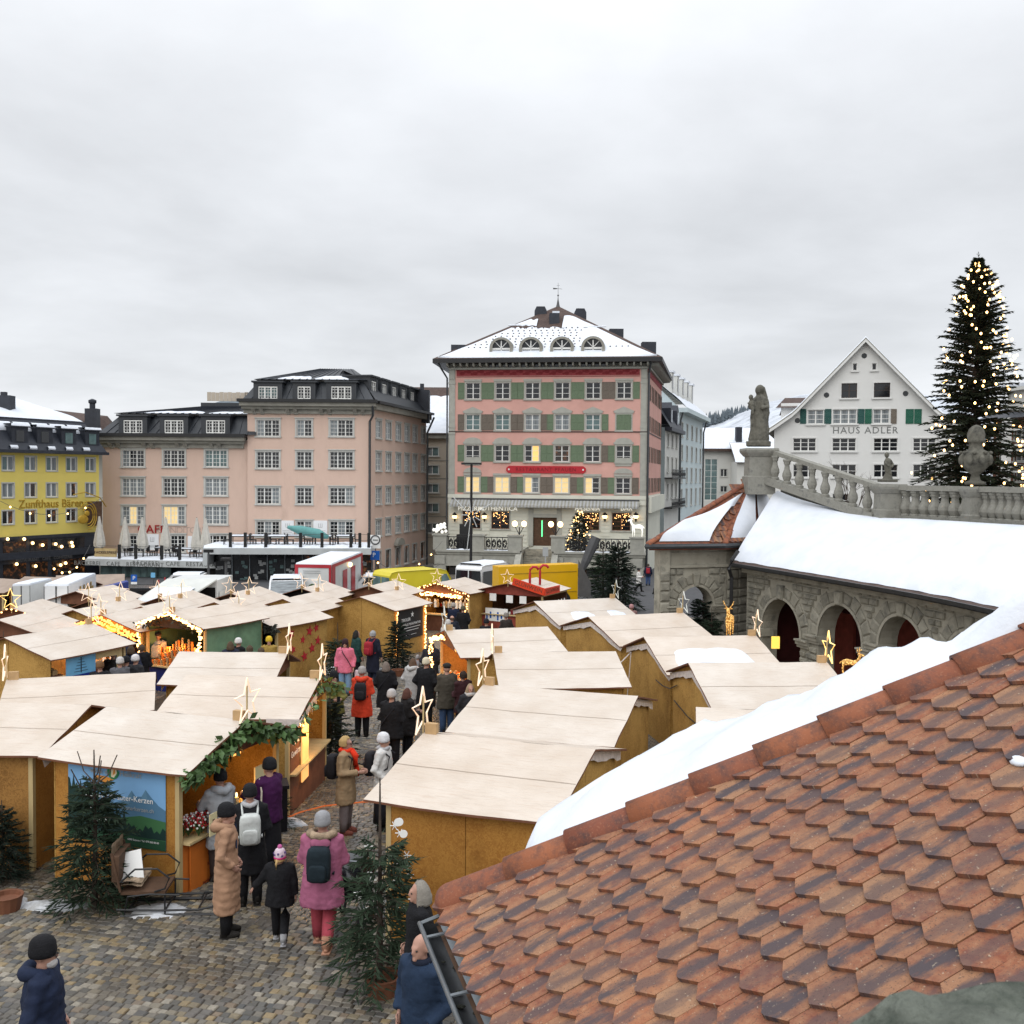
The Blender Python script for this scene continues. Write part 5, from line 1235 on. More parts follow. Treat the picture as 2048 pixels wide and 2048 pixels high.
m=MB();q=[Ec+ee*.02+sv*.04,Ec+ee*4.8+sv*.04,Ec+ee*4.8+sv*4,Ec+hipv*3.1];m.poly([p-tn*.012 for p in q]);
c2=Ec+e2*2.5;m.poly([Ec-Vector((0,0,.02)),Ec+hipv*3.05-Vector((0,0,.02)),c2-Vector((0,0,.02))])
hip2=Vector((hipv.x,hipv.y,hipv.z));apex=Ec+hipv*3.05
c3=c2+Vector((e2.x*math.cos(R(-45))-e2.y*math.sin(R(-45)),e2.x*math.sin(R(-45))+e2.y*math.cos(R(-45)),0))*2.5;m.poly([c2,apex,c3])
put(m,'roof_boarding',pav,mats='brown_tiles')
m=MB();ins=.42
w0=Ec+uh*ins+ee*.2;w1=Ec+ee*4.8+uh*ins;w2=c2+Vector((.4,-.2,0));w3=c3+Vector((-.1,-.45,0))
for a,b in((w1,w0),(w0,w2),(w2,w3)):m.poly([(a.x,a.y,G(4)-.6),(b.x,b.y,G(4)-.6),(b.x,b.y,ZE+.05),(a.x,a.y,ZE+.05)])
put(m,'wall',pav,mats='smooth_stone')
m=MB();m.poly([Ec-Vector((0,0,.06)),c2-Vector((0,0,.06)),c3-Vector((0,0,.06)),w3-Vector((0,0,0)),w2,w0,w1,Ec+ee*4.8-Vector((0,0,.06))]);put(m,'soffit',pav,mats='dark_wood')
def ridge_tile(m,L=.43,r0=.112,r1=.098,cap=False,n=10):
 def ring(y,r,z=0):return[(r*math.cos(t),y,z+r*.92*math.sin(t))for t in(math.pi*(-.08+1.16*k/n)for k in range(n+1))]
 rs_=[ring(0,r0-.016),ring(-.001,r0),ring(L*.5,(r0+r1)/2),ring(L,r1)]
 if cap:
  rs_=[ring(-.085+.085*(1-math.cos(t)),max(.01,r0*math.sin(t)))for t in(math.pi/2*k/6 for k in range(7))][:-1]+[ring(.0,r0),ring(L*.5,(r0+r1)/2),ring(L,r1)]
 m.rings(rs_,cap=False,close=False);return m
rtm=ridge_tile(MB()).mesh('ridge_tile','ridge_tile',True);rtc=ridge_tile(MB(),cap=True).mesh('ridge_tile','ridge_tile',True)
hx=hipn.cross(Vector((0,0,1))).normalized();hz=hx.cross(hipn)
hf=Matrix(((hx.x,hipn.x,hz.x),(hx.y,hipn.y,hz.y),(hx.z,hipn.z,hz.z))).to_4x4()
for i in range(12):
 p=Ec+hipn*(.10+i*.365)+Vector((0,0,.012));put(rtc if i==0 else rtm,'ridge_tile',pav,Matrix.Translation(p)@hf@Matrix.Rotation(tr.uniform(-.02,.02),4,'Z')@Matrix.Rotation(-.028,4,'X'))
m=MB();rows=[]
NA=60
for i in range(NA+1):
 row=[];f=i/NA
 for k in range(15):
  t=k/14;a0=.40*max(0,1-t*2.6)+.02;a=a0+(2.98-a0)*f;bmax=2.62*(1-a/3.08)+.04;p0=Ec+hipv*a
  lo_=min(1,f*40+.25)**.5;bq=.03+bmax*t
  bump=1+.42*noise.noise(Vector((a*2.3,0,4)))+.16*noise.noise(Vector((a*7,t*2,1)))+.07*noise.noise(Vector((a*17,t*9,2)))
  th=.225*bump*min(1,(t*3)+.06)**.8*lo_*(1 if t<.93 else max(0,(1-t)/.07)**.5+.001)
  row.append(p0+e2*(bq+(.05 if.8<t<.99 else 0))+Vector((0,0,th)))
 rows.append(row)
m.rings(rows,cap=False,close=False);put(m,'snow',pav,mats='snow',smooth=True)
m=MB()
pc=Ec+ee*1.55+sv*0;
q=PZ(2040,1540,4.6)
m.ball((0,0,0),.05,.03,.016,10,5)
nn_=ray(2046,1542);t_=(Ec-EYE).dot(tn)/nn_.dot(tn);put(m,'snow_lump',pav,Matrix.Translation(EYE+nn_*t_+tn*.05)@frame,mats='snow',smooth=True)
m=MB();gr_=.078;rws=[]
gc0=Ec-uh*.012+ee*.06-Vector((0,0,.045))
for s_ in(-.02,.5,1.0,2.0,4.8):
 rws.append([gc0+ee*s_+uh*(gr_*math.cos(t))+Vector((0,0,gr_*math.sin(t)))for t in(math.pi+math.pi*k/9 for k in range(10))])
m.rings(rws,cap=False,close=False);m.poly(rws[0])
m.rings([[p-(p-(gc0+ee*s_)).normalized()*.006 for p in r_]for r_,s_ in zip(rws,(-.02,.5,1,2,4.8))][::-1],cap=False,close=False)
gut=put(m,'gutter',pav,mats='gutter_metal',smooth=True)
m=MB();m.tube([gc0-uh*gr_+ee*s_+Vector((0,0,.006))for s_ in(-.03,4.8)],.013,8);put(m,'gutter_bead',gut,mats='gutter_light',smooth=True)
m=MB();m.tube([gc0-uh*gr_-ee*.025+Vector((0,0,.004)),gc0+uh*gr_*.9-ee*.025+Vector((0,0,.05))],.011,6);m.poly([gc0+uh*.02+ee*s_+Vector((0,0,z))for s_,z in((0,.02),(4.8,.02))]+[gc0+uh*.15+ee*s_+Vector((0,0,.115))for s_ in(4.8,0)])
put(m,'eave_flashing',gut,mats='gutter_light')
for i in range(5):
 m=MB();s_=.16+i*.62;m.bar(gc0-uh*gr_+ee*s_+Vector((0,0,.012)),gc0+uh*gr_+ee*s_+Vector((0,0,.03)),.022,.008);put(m,'gutter_bracket',gut,mats='gutter_light')
for i in range(16):
 m=MB();s_=.3+i*.11+tr.uniform(-.03,.03);r0=tr.uniform(.012,.024);m.ball((0,0,0),r0,r0*.7,r0*.4,5,4);put(m,'dead_leaf',None,Matrix.Translation(gc0+ee*s_+uh*tr.uniform(-.03,.06)-Vector((0,0,gr_*.72))),mats='dark_leaf',label='dead leaf lying in the near roof gutter',cat='leaf',group='dead leaves in the near gutter')
m=MB();nx,ny=44,26;rows=[]
def pz_(x):return 5.6-.61+.05*min(1,max(0,(x-.36)/.06))**.6+.35*max(0,x-.46)*.5
for j in range(ny+1):
 row=[]
 for i in range(nx+1):
  x=.35+.95*i/nx;t=j/ny;y=.80+.35*t
  v=Vector((x,y,5));d=.010*noise.noise(v*22)+.006*noise.noise(v*60);row.append((x,y,pz_(x)+d-(.05*(t-.85)/.15 if t>.85 else 0)))
 rows.append(row)
low=[(x,y-.01,3.5)for x,y,z in rows[0]];hi_=[(x,y+.02,3.5)for x,y,z in rows[-1]]
m.rings([low]+rows+[hi_],cap=False,close=False);m.poly([r_[0]for r_ in[low]+rows+[hi_]])
put(m,'stone_parapet',mats='parapet_stone',smooth=True,label='rough lichen-grey stone parapet coping right beside the viewer',cat='parapet')
# ------------------------------------------------------------------ far arcade with snowy roof
arc=thing('arcade','curved sandstone arcade with arches and snowy roof beyond the stalls','building',(9,36,G(36)))
gar=G(36)-.7;ZP=3.23;ZA=2.5
cpx=[(1299,36.2),(1451,36.9),(1517,37.8),(1577,39.2)]
PC=[Vector(((x-1024)/FPX*Y,Y,0))for x,Y in cpx]+[Vector((10.6,42.6,0)),Vector((8.6,43.6,0)),Vector((6.6,42.6,0)),Vector((5.45,39.6,0))]
cen=Vector((8.6,39.9,0));AP=Vector((9.35,39.6,5.55))
def insv(p,d):v=(cen-p);v.z=0;return p+v.normalized()*d
WP=[insv(p,.62)for p in PC]
def arch_wall(P,s0,s1,z0,z1,arches,depth,par,matn='smooth_stone',step=.5,name='wall'):
 m=MB();ss={s0,s1};n=14
 k=s0
 while k<s1:ss.add(round(k,4));k+=step
 def ah(s):
  for sc,r,zs in arches:
   if abs(s-sc)<r-1e-5:return zs+math.sqrt(max(0,r*r-(s-sc)**2))
  return None
 for sc,r,zs in arches:
  for i in range(n+1):ss.add(sc-r*math.cos(math.pi*i/n))
 ss=sorted(s for s in ss if s0-1e-6<=s<=s1+1e-6)
 for a,b in zip(ss,ss[1:]):
  if b-a<1e-5:continue
  c=(a+b)/2;h=ah(c)
  if h is None:m.poly([P(a,0,z0),P(b,0,z0),P(b,0,z1),P(a,0,z1)])
  else:
   sc,r,zs=[q for q in arches if abs(c-q[0])<q[1]][0]
   ha=zs+math.sqrt(max(0,r*r-(a-sc)**2));hb=zs+math.sqrt(max(0,r*r-(b-sc)**2))
   m.poly([P(a,0,ha),P(b,0,hb),P(b,0,z1),P(a,0,z1)]);m.poly([P(a,0,ha),P(a,-depth,ha),P(b,-depth,hb),P(b,0,hb)])
 for sc,r,zs in arches:
  for k in(-1,1):m.poly([P(sc+k*r,0,z0),P(sc+k*r,-depth,z0),P(sc+k*r,-depth,zs),P(sc+k*r,0,zs)][::k])
 put(m,name,par,mats=matn)
 for sc,r,zs in arches:
  nv=11
  m=MB()
  pts=[(sc+(r+q)*-math.cos(t),zs+(r+q)*math.sin(t))for q in(0,.09)for t in(math.pi*i/18 for i in range(19))]
  m.rings([[P(x,.03,z)for x,z in pts[:19]],[P(x,.05,z)for x,z in pts[:19]],[P(x,.05,z)for x,z in pts[19:]],[P(x,.0,z)for x,z in pts[19:]]],cap=False,close=False)
  put(m,'arch_moulding',par,mats=matn)
  for i in range(nv):
   t0=math.pi*(i+.07)/nv;t1=math.pi*(i+.93)/nv;key=i==nv//2
   L=.5 if key else(.4 if i%2 else.32);ri=r+(.0 if key else.11);o=.12 if key else.05
   def stone(pp,oo):
    mm=MB();c=sum((Vector((x,z,0))for x,z in pp),Vector())/len(pp)
    inn=[(c.x+(x-c.x)*.8,c.y+(z-c.y)*.8)for x,z in pp]
    mm.rings([[P(x,0,z)for x,z in pp],[P(x,oo*.6,z)for x,z in pp],[P(x,oo*(1+.3*random.uniform(-1,1)),z)for x,z in inn]]);return mm
   q=[(sc-ri*math.cos(t0),zs+ri*math.sin(t0)),(sc-(ri+L)*math.cos(t0),zs+(ri+L)*math.sin(t0)),(sc-(ri+L)*math.cos(t1),zs+(ri+L)*math.sin(t1)),(sc-ri*math.cos(t1),zs+ri*math.sin(t1))]
   q=[(x,min(z,z1-.3))for x,z in q]
   put(stone(q,o),'keystone' if key else 'voussoir',par,mats='grey_stone')
  for k in(-1,1):
   x0,x1=sorted((sc+k*(r-.1),sc+k*(r+.55)));m=MB()
   for(zz,zh,oo)in((zs-.26,.1,.08),(zs-.16,.12,.14),(zs-.04,.05,.2)):m.rings([[P(x,-.4,z)for x,z in((x0,zz),(x1,zz),(x1,zz+zh),(x0,zz+zh))],[P(x,oo,z)for x,z in((x0,zz),(x1,zz),(x1,zz+zh),(x0,zz+zh))]])
   put(m,'impost',par,mats=matn)
def blocks(P,s0,s1,z0,z1,arches,par,rowh=.3,o=.05,gap=.035,rag=True):
 z=z0;r_=random.Random(int(s0*100)+5)
 while z<z1-.1:
  h=min(rowh*r_.uniform(.85,1.15),z1-z);free=[(s0,s1)]
  for sc,r,zs in arches:
   hw_=0
   for zz in(z,z+h):
    if zz<zs:hw_=max(hw_,r+.03)
    if zz>zs-.3:hw_=max(hw_,math.sqrt(max(0,(r+.53)**2-(zz-zs)**2))if zz>zs else r+.53)
   if hw_:free=[q for a,b in free for q in((a,min(b,sc-hw_)),(max(a,sc+hw_),b))if q[1]-q[0]>.12]
  for f0,f1 in free:
   s=f0
   while s<f1-.05:
    w_=min(r_.uniform(.28,.6)if rag else.62,f1-s)
    if f1-s-w_<.18:w_=f1-s
    a,b=s+gap/2,s+w_-gap/2;k=r_.uniform(-.05,.05)if rag else 0
    q=[(a,z+gap/2),(b+k*.5,z+gap/2),(b,z+h-gap/2),(a+k*.5,z+h-gap/2)];c=((a+b)/2,z+h/2)
    inn=[(c[0]+(x-c[0])*.84,c[1]+(zz-c[1])*.7)for x,zz in q];m=MB()
    m.rings([[P(x,0,zz)for x,zz in q],[P(x,o*.6,zz)for x,zz in q],[P(x,o*r_.uniform(.9,1.5),zz)for x,zz in inn]]);put(m,'stone_block',par,mats='grey_stone');s+=w_
  z+=h
def facP(f):
 def P(s,o,z):p=f.a+f.u*s+f.n*o;return Vector((p.x,p.y,z))
 return P
FA=Fac(WP[0],WP[1]);FB=Fac(WP[1],WP[2]);FC=Fac(WP[2],WP[3]);F7=Fac(WP[7],WP[0])
a0=FA.uv(1357,1200)[0];a1=FA.uv(1424.6,1200)[0];az=FA.uv(1390,1173)[1];ar=(a1-a0)/2
archA=[((a0+a1)/2,ar,az-ar)]
arch_wall(facP(FA),0,FA.W,gar,ZP-.05,archA,.6,arc);zc1=az+.68
blocks(facP(FA),.38,FA.W-.05,gar,zc1,archA,arc)
for f in(FB,FC,F7):
 arch_wall(facP(f),0,f.W,gar,ZP-.05,[],.5,arc)
blocks(facP(FB),.05,FB.W-.05,gar,zc1,[],arc,.32,.07,.04,False)
for P,W_ in((facP(FA),FA.W),(facP(FB),FB.W),(facP(FC),FC.W)):
 m=MB()
 for z,h,o in((zc1+.02,.1,.1),(zc1+.5,.06,.06),(zc1+.85,.07,.07)):m.rings([[P(x,-.1,zz)for x,zz in((0,z),(W_,z),(W_,z+h),(0,z+h))],[P(x,o,zz)for x,zz in((-.03,z),(W_+.03,z),(W_+.03,z+h),(-.03,z+h))]])
 put(m,'string_course',arc,mats='smooth_stone')
m=MB();P=facP(FA);m.rings([[P(x,o,gar)for x,o in((-.05,-.3),(-.05,.12),(.36,.12),(.36,-.3))],[P(x,o,ZP-.05)for x,o in((-.05,-.3),(-.05,.12),(.36,.12),(.36,-.3))]]);put(m,'corner_pilaster',arc,mats='smooth_stone')
blocks(lambda s,o,z:P(s,o+.12,z),-.04,.35,gar,zc1,[],arc,.36,.05,.04,False)
m=MB();R_=[Vector((p.x,p.y,ZP))for p in PC]
for i in range(8):m.poly([R_[i],R_[(i+1)%8],AP])
m.poly([Vector((p.x,p.y,ZP-.22))for p in R_][::-1]);m.rings([[Vector((p.x,p.y,ZP-.22))for p in R_],R_],cap=False);put(m,'roof',arc,mats='ridge_tile')
m=MB();m.tube([(p.x+(p.x-cen.x)*.03,p.y+(p.y-cen.y)*.03,ZP-.08)for p in[R_[7]]+R_[:5]],.1,6);put(m,'gutter',arc,mats='gutter_metal')
def facet_tiles(A,B,C,b0,b1,a_rng,name='roof_tile'):
 """rows of pointed tiles on a roof facet, eave A-B, apex C; fractions pick the bare strip"""
 ex=(B-A).normalized();L=(B-A).length;t0=(C-A).dot(ex);upv=C-A-ex*t0;H=upv.length;us=upv.normalized();n_=ex.cross(us)
 mm=MB();mm.uv=[];res=[]
 nr=int(H/.27)
 for r in range(nr):
  b=r*.27;f=b/H;lo=t0*f;hi=L+(t0-L)*f;x=lo+.1+.13*(r%2)
  while x<hi-.08:
   tt=(x-lo)/max(.01,hi-lo)
   if a_rng(tt,f):res.append((ex*x+A+us*b,Matrix(((ex.x,us.x,n_.x),(ex.y,us.y,n_.y),(ex.z,us.z,n_.z))).to_4x4()))
   x+=.26
 return res
sc_=Matrix.Diagonal((1.45,1.35,1.0,1))
plc=facet_tiles(R_[0],R_[1],AP,0,1,lambda t,f:.78<t<.93 or(f>.74 and.3<t<.93))+facet_tiles(R_[1],R_[2],AP,0,1,lambda t,f:f<.07)
for p,fm in plc:put(tms[tr.randrange(9)],'roof_tile',arc,Matrix.Translation(p)@fm@sc_)
for A_,n_,msk in((R_[0],11,None),(R_[1],12,None),(R_[2],2,None)):
 d=AP-A_;dn=d.normalized();x_=dn.cross(Vector((0,0,1))).normalized();z_=x_.cross(dn);L=d.length/11.5
 for i in range(n_):
  put(rtm if i else rtc,'ridge_tile',arc,Matrix.Translation(A_+dn*(i*L*.97)+Vector((0,0,.02)))@Matrix(((x_.x,dn.x,z_.x),(x_.y,dn.y,z_.y),(x_.z,dn.z,z_.z))).to_4x4()@Matrix.Diagonal((1.1,L/.38,.95,1)))
def facet_snow(A,B,C,t0,t1,f0,f1,thick=.2,seed=0):
 def pt(a,b,l):e=A.lerp(B,a);return e.lerp(C,b)+Vector((0,-.25*l,l))
 tp=[(t0(i/24)if callable(t0)else t0+(t1-t0)*i/24,f0,f1(i/24)if callable(f1)else f1)for i in range(25)]
 return blanket(arc,pt,tp,thick,.06,.25)
facet_snow(R_[0],R_[1],AP,.11,.78,.015,lambda t:.30+.5*t**1.2 if t<.92 else.78-(t-.92)*3)
facet_snow(R_[1],R_[2],AP,.12,.93,.05,lambda t:.95)
facet_snow(R_[2],R_[3],AP,.05,1.0,.02,lambda t:.97)
facet_snow(R_[3],R_[4],AP,.0,1.0,.02,lambda t:.97)
EV=[Vector(p)for p in((7.9,36.6),(8.35,35.4),(9.3,32.4),(10.15,29.6),(10.72,27.6),(11.2,25.2),(11.5,22.8),(11.6,20.0),(11.4,16.0))]
def px_top(x,y,Y):p=PY(x,y,Y);return p
UP=[px_top(1556,983,38.6),px_top(1600,1000,37.4),px_top(1680,1022,35.4),px_top(1748,1036,33.6),px_top(1830,1040,32.0),px_top(1930,1046,30.0),px_top(2050,1053,27.8),px_top(2250,1065,24.5),px_top(2700,1085,19.5)]
def resample(pts,n):
 out=[];L=len(pts)-1
 for i in range(n):
  t=i/(n-1)*L;k=min(int(t),L-1);f=t-k;P0,P1,P2,P3=(pts[max(0,min(L,k+d))]for d in(-1,0,1,2))
  out.append(.5*((2*P1)+(P2-P0)*f+(2*P0-5*P1+4*P2-P3)*f*f+(3*P1-P0-3*P2+P3)*f**3))
 return out
EVr=resample([Vector((p.x,p.y,0))for p in EV],81);UPr=resample(UP,81)
m=MB();m.rings([[Vector((p.x,p.y,ZA))for p in EVr],UPr],cap=False,close=False);put(m,'roof',arc,mats='brown_tiles',smooth=True)
cum=[0]
for a,b in zip(EVr,EVr[1:]):cum.append(cum[-1]+(b-a).length)
def curve(s):
 s=max(0,min(cum[-1]-1e-4,s));i=max(k for k in range(80)if cum[k]<=s);f=(s-cum[i])/(cum[i+1]-cum[i]);d=(EVr[i+1]-EVr[i]).normalized();return EVr[i].lerp(EVr[i+1],f),Vector((d.y,-d.x,0)),d
def CP(s,o,z):
 p,n_,d=curve(s);q=p+(-n_ if n_.x>0 else n_)*(o-.5)if False else p+n_*(o-.5);return Vector((q.x,q.y,z))
sgn=curve(5)[1]
if sgn.x>0:
 def CP(s,o,z):
  p,n_,d=curve(s);q=p-n_*(o-.5);return Vector((q.x,q.y,z))
def s_at(px):
 best=min((abs(1024+FPX*(lambda v:v.x/-v.z)(CAMR.inverted()@(CP(i*.02,0,1.0)-EYE))-px),i*.02)for i in range(int(cum[-1]/.02)));return best[1]
AR=[]
for l_,r_,ya in((1525,1602,1199),(1637,1725,1210.5),(1759,1848,1233)):
 sl,sr=s_at(l_),s_at(r_);sc=(sl+sr)/2;rr_=min(1.25,(sr-sl)/2);p=CP(sc,0,0);za_=PY((l_+r_)/2,ya,p.y).z;AR.append((sc,rr_,za_-rr_))
AR.append((AR[-1][0]*2-AR[-2][0],AR[-1][1],AR[-1][2]))
print('arches',AR)
s_end=AR[-1][0]+2.5
arch_wall(CP,.2,s_end,gar,ZA-.06,AR,.6,arc,step=.4)
blocks(CP,.3,s_end-.1,gar,max(a[2]+a[1]for a in AR)+.55,AR,arc,.21,.07,.05)
m=MB();n_=60;ss=[.1+(cum[-1]-.2)*i/n_ for i in range(n_+1)]
m.rings([[CP(s,.45,ZA-.05)for s in ss],[CP(s,.62,ZA-.05)for s in ss],[CP(s,.66,ZA+.07)for s in ss],[CP(s,.6,ZA+.07)for s in ss],[CP(s,.52,ZA)for s in ss]],cap=False,close=False);m.rings([[CP(s,.05,ZA-.07)for s in ss],[CP(s,.62,ZA-.07)for s in ss]],cap=False,close=False)
put(m,'gutter',arc,mats='gutter_metal')
m=MB();m.rings([[CP(s,.5,ZA+.02)for s in ss],[CP(s,.53,ZA+.05)for s in ss],[CP(s,.4,ZA+.09)for s in ss]],cap=False,close=False);put(m,'eave_tiles',arc,mats='brown_tiles')
m=MB();m.rings([[CP(s,.02,ZA-.3)for s in ss],[CP(s,.16,ZA-.28)for s in ss],[CP(s,.18,ZA-.08)for s in ss]],cap=False,close=False);put(m,'cornice',arc,mats='smooth_stone')
rows=[]
for k in range(11):
 t=k/10;row=[]
 for i in range(81):
  a=Vector((EVr[i].x,EVr[i].y,ZA));b=UPr[i];e=min(1,8*t+.0,12*(1-t)+.05)**.5
  tt=.045+.945*t+.012*noise.noise(Vector((i*.35,t*3,0)))*(.3 if k else 1)
  row.append(a.lerp(b,tt)+Vector((0,0,.02+.17*e*(1+.3*noise.noise(Vector((i*.13,t*2.2,3)))))))
 rows.append(row)
m=MB();m.rings(rows,cap=False,close=False);put(m,'snow',arc,mats='snow',smooth=True)
pp_=CP(.55,.75,ZA);m=MB();m.tube([(pp_.x+.1,pp_.y,ZP-.2),(pp_.x-.15,pp_.y-.1,ZA+.2),(pp_.x-.25,pp_.y-.15,ZA-.1),(pp_.x-.12,pp_.y,ZA-.4),(pp_.x-.12,pp_.y,gar)],.065,6);put(m,'downpipe',arc,mats='black_metal')
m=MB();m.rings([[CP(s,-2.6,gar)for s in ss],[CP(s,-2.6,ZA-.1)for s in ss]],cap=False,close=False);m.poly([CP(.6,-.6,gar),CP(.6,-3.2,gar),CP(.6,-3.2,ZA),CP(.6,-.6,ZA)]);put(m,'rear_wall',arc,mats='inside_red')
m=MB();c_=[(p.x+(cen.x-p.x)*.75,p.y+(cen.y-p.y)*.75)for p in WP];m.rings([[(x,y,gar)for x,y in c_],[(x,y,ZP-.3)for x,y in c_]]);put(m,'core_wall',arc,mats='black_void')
for sc,r,zs in AR[:2]:
 m=MB();q=[CP(sc+.5*k,-2.5,0)for k in(-1,1)];m.prism([(q[0].x,q[0].y,gar),(q[1].x,q[1].y,gar),(q[1].x,q[1].y,zs+.6),(q[0].x,q[0].y,zs+.6)],(.1,0,0));put(m,'red_door',arc,mats='red_wood')
p=PY(1551,1285,34.0);m=MB();m.box(-.13,.13,-.04,.04,-.2,.2);put(m,'lit_sign',None,T(*p),mats='screen_yellow',label='small lit yellow sign inside the first arcade arch',cat='sign')
m=MB();m.rings([[Vector((p.x,p.y,gar))for p in EVr],[Vector((p.x+3.5,p.y+1,gar))for p in EVr]],cap=False,close=False);put(m,'floor',arc,mats='asphalt')
bal=thing('balustrade','stone balustrade with bulbous balusters descending behind the snowy arcade roof','balustrade',(UPr[20].x,UPr[20].y,gar))
RL=[PY(1545,903,38.6),PY(1756,972.5,33.8)];BL_=[PY(1532,955,38.6),PY(1752,1031,33.8)]
def beam(m,a,b,w_,h):m.bar(a,b,w_,h)
m=MB();beam(m,RL[0],RL[1],.34,.15);put(m,'handrail',bal,mats='balustrade_stone')
m=MB();beam(m,BL_[0]+Vector((0,0,-.08)),BL_[1]+Vector((0,0,-.08)),.4,.26);put(m,'plinth',bal,mats='balustrade_stone')
H1=[PY(1784,975,33.6),PY(1950,978,30.5),PY(2054,983,28.4),PY(2300,990,24.4)]
zr_=5.32
H1=[Vector((p.x,p.y,zr_))for p in H1]
m=MB()
for a,b in zip(H1,H1[1:]):beam(m,a-(b-a).normalized()*.15,b,.42,.16)
put(m,'handrail',bal,mats='balustrade_stone')
m=MB()
for a,b in zip(H1,H1[1:]):beam(m,a-(b-a).normalized()*.2+Vector((0,0,-1.08)),b+Vector((0,0,-1.08)),.5,.3)
put(m,'plinth',bal,mats='balustrade_stone')
bm_=MB();bm_.lathe([(.16,0),(.16,.07),(.11,.1),(.13,.14),(.17,.25),(.16,.34),(.10,.48),(.085,.6),(.12,.66),(.12,.7),(.15,.74),(.15,.8)],8,ph=R(22));bme=bm_.mesh('baluster','balustrade_stone')
nbal=8
for i in range(nbal):
 t=(i+.75)/(nbal+.35);a=BL_[0].lerp(BL_[1],t);b=RL[0].lerp(RL[1],t);put(bme,'baluster',bal,Matrix.Translation(a+Vector((0,0,.03)))@Matrix.Diagonal((1,1,(b.z-a.z-.08)/.8,1)))
for a,b,n_,o1 in((H1[0],H1[1],8,.6),(H1[1],H1[2],6,.6),(H1[2],H1[3],10,.2)):
 d=b-a
 for i in range(n_):put(bme,'baluster',bal,Matrix.Translation(a+d*((i+o1)/(n_+.45))+Vector((0,0,-.93)))@Matrix.Diagonal((1.2,1.2,1.05,1)))
m=MB();wl=[UPr[i]for i in range(0,81,4)];m.rings([[p+Vector((.15,.2,-3))for p in wl],[p+Vector((.15,.2,.12))for p in wl]],cap=False,close=False);put(m,'terrace_wall',bal,mats='balustrade_stone')
def pedestal(p,wd,h,name='pedestal'):
 m=MB();w2=wd/2
 def sq(r,z):return[(p.x+x*r,p.y+y*r,z)for x,y in((-1,-1),(1,-1),(1,1),(-1,1))]
 z=p.z;m.rings([sq(w2*1.12,z-.5),sq(w2*1.12,z+.16),sq(w2,z+.2),sq(w2*.96,z+h-.32),sq(w2*1.05,z+h-.3),sq(w2*1.28,z+h-.16),sq(w2*1.34,z+h-.08),sq(w2*1.3,z+h)]);return put(m,name,bal,mats='balustrade_stone')
p0=PY(1517,962,38.9);pedestal(p0,.92,PY(1517,897,38.9).z-p0.z)
p1_=PY(1775,1030,33.5);pedestal(p1_,.7,PY(1775,968,33.5).z-p1_.z);p2_=PY(1950,1042,30.4);pedestal(p2_,.55,PY(1950,973,30.4).z-p2_.z)
def fig(m,prof,n=14,sx=1.,sy=.8,fold=.0,k=7):
 rr=[]
 for z,r,ox,oy in prof:
  rr.append([(ox+r*sx*math.cos(t)*(1+fold*math.sin(k*t+z*2)),oy+r*sy*math.sin(t)*(1+fold*math.sin(k*t+z*2)),z)for t in(2*math.pi*j/n for j in range(n))])
 m.rings(rr);return m
def remeshed(m,vox,name,matn,smooth_it=2):
 me=m.mesh('tmp',matn);o=bpy.data.objects.new('tmp',me);COL.objects.link(o);o.location=(0,0,-500)
 r_=o.modifiers.new('r','REMESH');r_.mode='VOXEL';r_.voxel_size=vox;r_.use_smooth_shade=True
 s_=o.modifiers.new('s','SMOOTH');s_.iterations=smooth_it;s_.factor=.5
 REM.append((o,name));return len(REM)-1
REM=[]
st=MB()
fig(st,[(0,.36,0,0),(.12,.38,0,0),(.5,.34,.02,0),(.95,.30,-.03,0),(1.25,.27,-.02,0),(1.5,.29,.02,0),(1.66,.26,.03,0),(1.76,.12,.0,0),(1.84,.09,-.02,0)],28,1,.85,.09,7)
st.ball((-.04,-.03,1.97),.125,.14,.165,10,8);st.tube([(.1,.12,2.1),(.2,.14,1.7),(.27,.12,1.1),(.26,.1,.45)],.1,8,.15);st.ball((.02,.03,2.02),.17,.17,.17,10,8)
st.tube([(-.26,-.02,1.62),(-.34,-.2,1.35),(-.2,-.34,1.22)],.085,7);st.tube([(.27,0,1.6),(.32,-.15,1.32),(.1,-.34,1.3)],.085,7)
st.ball((-.28,-.26,1.42),.13,.13,.2,8,6);st.ball((-.3,-.3,1.69),.095,.095,.11,8,6);st.tube([(-.24,-.34,1.3),(-.22,-.42,1.05)],.06,6);st.tube([(-.3,-.3,1.5),(-.42,-.4,1.45)],.04,5)
st.box(-.45,.45,-.4,.4,-.16,.03)
SI=remeshed(st,.028,'statue','statue_stone',2)
s2=MB();fig(s2,[(0,.24,0,0),(.12,.2,.02,0),(.3,.13,.03,0),(.5,.16,.0,0),(.68,.15,-.02,0),(.82,.17,0,0),(.95,.1,0,0)],14,1,.85,.1,5)
s2.ball((-.06,0,1.1),.11,.11,.13,8,6);s2.tube([(.12,0,.88),(.22,-.06,.68),(.1,-.16,.55)],.05,6);s2.tube([(-.1,0,.88),(-.17,-.12,.7),(-.05,-.18,.6)],.05,6);s2.tube([(.05,0,.5),(.08,-.1,.25),(.06,-.05,.0)],.075,6)
s2.box(-.33,.33,-.3,.3,-.1,.02)
SI2=remeshed(s2,.024,'statue','statue_stone',1)
m=MB();pu=PY(1950,970,30.4);m.lathe([(.28,0),(.3,.08),(.15,.14),(.11,.3),(.2,.38),(.36,.55),(.42,.75),(.40,.92),(.3,1.0),(.2,1.06),(.19,1.24),(.26,1.28),(.24,1.34),(.25,1.5),(.2,1.66),(.1,1.75),(.02,1.78)],16)
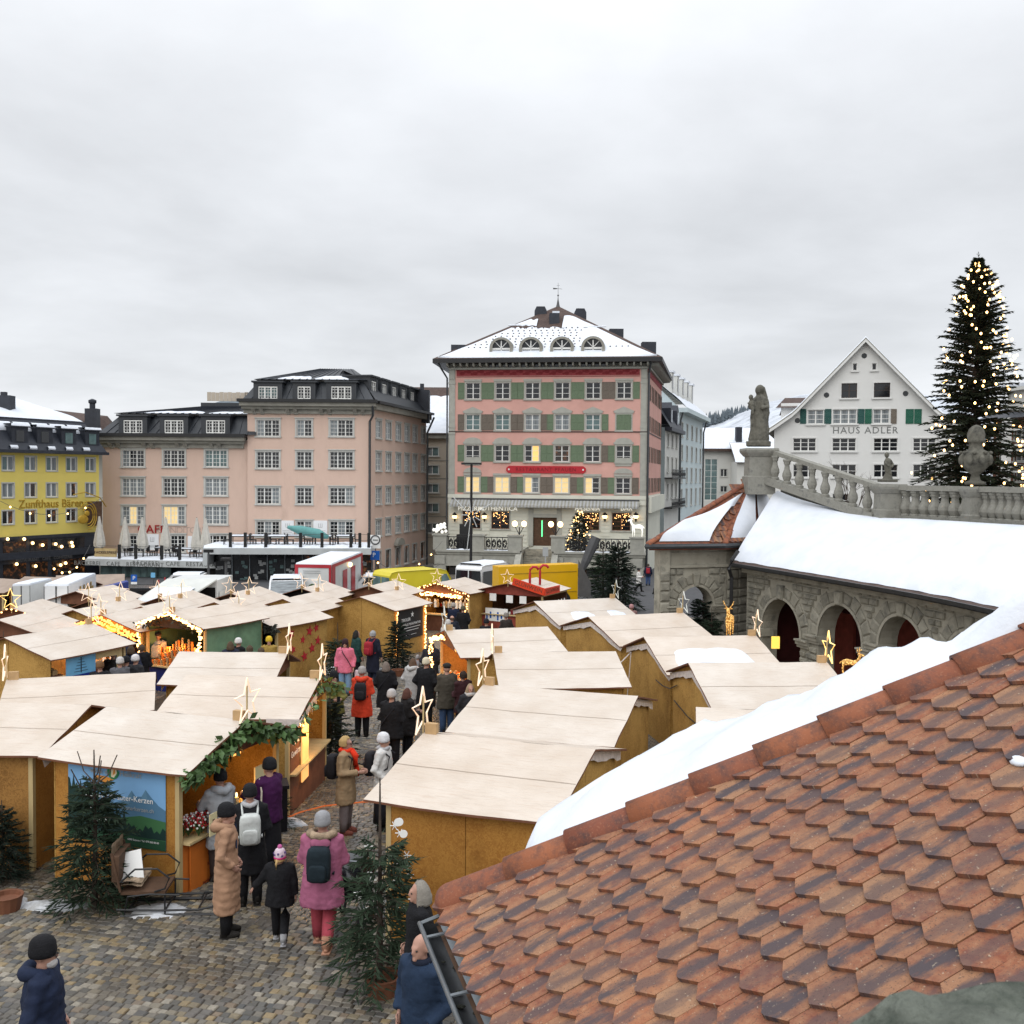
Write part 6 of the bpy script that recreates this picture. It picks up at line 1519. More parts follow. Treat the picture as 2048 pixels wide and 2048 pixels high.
um=put(m,'stone_urn',None,T(*pu),mats='statue_stone',smooth=True,label='big covered stone urn on the balustrade before lit fir',cat='urn')
for k in range(8):
 t=2*math.pi*k/8;m=MB();m.ball((.42*math.cos(t),.42*math.sin(t),.74),.09,.09,.16,6,5);m.ball((.4*math.cos(t+.3),.4*math.sin(t+.3),.95),.07,.07,.06,6,4);put(m,'urn_relief',um,T(*pu),mats='statue_stone',smooth=True)
# ------------------------------------------------------------------ market stalls
EH,RH,KS=2.17,2.68,.886
sm=MB();sp=[]
for i in range(10):
 a=math.pi/2+math.pi*i/5;r_=.41 if i%2==0 else.17;sp.append((0,r_*math.cos(a),r_*math.sin(a)))
sm.tube(sp,.017,6,closed=True)
STAR={k:sm.mesh('star_light',k)for k in('star_tube','star_off','star_gold')}
bk=MB();bk.box(-.1,.1,-.05,.05,-.11,.09);BLK=bk.mesh('mount_block','wood_block')
sr_=random.Random(21)
def twig_garland(m,a,b,n,size,sag=.1,lf=True):
 a,b=Vector(a),Vector(b)
 for i in range(n):
  t=sr_.random();p=a.lerp(b,t)+Vector((sr_.uniform(-.1,.1),sr_.uniform(-.1,.1),-sag*4*t*(1-t)+sr_.uniform(-.12,.06)))
  d=Vector((sr_.uniform(-1,1),sr_.uniform(-1,1),sr_.uniform(-1.2,.5))).normalized()*size*sr_.uniform(.6,1.3);s_=d.cross(Vector((sr_.uniform(-1,1),sr_.uniform(-1,1),sr_.uniform(-1,1)))).normalized()*size*.28
  m.poly([p,p+d*.5+s_,p+d,p+d*.5-s_])
def string_lights(m,pts,n,r=.022,jit=.05):
 pts=[Vector(p)for p in pts];Ls=[(b-a).length for a,b in zip(pts,pts[1:])];tot=sum(Ls)
 for i in range(n):
  s_=tot*(i+sr_.random())/n;k=0
  while k<len(Ls)-1 and s_>Ls[k]:s_-=Ls[k];k+=1
  p=pts[k].lerp(pts[k+1],min(1,s_/Ls[k]))+Vector([sr_.uniform(-jit,jit)for _ in range(3)])
  m.box(p.x-r,p.x+r,p.y-r,p.y+r,p.z-r,p.z+r)
class Stall:pass
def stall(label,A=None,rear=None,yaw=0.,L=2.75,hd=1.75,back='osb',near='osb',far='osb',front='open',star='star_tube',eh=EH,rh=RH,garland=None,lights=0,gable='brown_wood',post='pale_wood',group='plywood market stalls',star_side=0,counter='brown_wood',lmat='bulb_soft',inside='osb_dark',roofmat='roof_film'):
 S=Stall();d=Vector((math.cos(R(yaw)),math.sin(R(yaw)),0))
 L/=KS;hd/=KS
 if A is None:r_=PH(rear[0],rear[1],rh*KS)if not isinstance(rear,Vector)else rear;A=r_-d*L*KS
 elif not isinstance(A,Vector):A=PH(A[0],A[1],rh*KS)
 mid=Vector((A.x,A.y,0))+d*(L*KS/2);g0=G(mid.y);rz=R(yaw)+math.pi
 o=thing('market_stall',label,'market stall',(mid.x,mid.y,g0),rz,group);o.matrix_basis=WM[o]=WM[o]@Matrix.Diagonal((KS,KS,KS,1));mx=WM[o];S.o=o;S.mx=mx;S.L=L;S.hd=hd
 inv=mx.inverted();cl=inv@EYE;ns_=1 if cl.y>0 else-1;S.ns=ns_
 X0,X1=-L/2+.16,L/2-.3;Yw=hd-.2;zt=lambda y:eh+(rh-eh)*(1-abs(y)/hd)-.03
 fl=-.25
 for s_ in(1,-1):
  m=MB();nx,ny=10,6;top=[];sd_=sr_.uniform(0,99)
  for i in range(nx+1):
   row=[]
   for j in range(ny+1):
    x=-L/2+L*i/nx;t=j/ny;y=s_*(t*hd);z=rh+(eh-rh)*t+.012*noise.noise(Vector((x*1.7+sd_,y*1.7,0)))-(.02*math.sin(math.pi*i/nx)*t)
    row.append((x+.015*noise.noise(Vector((y*3,sd_,1)))*(i in(0,nx)),y,z))
   top.append(row)
  b=len(m.v)
  for r_ in top:m.v+=r_
  for i in range(nx):
   for j in range(ny):
    q=(b+i*(ny+1)+j,b+(i+1)*(ny+1)+j,b+(i+1)*(ny+1)+j+1,b+i*(ny+1)+j+1);m.face(*(q if s_>0 else q[::-1]))
  rim=[top[i][ny]for i in range(nx+1)];m.mi=1
  edge=[top[0][j]for j in range(ny+1)]+rim[1:]+[top[nx][j]for j in range(ny-1,-1,-1)]
  m.rings([edge,[(x,y,z-.035)for x,y,z in edge]],cap=False,close=False);m.poly([(x,y,z-.035)for x,y,z in(top[0][0],top[0][ny],top[nx][ny],top[nx][0])][::s_])
  put(m,'roof_panel',o,mx,mats=[roofmat,'brown_wood'],smooth=False)
  m=MB();t=.5;m.rings([[(x,s_*hd*tt,rh+(eh-rh)*tt+.012*noise.noise(Vector((x*1.7+sd_,s_*hd*tt*1.7,0)))-.02*math.sin(math.pi*(x/L+.5))*tt+.006)for x in np.linspace(-L/2+.01,L/2-.01,11)]for tt in(t-.003,t+.003)],cap=False,close=False);put(m,'panel_joint',o,mx,mats='panel_joint')
 def gab_pan(x,kind,face,nm='wall_panel'):
  for s_ in(1,-1):
   m=MB();y0,y1=s_*.008,s_*(Yw-.004);q=[(x,y0,fl),(x,y1,fl),(x,y1,zt(y1)),(x,y0,zt(y0))]
   m.prism(q if s_*face>0 else q[::-1],(-.025*face,0,0));put(m,nm,o,mx,mats=kind)
 def side_pan(s_,kind,x0=None,x1=None,z0=None,z1=None,n=2):
  x0=X0+.03 if x0 is None else x0;x1=X1-.03 if x1 is None else x1;z0=fl if z0 is None else z0;z1=zt(Yw)if z1 is None else z1
  for k in range(n):
   m=MB();a=x0+(x1-x0)*k/n+.005;b=x0+(x1-x0)*(k+1)/n-.005;y0,y1=sorted((s_*Yw,s_*(Yw-.025)));m.box(a,b,y0,y1,z0,z1);put(m,'wall_panel',o,mx,mats=kind)
 S.side_pan=side_pan
 if back:gab_pan(X0,back,-1)
 for s_,kd in((ns_,near),(-ns_,far)):
  if kd and kd!='open':side_pan(s_,kd)
  if kd=='open':
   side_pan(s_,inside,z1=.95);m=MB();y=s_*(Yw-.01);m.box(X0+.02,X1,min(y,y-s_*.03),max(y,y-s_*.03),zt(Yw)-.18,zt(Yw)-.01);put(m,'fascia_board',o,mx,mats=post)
 for y in(Yw-.035,-Yw+.035):
  m=MB();m.box(X1-.05,X1+.03,y-.045,y+.045,fl,zt(Yw));put(m,'corner_post',o,mx,mats=post)
 if front=='open':
  m=MB();m.prism([(X1+.0,-Yw,zt(Yw)-.16),(X1,Yw,zt(Yw)-.16),(X1,Yw,zt(Yw)),(X1,0,zt(0)),(X1,-Yw,zt(Yw))],(.03,0,0));put(m,'gable_board',o,mx,mats=gable)
  m=MB();m.box(X1-.03,X1+.02,-Yw+.09,Yw-.09,fl,.9);put(m,'counter_front',o,mx,mats=counter)
  m=MB();m.box(X1-.45,X1+.16,-Yw+.09,Yw-.09,.9,.94);put(m,'counter',o,mx,mats='pale_wood')
 elif front:gab_pan(X1,front,1)
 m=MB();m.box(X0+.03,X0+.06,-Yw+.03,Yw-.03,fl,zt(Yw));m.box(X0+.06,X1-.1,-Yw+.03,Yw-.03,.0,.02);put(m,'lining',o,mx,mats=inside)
 if star:
  sx=L/2+.03;so=put(STAR[star],'star_light',o,mx@T(sx,0,rh+.34)@Matrix.Rotation(sr_.uniform(-.08,.08),4,'X'));put(BLK,'mount_block',so,mx@T(L/2-.14,0,rh+.07))
  m=MB();m.bar((sx-.03,.03,rh-.2),(sx-.03,.03,rh+.6),.022);put(m,'star_stake',so,mx,mats='pale_wood')
 S.P=lambda x,y,z:mx@Vector((x,y,z));S.X0,S.X1,S.Yw,S.zt=X0,X1,Yw,zt
 if garland:
  m=MB();e=L/2+.02
  for s_ in(1,-1):twig_garland(m,(e,0,rh-.03),(e,s_*hd,eh-.02),garland[1],garland[2])
  put(m,'garland',o,mx,mats=garland[0])
 if lights:
  m=MB();e=L/2+.05;string_lights(m,[(e,-hd+.3,.6),(e,-hd+.1,eh-.05),(e,0,rh-.04),(e,hd-.1,eh-.05),(e,hd-.3,.6)],lights)
  put(m,'fairy_lights',o,mx,mats=lmat,kind='stuff')
 return S
def goods(S,n,mats_,x=(0,.3),z=.94,name='goods',size=(.06,.16),hgt=(.08,.3),y=None):
 Y=y or(-S.Yw+.25,S.Yw-.25)
 for mt in mats_:
  m=MB()
  for i in range(n):
   px=S.X1-.4+sr_.uniform(*x);py=sr_.uniform(*Y);w_=sr_.uniform(*size);h=sr_.uniform(*hgt);m.lathe([(w_/2,z),(w_/2,z+h*.8),(w_/4,z+h)],6,(px,py,0))
  put(m,name,S.o,S.mx,mats=mt,kind='stuff')
def shelf(S,zs,mt='brown_wood'):
 for z in zs:
  m=MB();m.box(S.X0+.08,S.X0+.5,-S.Yw+.06,S.Yw-.06,z,z+.03);put(m,'shelf',S.o,S.mx,mats=mt)
def shelf_goods(S,zs,mats_,n=9):
 for z in zs:
  for mt in mats_:
   m=MB()
   for i in range(n):y=sr_.uniform(-S.Yw+.2,S.Yw-.2);w_=sr_.uniform(.08,.2);h=sr_.uniform(.1,.26);x=S.X0+sr_.uniform(.2,.42);m.box(x-w_/2,x+w_/2,y-w_/2,y+w_/2,z+.03,z+.03+h)
   put(m,'shelf_goods',S.o,S.mx,mats=mt,kind='stuff')
def snow_patch(S,x0,x1,t0,t1,side,thick=.07,seed=0.):
 m=MB();rows=[];n=18
 for j in range(n+1):
  row=[]
  for i in range(n+1):
   u=i/n;t=j/n;ex=.10*noise.noise(Vector((t*4,seed,0)));x=x0+(x1-x0)*u+ex*(1-2*u if u<.5 else 1)
   tt=t0+(t1-t0)*t+.04*noise.noise(Vector((u*5,seed,9)))
   k=min(1,9*u,9*(1-u))*min(1,7*t,7*(1-t));cx,cy=(u-.5)*2,(t-.5)*2;sh=1-.13*(abs(cx)**3*abs(cy)**3);
   x=(x0+x1)/2+(x-(x0+x1)/2)*(1-.16*abs(cy)**4);tt=(t0+t1)/2+(tt-(t0+t1)/2)*(1-.2*abs(cx)**4)
   tt=max(0.01,tt);z=RH+(EH-RH)*tt+.012+thick*max(0,k)**.5*(1+.3*noise.noise(Vector((u*4,t*4,seed))));row.append((x,side*tt*S.hd,z))
  rows.append(row)
 m.rings(rows,cap=False,close=False);return put(m,'snow',S.o,S.mx,mats='snow',smooth=True)
V3=Vector
R1=stall('big foreground plywood stall right of the path, beside the tiled roof',A=(848,1466),yaw=-20,L=2.6,hd=1.85,near='osb_orange',gable='pale_wood')
R2=stall('plywood stall second from the tiled roof, wrinkled pale roof',A=(967,1370),yaw=-18.6,L=2.95,hd=1.9)
R3=stall('plywood stall between the lit gingerbread stall and wrinkled-roof stall',A=(986,1304),yaw=5,L=2.9,hd=1.9)
R4=stall('open stall glowing orange inside, shelves of baked goods, fairy-lit post',A=(890,1259),yaw=16,L=3.0,hd=1.9,inside='osb_orange',counter='osb_orange',star='star_off')
B1=stall('back-row plywood stall with two small snow patches on its roof',rear=(1067,1201),yaw=202,L=3.3,hd=2.2,rh=2.82,star='star_off',front='osb')
B2=stall('back-row plywood stall with bare creased roof before the arcade pavilion',rear=(1176,1231.5),yaw=200,L=3.3,hd=2.2,rh=2.82,star='star_off',front='osb')
B3=stall('back-row plywood stall with one big snow slab on its roof',rear=(1287,1273),yaw=188,L=3.0,hd=2.1,rh=2.82,front='osb')
B4=stall('back-row plywood stall with cable across its wall, below golden reindeer',rear=(1376,1325),yaw=184,L=3.0,hd=2.1,rh=2.82,front='osb',star='star_gold')
B5=stall('plywood stall half hidden behind the snowy tiled roof edge',rear=(1392,1415),yaw=170,L=2.8,hd=1.85,star=None,front='osb')
snow_patch(B1,-.0-.95,.1,.42,.97,B1.ns,.05,2.);snow_patch(B1,.75,1.5,.35,.95,B1.ns,.05,5.)
snow_patch(B3,-1.25,1.05,.26,.98,B3.ns,.09,7.)
shelf(R4,(1.35,1.75),'red_wood');shelf_goods(R4,(.95,1.35,1.75),('orange_board','kraft','red_paint'),7);goods(R4,22,('kraft','cream_paper','orange_board'),(-.1,.45),.94,hgt=(.05,.2))
m=MB();string_lights(m,[(R4.X1+.35,-R4.Yw*R4.ns-.0,.0),(R4.X1+.35,-R4.Yw*R4.ns,2.1),(R4.X1+.35,0,2.45)],110,.02,.07);put(m,'fairy_lights',R4.o,R4.mx,mats='bulb_soft',kind='stuff')
lamp(R4.P(.2,.3,2.0),42,(1,.36,.07));lamp(R4.P(.75,-.5,1.6),26,(1,.36,.07))
m=MB();m.tube([(R4.X1+.06,R4.ns*.55+.13*math.cos(t),2.22+.13*math.sin(t))for t in(2*math.pi*k/10 for k in range(10))],.03,5,closed=True);put(m,'ring_lamp',R4.o,R4.mx,mats='orange_glow')
L1=stall('candle stall with mountain banner on its side and green garland along its front',A=(492,1438),yaw=161,L=2.65,hd=1.5,near='osb_orange',garland=('leaf',260,.2),inside='dark_wood',counter='orange_board')
L0=stall('plywood stall at the left edge with bare brown walls',A=(183,1409),yaw=174,L=2.8,hd=1.5,star=None,front='osb_orange',near='osb_dark')
L2=stall('stall with pale roof behind, thin lit star at its right end',A=(576,1305),yaw=180,L=2.5,hd=1.5,inside='dark_wood')
L2b=stall('stall behind the candle stall with icicle-shaped valance at its corner',A=(642,1355),yaw=176,L=2.7,hd=1.55,garland=('leaf',60,.18),inside='dark_wood')
LM0=stall('stall with broad cream roof and nail post behind left edge stall',A=(13,1357),yaw=18,L=2.7,hd=1.4,front='osb')
S1=stall('stall with blue advertising banner and open hatch, crowd at its counter',A=(184,1249.6),yaw=246,L=2.9,hd=1.65,near=None,inside='black_void')
S2=stall('dark-fronted stall at the left edge behind the blue-banner stall',A=(-6,1236),yaw=84,L=2.6,hd=1.4,star=None,inside='black_void')
S3=stall('dark-fronted stall at far left with gold star',A=(21.7,1213),yaw=93,L=2.6,hd=1.4,star='star_gold',lights=30,inside='black_void')
S5=stall('stall with bright orange fairy-lit gable and white tube lamp',A=(200.7,1226),yaw=66,L=2.7,hd=1.6,lights=0,gable='osb_orange',inside='dark_wood')
C1=stall('green-sided stall full of candles with fairy-lit gable',A=(338,1221),yaw=62,L=2.9,hd=1.42,eh=2.43,rh=2.9,near='green_tarp',far='green_tarp',lights=220,garland=('dark_leaf',70,.16),inside='black_void',counter='blue_cloth',gable='dark_wood')
C2=stall('stall hung with dark foliage, big red stars on its side wall',A=(476.5,1219),yaw=62,L=3.0,hd=1.6,garland=('dark_leaf',260,.2),inside='black_void',gable='dark_wood')
D1=stall('rear-facing plywood stall leftmost behind orange fairy-lit gable',rear=(145,1217),yaw=258,L=2.7,hd=1.35)
D2=stall('rear-facing stall whose gable peeps over the green-sided stall',rear=(281.7,1210),yaw=258,L=2.7,hd=1.35)
D3=stall('rear-facing stall whose gable peeps between candle and foliage stalls',rear=(428,1201.5),yaw=257,L=2.7,hd=1.35)
D4=stall('rear-facing stall behind the roof of the red-starred stall',rear=(565,1195),yaw=253,L=2.9,hd=1.4)
D5=stall('tall-looking plywood stall with black vanilla banner on its right side',rear=(719,1191),yaw=245,L=2.9,hd=1.65,near='osb',far='osb')
E1=stall('dark stall with big lit star left of the parked dark car',A=(176,1200),yaw=85,L=2.6,hd=1.35,inside='black_void',gable='dark_wood')
E2=stall('back-row stall with red-brown gable and star, under food truck awning',A=(316.5,1192.8),yaw=80,L=2.7,hd=1.35,inside='black_void')
E3=stall('back-row stall with near-black gable and star, left of white car',A=(460.7,1184),yaw=80,L=2.8,hd=1.4,inside='black_void',gable='dark_wood')
E4=stall('back-row stall with black gable and star, before red-white container',A=(602.6,1174),yaw=77,L=2.8,hd=1.45,inside='black_void',gable='black_void')
E5=stall('back-row stall with brown gable and star, before the lime van',A=(736.7,1169.6),yaw=72,L=2.9,hd=1.5,inside='black_void')
E6=stall('stall with fairy-lit dark gable and hanging goods before the white van',A=(874,1163),yaw=66,L=3.0,hd=1.75,inside='dark_wood',near='osb',lights=60)
E7=stall('hot wine stall with red sign frame and candy canes on its roof',A=(1015,1164),yaw=64,L=3.3,hd=1.9,gable='red_wood',inside='dark_wood',near='open',far='dark_wood',back='dark_wood',counter='red_wood')
Em=stall('small grey-roofed stall with dark open front left of blue box',A=(150.7,1180),yaw=78,L=2.6,hd=1.5,star=None,inside='dark_wood')
for px,py,yw,lab in((60,1146,160,'brown-roofed stall nearest left before the yellow house'),(112,1138,20,'brown-roofed stall with chimney before the yellow house'),(170,1143,170,'brown-roofed stall right before the yellow house')):
 X=stall(lab,A=PH(px,py,RH),yaw=yw,L=3.2,hd=1.5,star=None,roofmat='brown_roof',group='brown roofed stalls by yellow house',inside='dark_wood',near='dark_wood');lamp(X.P(1,0,1.9),30)
def board(S,name,x0,x1,z0,z1,matn,side=None,o=.012,t=.012,label=None):
 s_=side or S.ns;y=s_*(S.Yw+o);m=MB();m.box(x0,x1,min(y,y+s_*t),max(y,y+s_*t),z0,z1);return put(m,name,S.o,S.mx,mats=matn,label=label)
def side_mx(S,x,z,o=.03,side=None):
 s_=side or S.ns;return S.mx@T(x,s_*(S.Yw+o),z,0 if s_<0 else math.pi)
def banner(S):
 s_=S.ns;w_,h=1.98,1.34;mx=side_mx(S,-.02,.80,.02)
 m=MB();m.mi=0;m.poly([(-w_/2,0,0),(w_/2,0,0),(w_/2,0,h),(-w_/2,0,h)])
 def shape(pts,mi,k):m.mi=mi;m.poly([(x*w_-w_/2,-.001*k,z*h)for x,z in pts])
 shape([(.0,.52),(.08,.55),(.17,.68),(.25,.75),(.33,.62),(.42,.5),(.55,.55),(.62,.62),(.66,.7),(.70,.63),(.76,.64),(.80,.73),(.86,.64),(.93,.55),(1,.5),(1,.3),(0,.3)],1,2)
 shape([(.55,.55),(.62,.62),(.66,.7),(.67,.6),(.62,.5)],2,3);shape([(.76,.64),(.80,.73),(.82,.62),(.77,.55)],2,3)
 shape([(0,0),(1,0),(1,.36),(.75,.4),(.5,.33),(.2,.36),(0,.3)],3,4)
 tr_=[(0,.12),(0,.78)]
 x=0.
 for i in range(16):x=i*.0375;zz=(.72-x*.55 if x<.3 else.5-(x-.3)*.6)+.07*(i%2);tr_+=[(x+.018,zz+.04),(x+.0375,zz-.09)]
 shape(tr_+[(.62,.12)],4,5)
 dk=[(.6,.2)]+[(.6+.4*i/14,.22+.05*(i%2)+.03*math.sin(i))for i in range(15)]+[(1,.13),(.6,.13)];shape(dk,4,6)
 shape([(0,.0),(1,0),(1,.12),(.5,.15),(0,.13)],5,7)
 bn=put(m,'banner',S.o,mx,mats=['bn_sky','bn_mount','bn_mount2','bn_green','bn_trees','bn_dark'])
 lg=MB();lg.mi=0;lg.poly([(-.16+.16*0+p[0],-.012,1.12+p[1])for p in((-.12,0),(.08,-.02),(.26,.08),(.28,.1),(.12,.07),(.0,.09),(-.12,.09),(-.2,.05))])
 lg.mi=1;lg.poly([(.02+.13*math.cos(t)*(1 if math.cos(t)>0 else.8),-.013,1.3+.13*math.sin(t))for t in(R(100)+R(260)*k/16 for k in range(17))])
 lg.mi=2;lg.poly([(.05+p[0],-.015,1.3+p[1])for p in((-.06,-.09),(.0,-.1),(.06,-.02),(.05,.1),(.0,.19),(-.05,.08))]);lg.mi=0;lg.poly([(.05+p[0],-.016,1.3+p[1])for p in((-.03,-.07),(.03,-.02),(.01,.12))])
 put(lg,'print',bn,mx@T(-.08,0,-.08),mats=['bn_orange','bn_logo','bn_cream'])
 text('weck deine Heilkraft',.125,'pale_letter',bn,mx@T(.0,-.012,h-.14),depth=.001);text('Mythenheilkräuter-Kerzen',.135,'white_letter',bn,mx@T(.03,-.012,.8),depth=.001)
 text('heilkräuterkerzen.ch',.1,'pale_letter',bn,mx@T(.35,-.012,.64),depth=.001);text('Infos',.1,'white_letter',bn,mx@T(-.5,-.012,.55),depth=.001);text('Online-Shop',.1,'white_letter',bn,mx@T(-.32,-.012,.38),depth=.001)
 text('6430 Seewen / Tel. 079 000 00 00',.045,'white_letter',bn,mx@T(.55,-.012,.12),depth=.001)
for n_,c in(('bn_sky',(.20,.40,.66)),('bn_mount',(.085,.19,.30)),('bn_mount2',(.11,.23,.34)),('bn_green',(.05,.15,.06)),('bn_trees',(.012,.035,.03)),('bn_dark',(.02,.07,.035)),('bn_orange',(.7,.28,.05)),('bn_logo',(.03,.22,.09)),('bn_cream',(.8,.7,.5))):mat(n_,c,.55,.08,1.2)
banner(L1)
x1=L1.X1
m=MB();mxp=L1.mx@T(x1+.05,0,0,R(90));pb=MB();pb.box(-1.25,.05,-.012,.012,.0,.82);pbo=put(pb,'price_board',L1.o,mxp,mats='orange_board')
for k,(z,a)in enumerate(((.74,.35),(.64,.5),(.56,.4),(.46,.45),(.38,.55),(.3,.5),(.2,.35),(.1,.8))):
 for s_ in(-1,1):text(('Kerzen','Heilkräuter','Duftkerzen','Salben','Ringelblume','Lavendel','Arnika','herzlich willkommen')[k],.075,'dark_letter',pbo,mxp@T(-.62,s_*.02,z,0 if s_<0 else math.pi),depth=.001)
shelf(L1,(1.35,1.7),'pale_wood');shelf_goods(L1,(1.35,1.7),('cream_paper','kraft','curtain_glass','red_paint'),7)
for S_,zs_ in((S1,(1.2,1.6)),(C2,(1.0,1.4)),(E6,(1.0,1.45)),(S5,(1.2,1.6)),(L2b,(1.3,1.7))):shelf(S_,zs_,'brown_wood');shelf_goods(S_,zs_,('kraft','paper','red_paint','gold'),7)
jr=MB();jr.lathe([(.035,0),(.035,.14),(.022,.17),(.022,.2),(.0,.2)],8);jar_me=jr.mesh('glass_jar','pale_glass')if 'pale_glass' in M else jr.mesh('glass_jar','curtain_glass')
for i in range(14):
 p=L1.P(x1-.12+sr_.uniform(-.16,.16),-L1.ns*(-.75+.115*i)*.9,.95);put(jar_me,'glass_jar',None,T(*p),label='small glass jar standing on the candle stall counter',cat='jar',group='glass jars on the candle stall counter')
for i in range(16):
 c=L1.P(x1+.02+sr_.uniform(-.15,.2),L1.ns*(.2+1.1*i/16),.96);m=MB()
 for k in range(34):
  a=sr_.uniform(0,6.3);rr_=sr_.uniform(.01,.1);h=sr_.uniform(.12,.3);p=Vector((rr_*math.cos(a),rr_*math.sin(a),h));m.mi=0;m.tube([(0,0,0),p],.003,3);m.mi=1+(k%3==0);m.ball(p,.017,n=4,m=3)
 put(m,'dried_flowers',None,T(*c),mats=['leaf','fl_pink','fl_white']if False else['leaf','red_paint','paper'],label='bunch of pink and white dried flowers on candle stall counter',cat='flowers',group='dried flower bunches on candle counter')
for x,y,z,e in((x1-.45,.1,2.0,5),(x1-.35,-.5,1.45,9)):
 p=L1.P(x,-L1.ns*abs(y)if y else 0,z);lamp(p-Vector((0,0,.16)),e,(1,.5,.14))
m=MB();m.box(x1-.3,x1-.02,-L1.ns*.2-.12,-L1.ns*.2+.12,1.98,2.1);put(m,'lamp_shade',L1.o,L1.mx,mats='orange_glow')
for i in range(4):m=MB();p=L1.P(x1-.2+.03*i,-L1.ns*(.45+.16*i),.94);m.lathe([(.035,0),(.035,.16),(.01,.165)],8);q=put(m,'candle',None,T(*p),mats='cream_paper',label='burning cream candle on the candle stall counter',cat='candle',group='burning candles on the counter');m=MB();m.ball((0,0,.2),.018,.018,.04,6,5);put(m,'flame',q,T(*p),mats='lamp_glow')
m=MB();m.box(x1-.03,x1+.0,-L1.ns*1.0-.25,-L1.ns*1.0+.25,1.0,1.6);put(m,'cream_sign',L1.o,L1.mx,mats='cream_paper');m=MB();m.box(x1+.28,x1+.3,L1.ns*.95-.1,L1.ns*.95+.1,.95,1.32);cs=put(m,'price_sign',L1.o,L1.mx,mats='cream_paper');m=MB();m.box(x1+.301,x1+.304,L1.ns*.95-.03,L1.ns*.95+.03,1.13,1.22);put(m,'print',cs,L1.mx,mats='dark_wood')
x1=L2b.X1;s_=L2b.ns
m=MB();m.box(x1+.05,x1+.08,s_*.2,s_*.7,.55,2.0)if s_>0 else m.box(x1+.05,x1+.08,s_*.7,s_*.2,.55,2.0);put(m,'lit_panel',L2b.o,L2b.mx,mats='lit_sheet')
lamp(L2b.P(x1+.5,s_*.4,1.7),36,(1,.5,.15))
m=MB();e=L2b.L/2+.02
def icicles(m,a,b,n):
 a,b=Vector(a),Vector(b)
 for i in range(n):
  p,q=a.lerp(b,i/n),a.lerp(b,(i+1)/n);h=.16+.14*((i*7)%3)/2;m.poly([p,q,q-Vector((0,0,.1)),p.lerp(q,.5)-Vector((0,0,h)),p-Vector((0,0,.1))])
icicles(m,(e,s_*L2b.hd,EH-.02),(e,s_*.4,EH+.28),12);icicles(m,(e,s_*(L2b.hd+.01),EH),(e-.7,s_*(L2b.hd+.01),EH),8);put(m,'icicle_valance',L2b.o,L2b.mx,mats='clear_film')
sx=[m_ for m_ in(0,)];wm_=L2b.mx@T(x1+.04,s_*1.05,1.55,R(90));text('FEINE',.2,'white_letter',L2b.o,wm_,depth=.002);text('Gewürze',.19,'white_letter',L2b.o,wm_@T(0,0,-.24),depth=.002)
m=MB();m.box(x1,x1+.02,s_*1.05-.35,s_*1.05+.35,.9,1.9);put(m,'name_board',L2b.o,L2b.mx,mats='brown_wood')
mx=side_mx(S1,0,.0,.02);w2=(S1.X1-S1.X0)
fx_=1 if S1.ns<0 else-1
S1.side_pan(S1.ns,'osb',z1=.5);
m=MB();xa,xb=(-.95,.15);m.box(xa,xb,-.01,.0,.15,2.1);
flip=mx@Vector((-1,0,0));leftmost=(CAMR.inverted()@(mx@Vector((-1,0,1))-EYE))
bo=put(m,'banner',S1.o,mx,mats='light_blue');m=MB();m.box(xa,xb,-.02,-.011,1.32,1.55);put(m,'banner_stripe',bo,mx,mats='blue_paint');text('ENTSTEHEN TE TRÄUME',.092,'white_letter',bo,mx@T((xa+xb)/2,-.022,1.435),depth=.001)
m=MB();c=(xa+xb)/2;m.box(c-.012,c+.012,-.02,-.011,1.6,2.05)
for k in range(5):m.box(c-.09-.04*(4-k),c+.09+.04*(4-k),-.02,-.011,1.64+.085*k,1.652+.085*k)
for k in range(7):a=R(15+25*k);m.bar((c,-.016,.98),(c+.34*math.cos(a),-.016,.98+.26*math.sin(a)),.03,.008)
put(m,'print',bo,mx,mats='slate')
m=MB();m.poly([(c-.4,-.013,.9),(c-.1,-.013,.8),(c-.15,-.013,1.0),(c-.36,-.013,1.08)]);m.poly([(c+.4,-.013,1.05),(c+.12,-.013,.82),(c+.1,-.013,1.02),(c+.3,-.013,1.12)]);put(m,'print',bo,mx,mats='paper')
for x0,x1_,z0,z1_ in((.17,1.2,1.9,2.1),(1.0,1.2,.5,1.9),(.17,1.2,.5,.62)):
 m=MB();m.box(x0,x1_,-.01,.02,z0,z1_);put(m,'hatch_frame',S1.o,mx,mats='pale_wood')
m=MB()
for k in range(2):string_lights(m,[(S5.L/2+.08,-S5.hd+.1,EH-.12-.14*k),(S5.L/2+.08,0,RH-.08-.2*k),(S5.L/2+.08,S5.hd-.1,EH-.12-.14*k)],90,.026,.05)
put(m,'fairy_lights',S5.o,S5.mx,mats='orange_glow',kind='stuff');m=MB();m.tube([(S5.X1+.02,.1*S5.ns,1.78),(S5.X1+.02,1.1*S5.ns,1.74)],.035,6);put(m,'tube_lamp',S5.o,S5.mx,mats='tube_light');lamp(S5.P(S5.X1+.25,.2,2.0),40,(1,.35,.06))
goods(S5,16,('kraft','red_paint','paper'))
cm_=MB();cm_.lathe([(.04,0),(.04,.2),(.012,.205)],8);CAND=[cm_.mesh('candle',k)for k in('orange_board','kraft')]
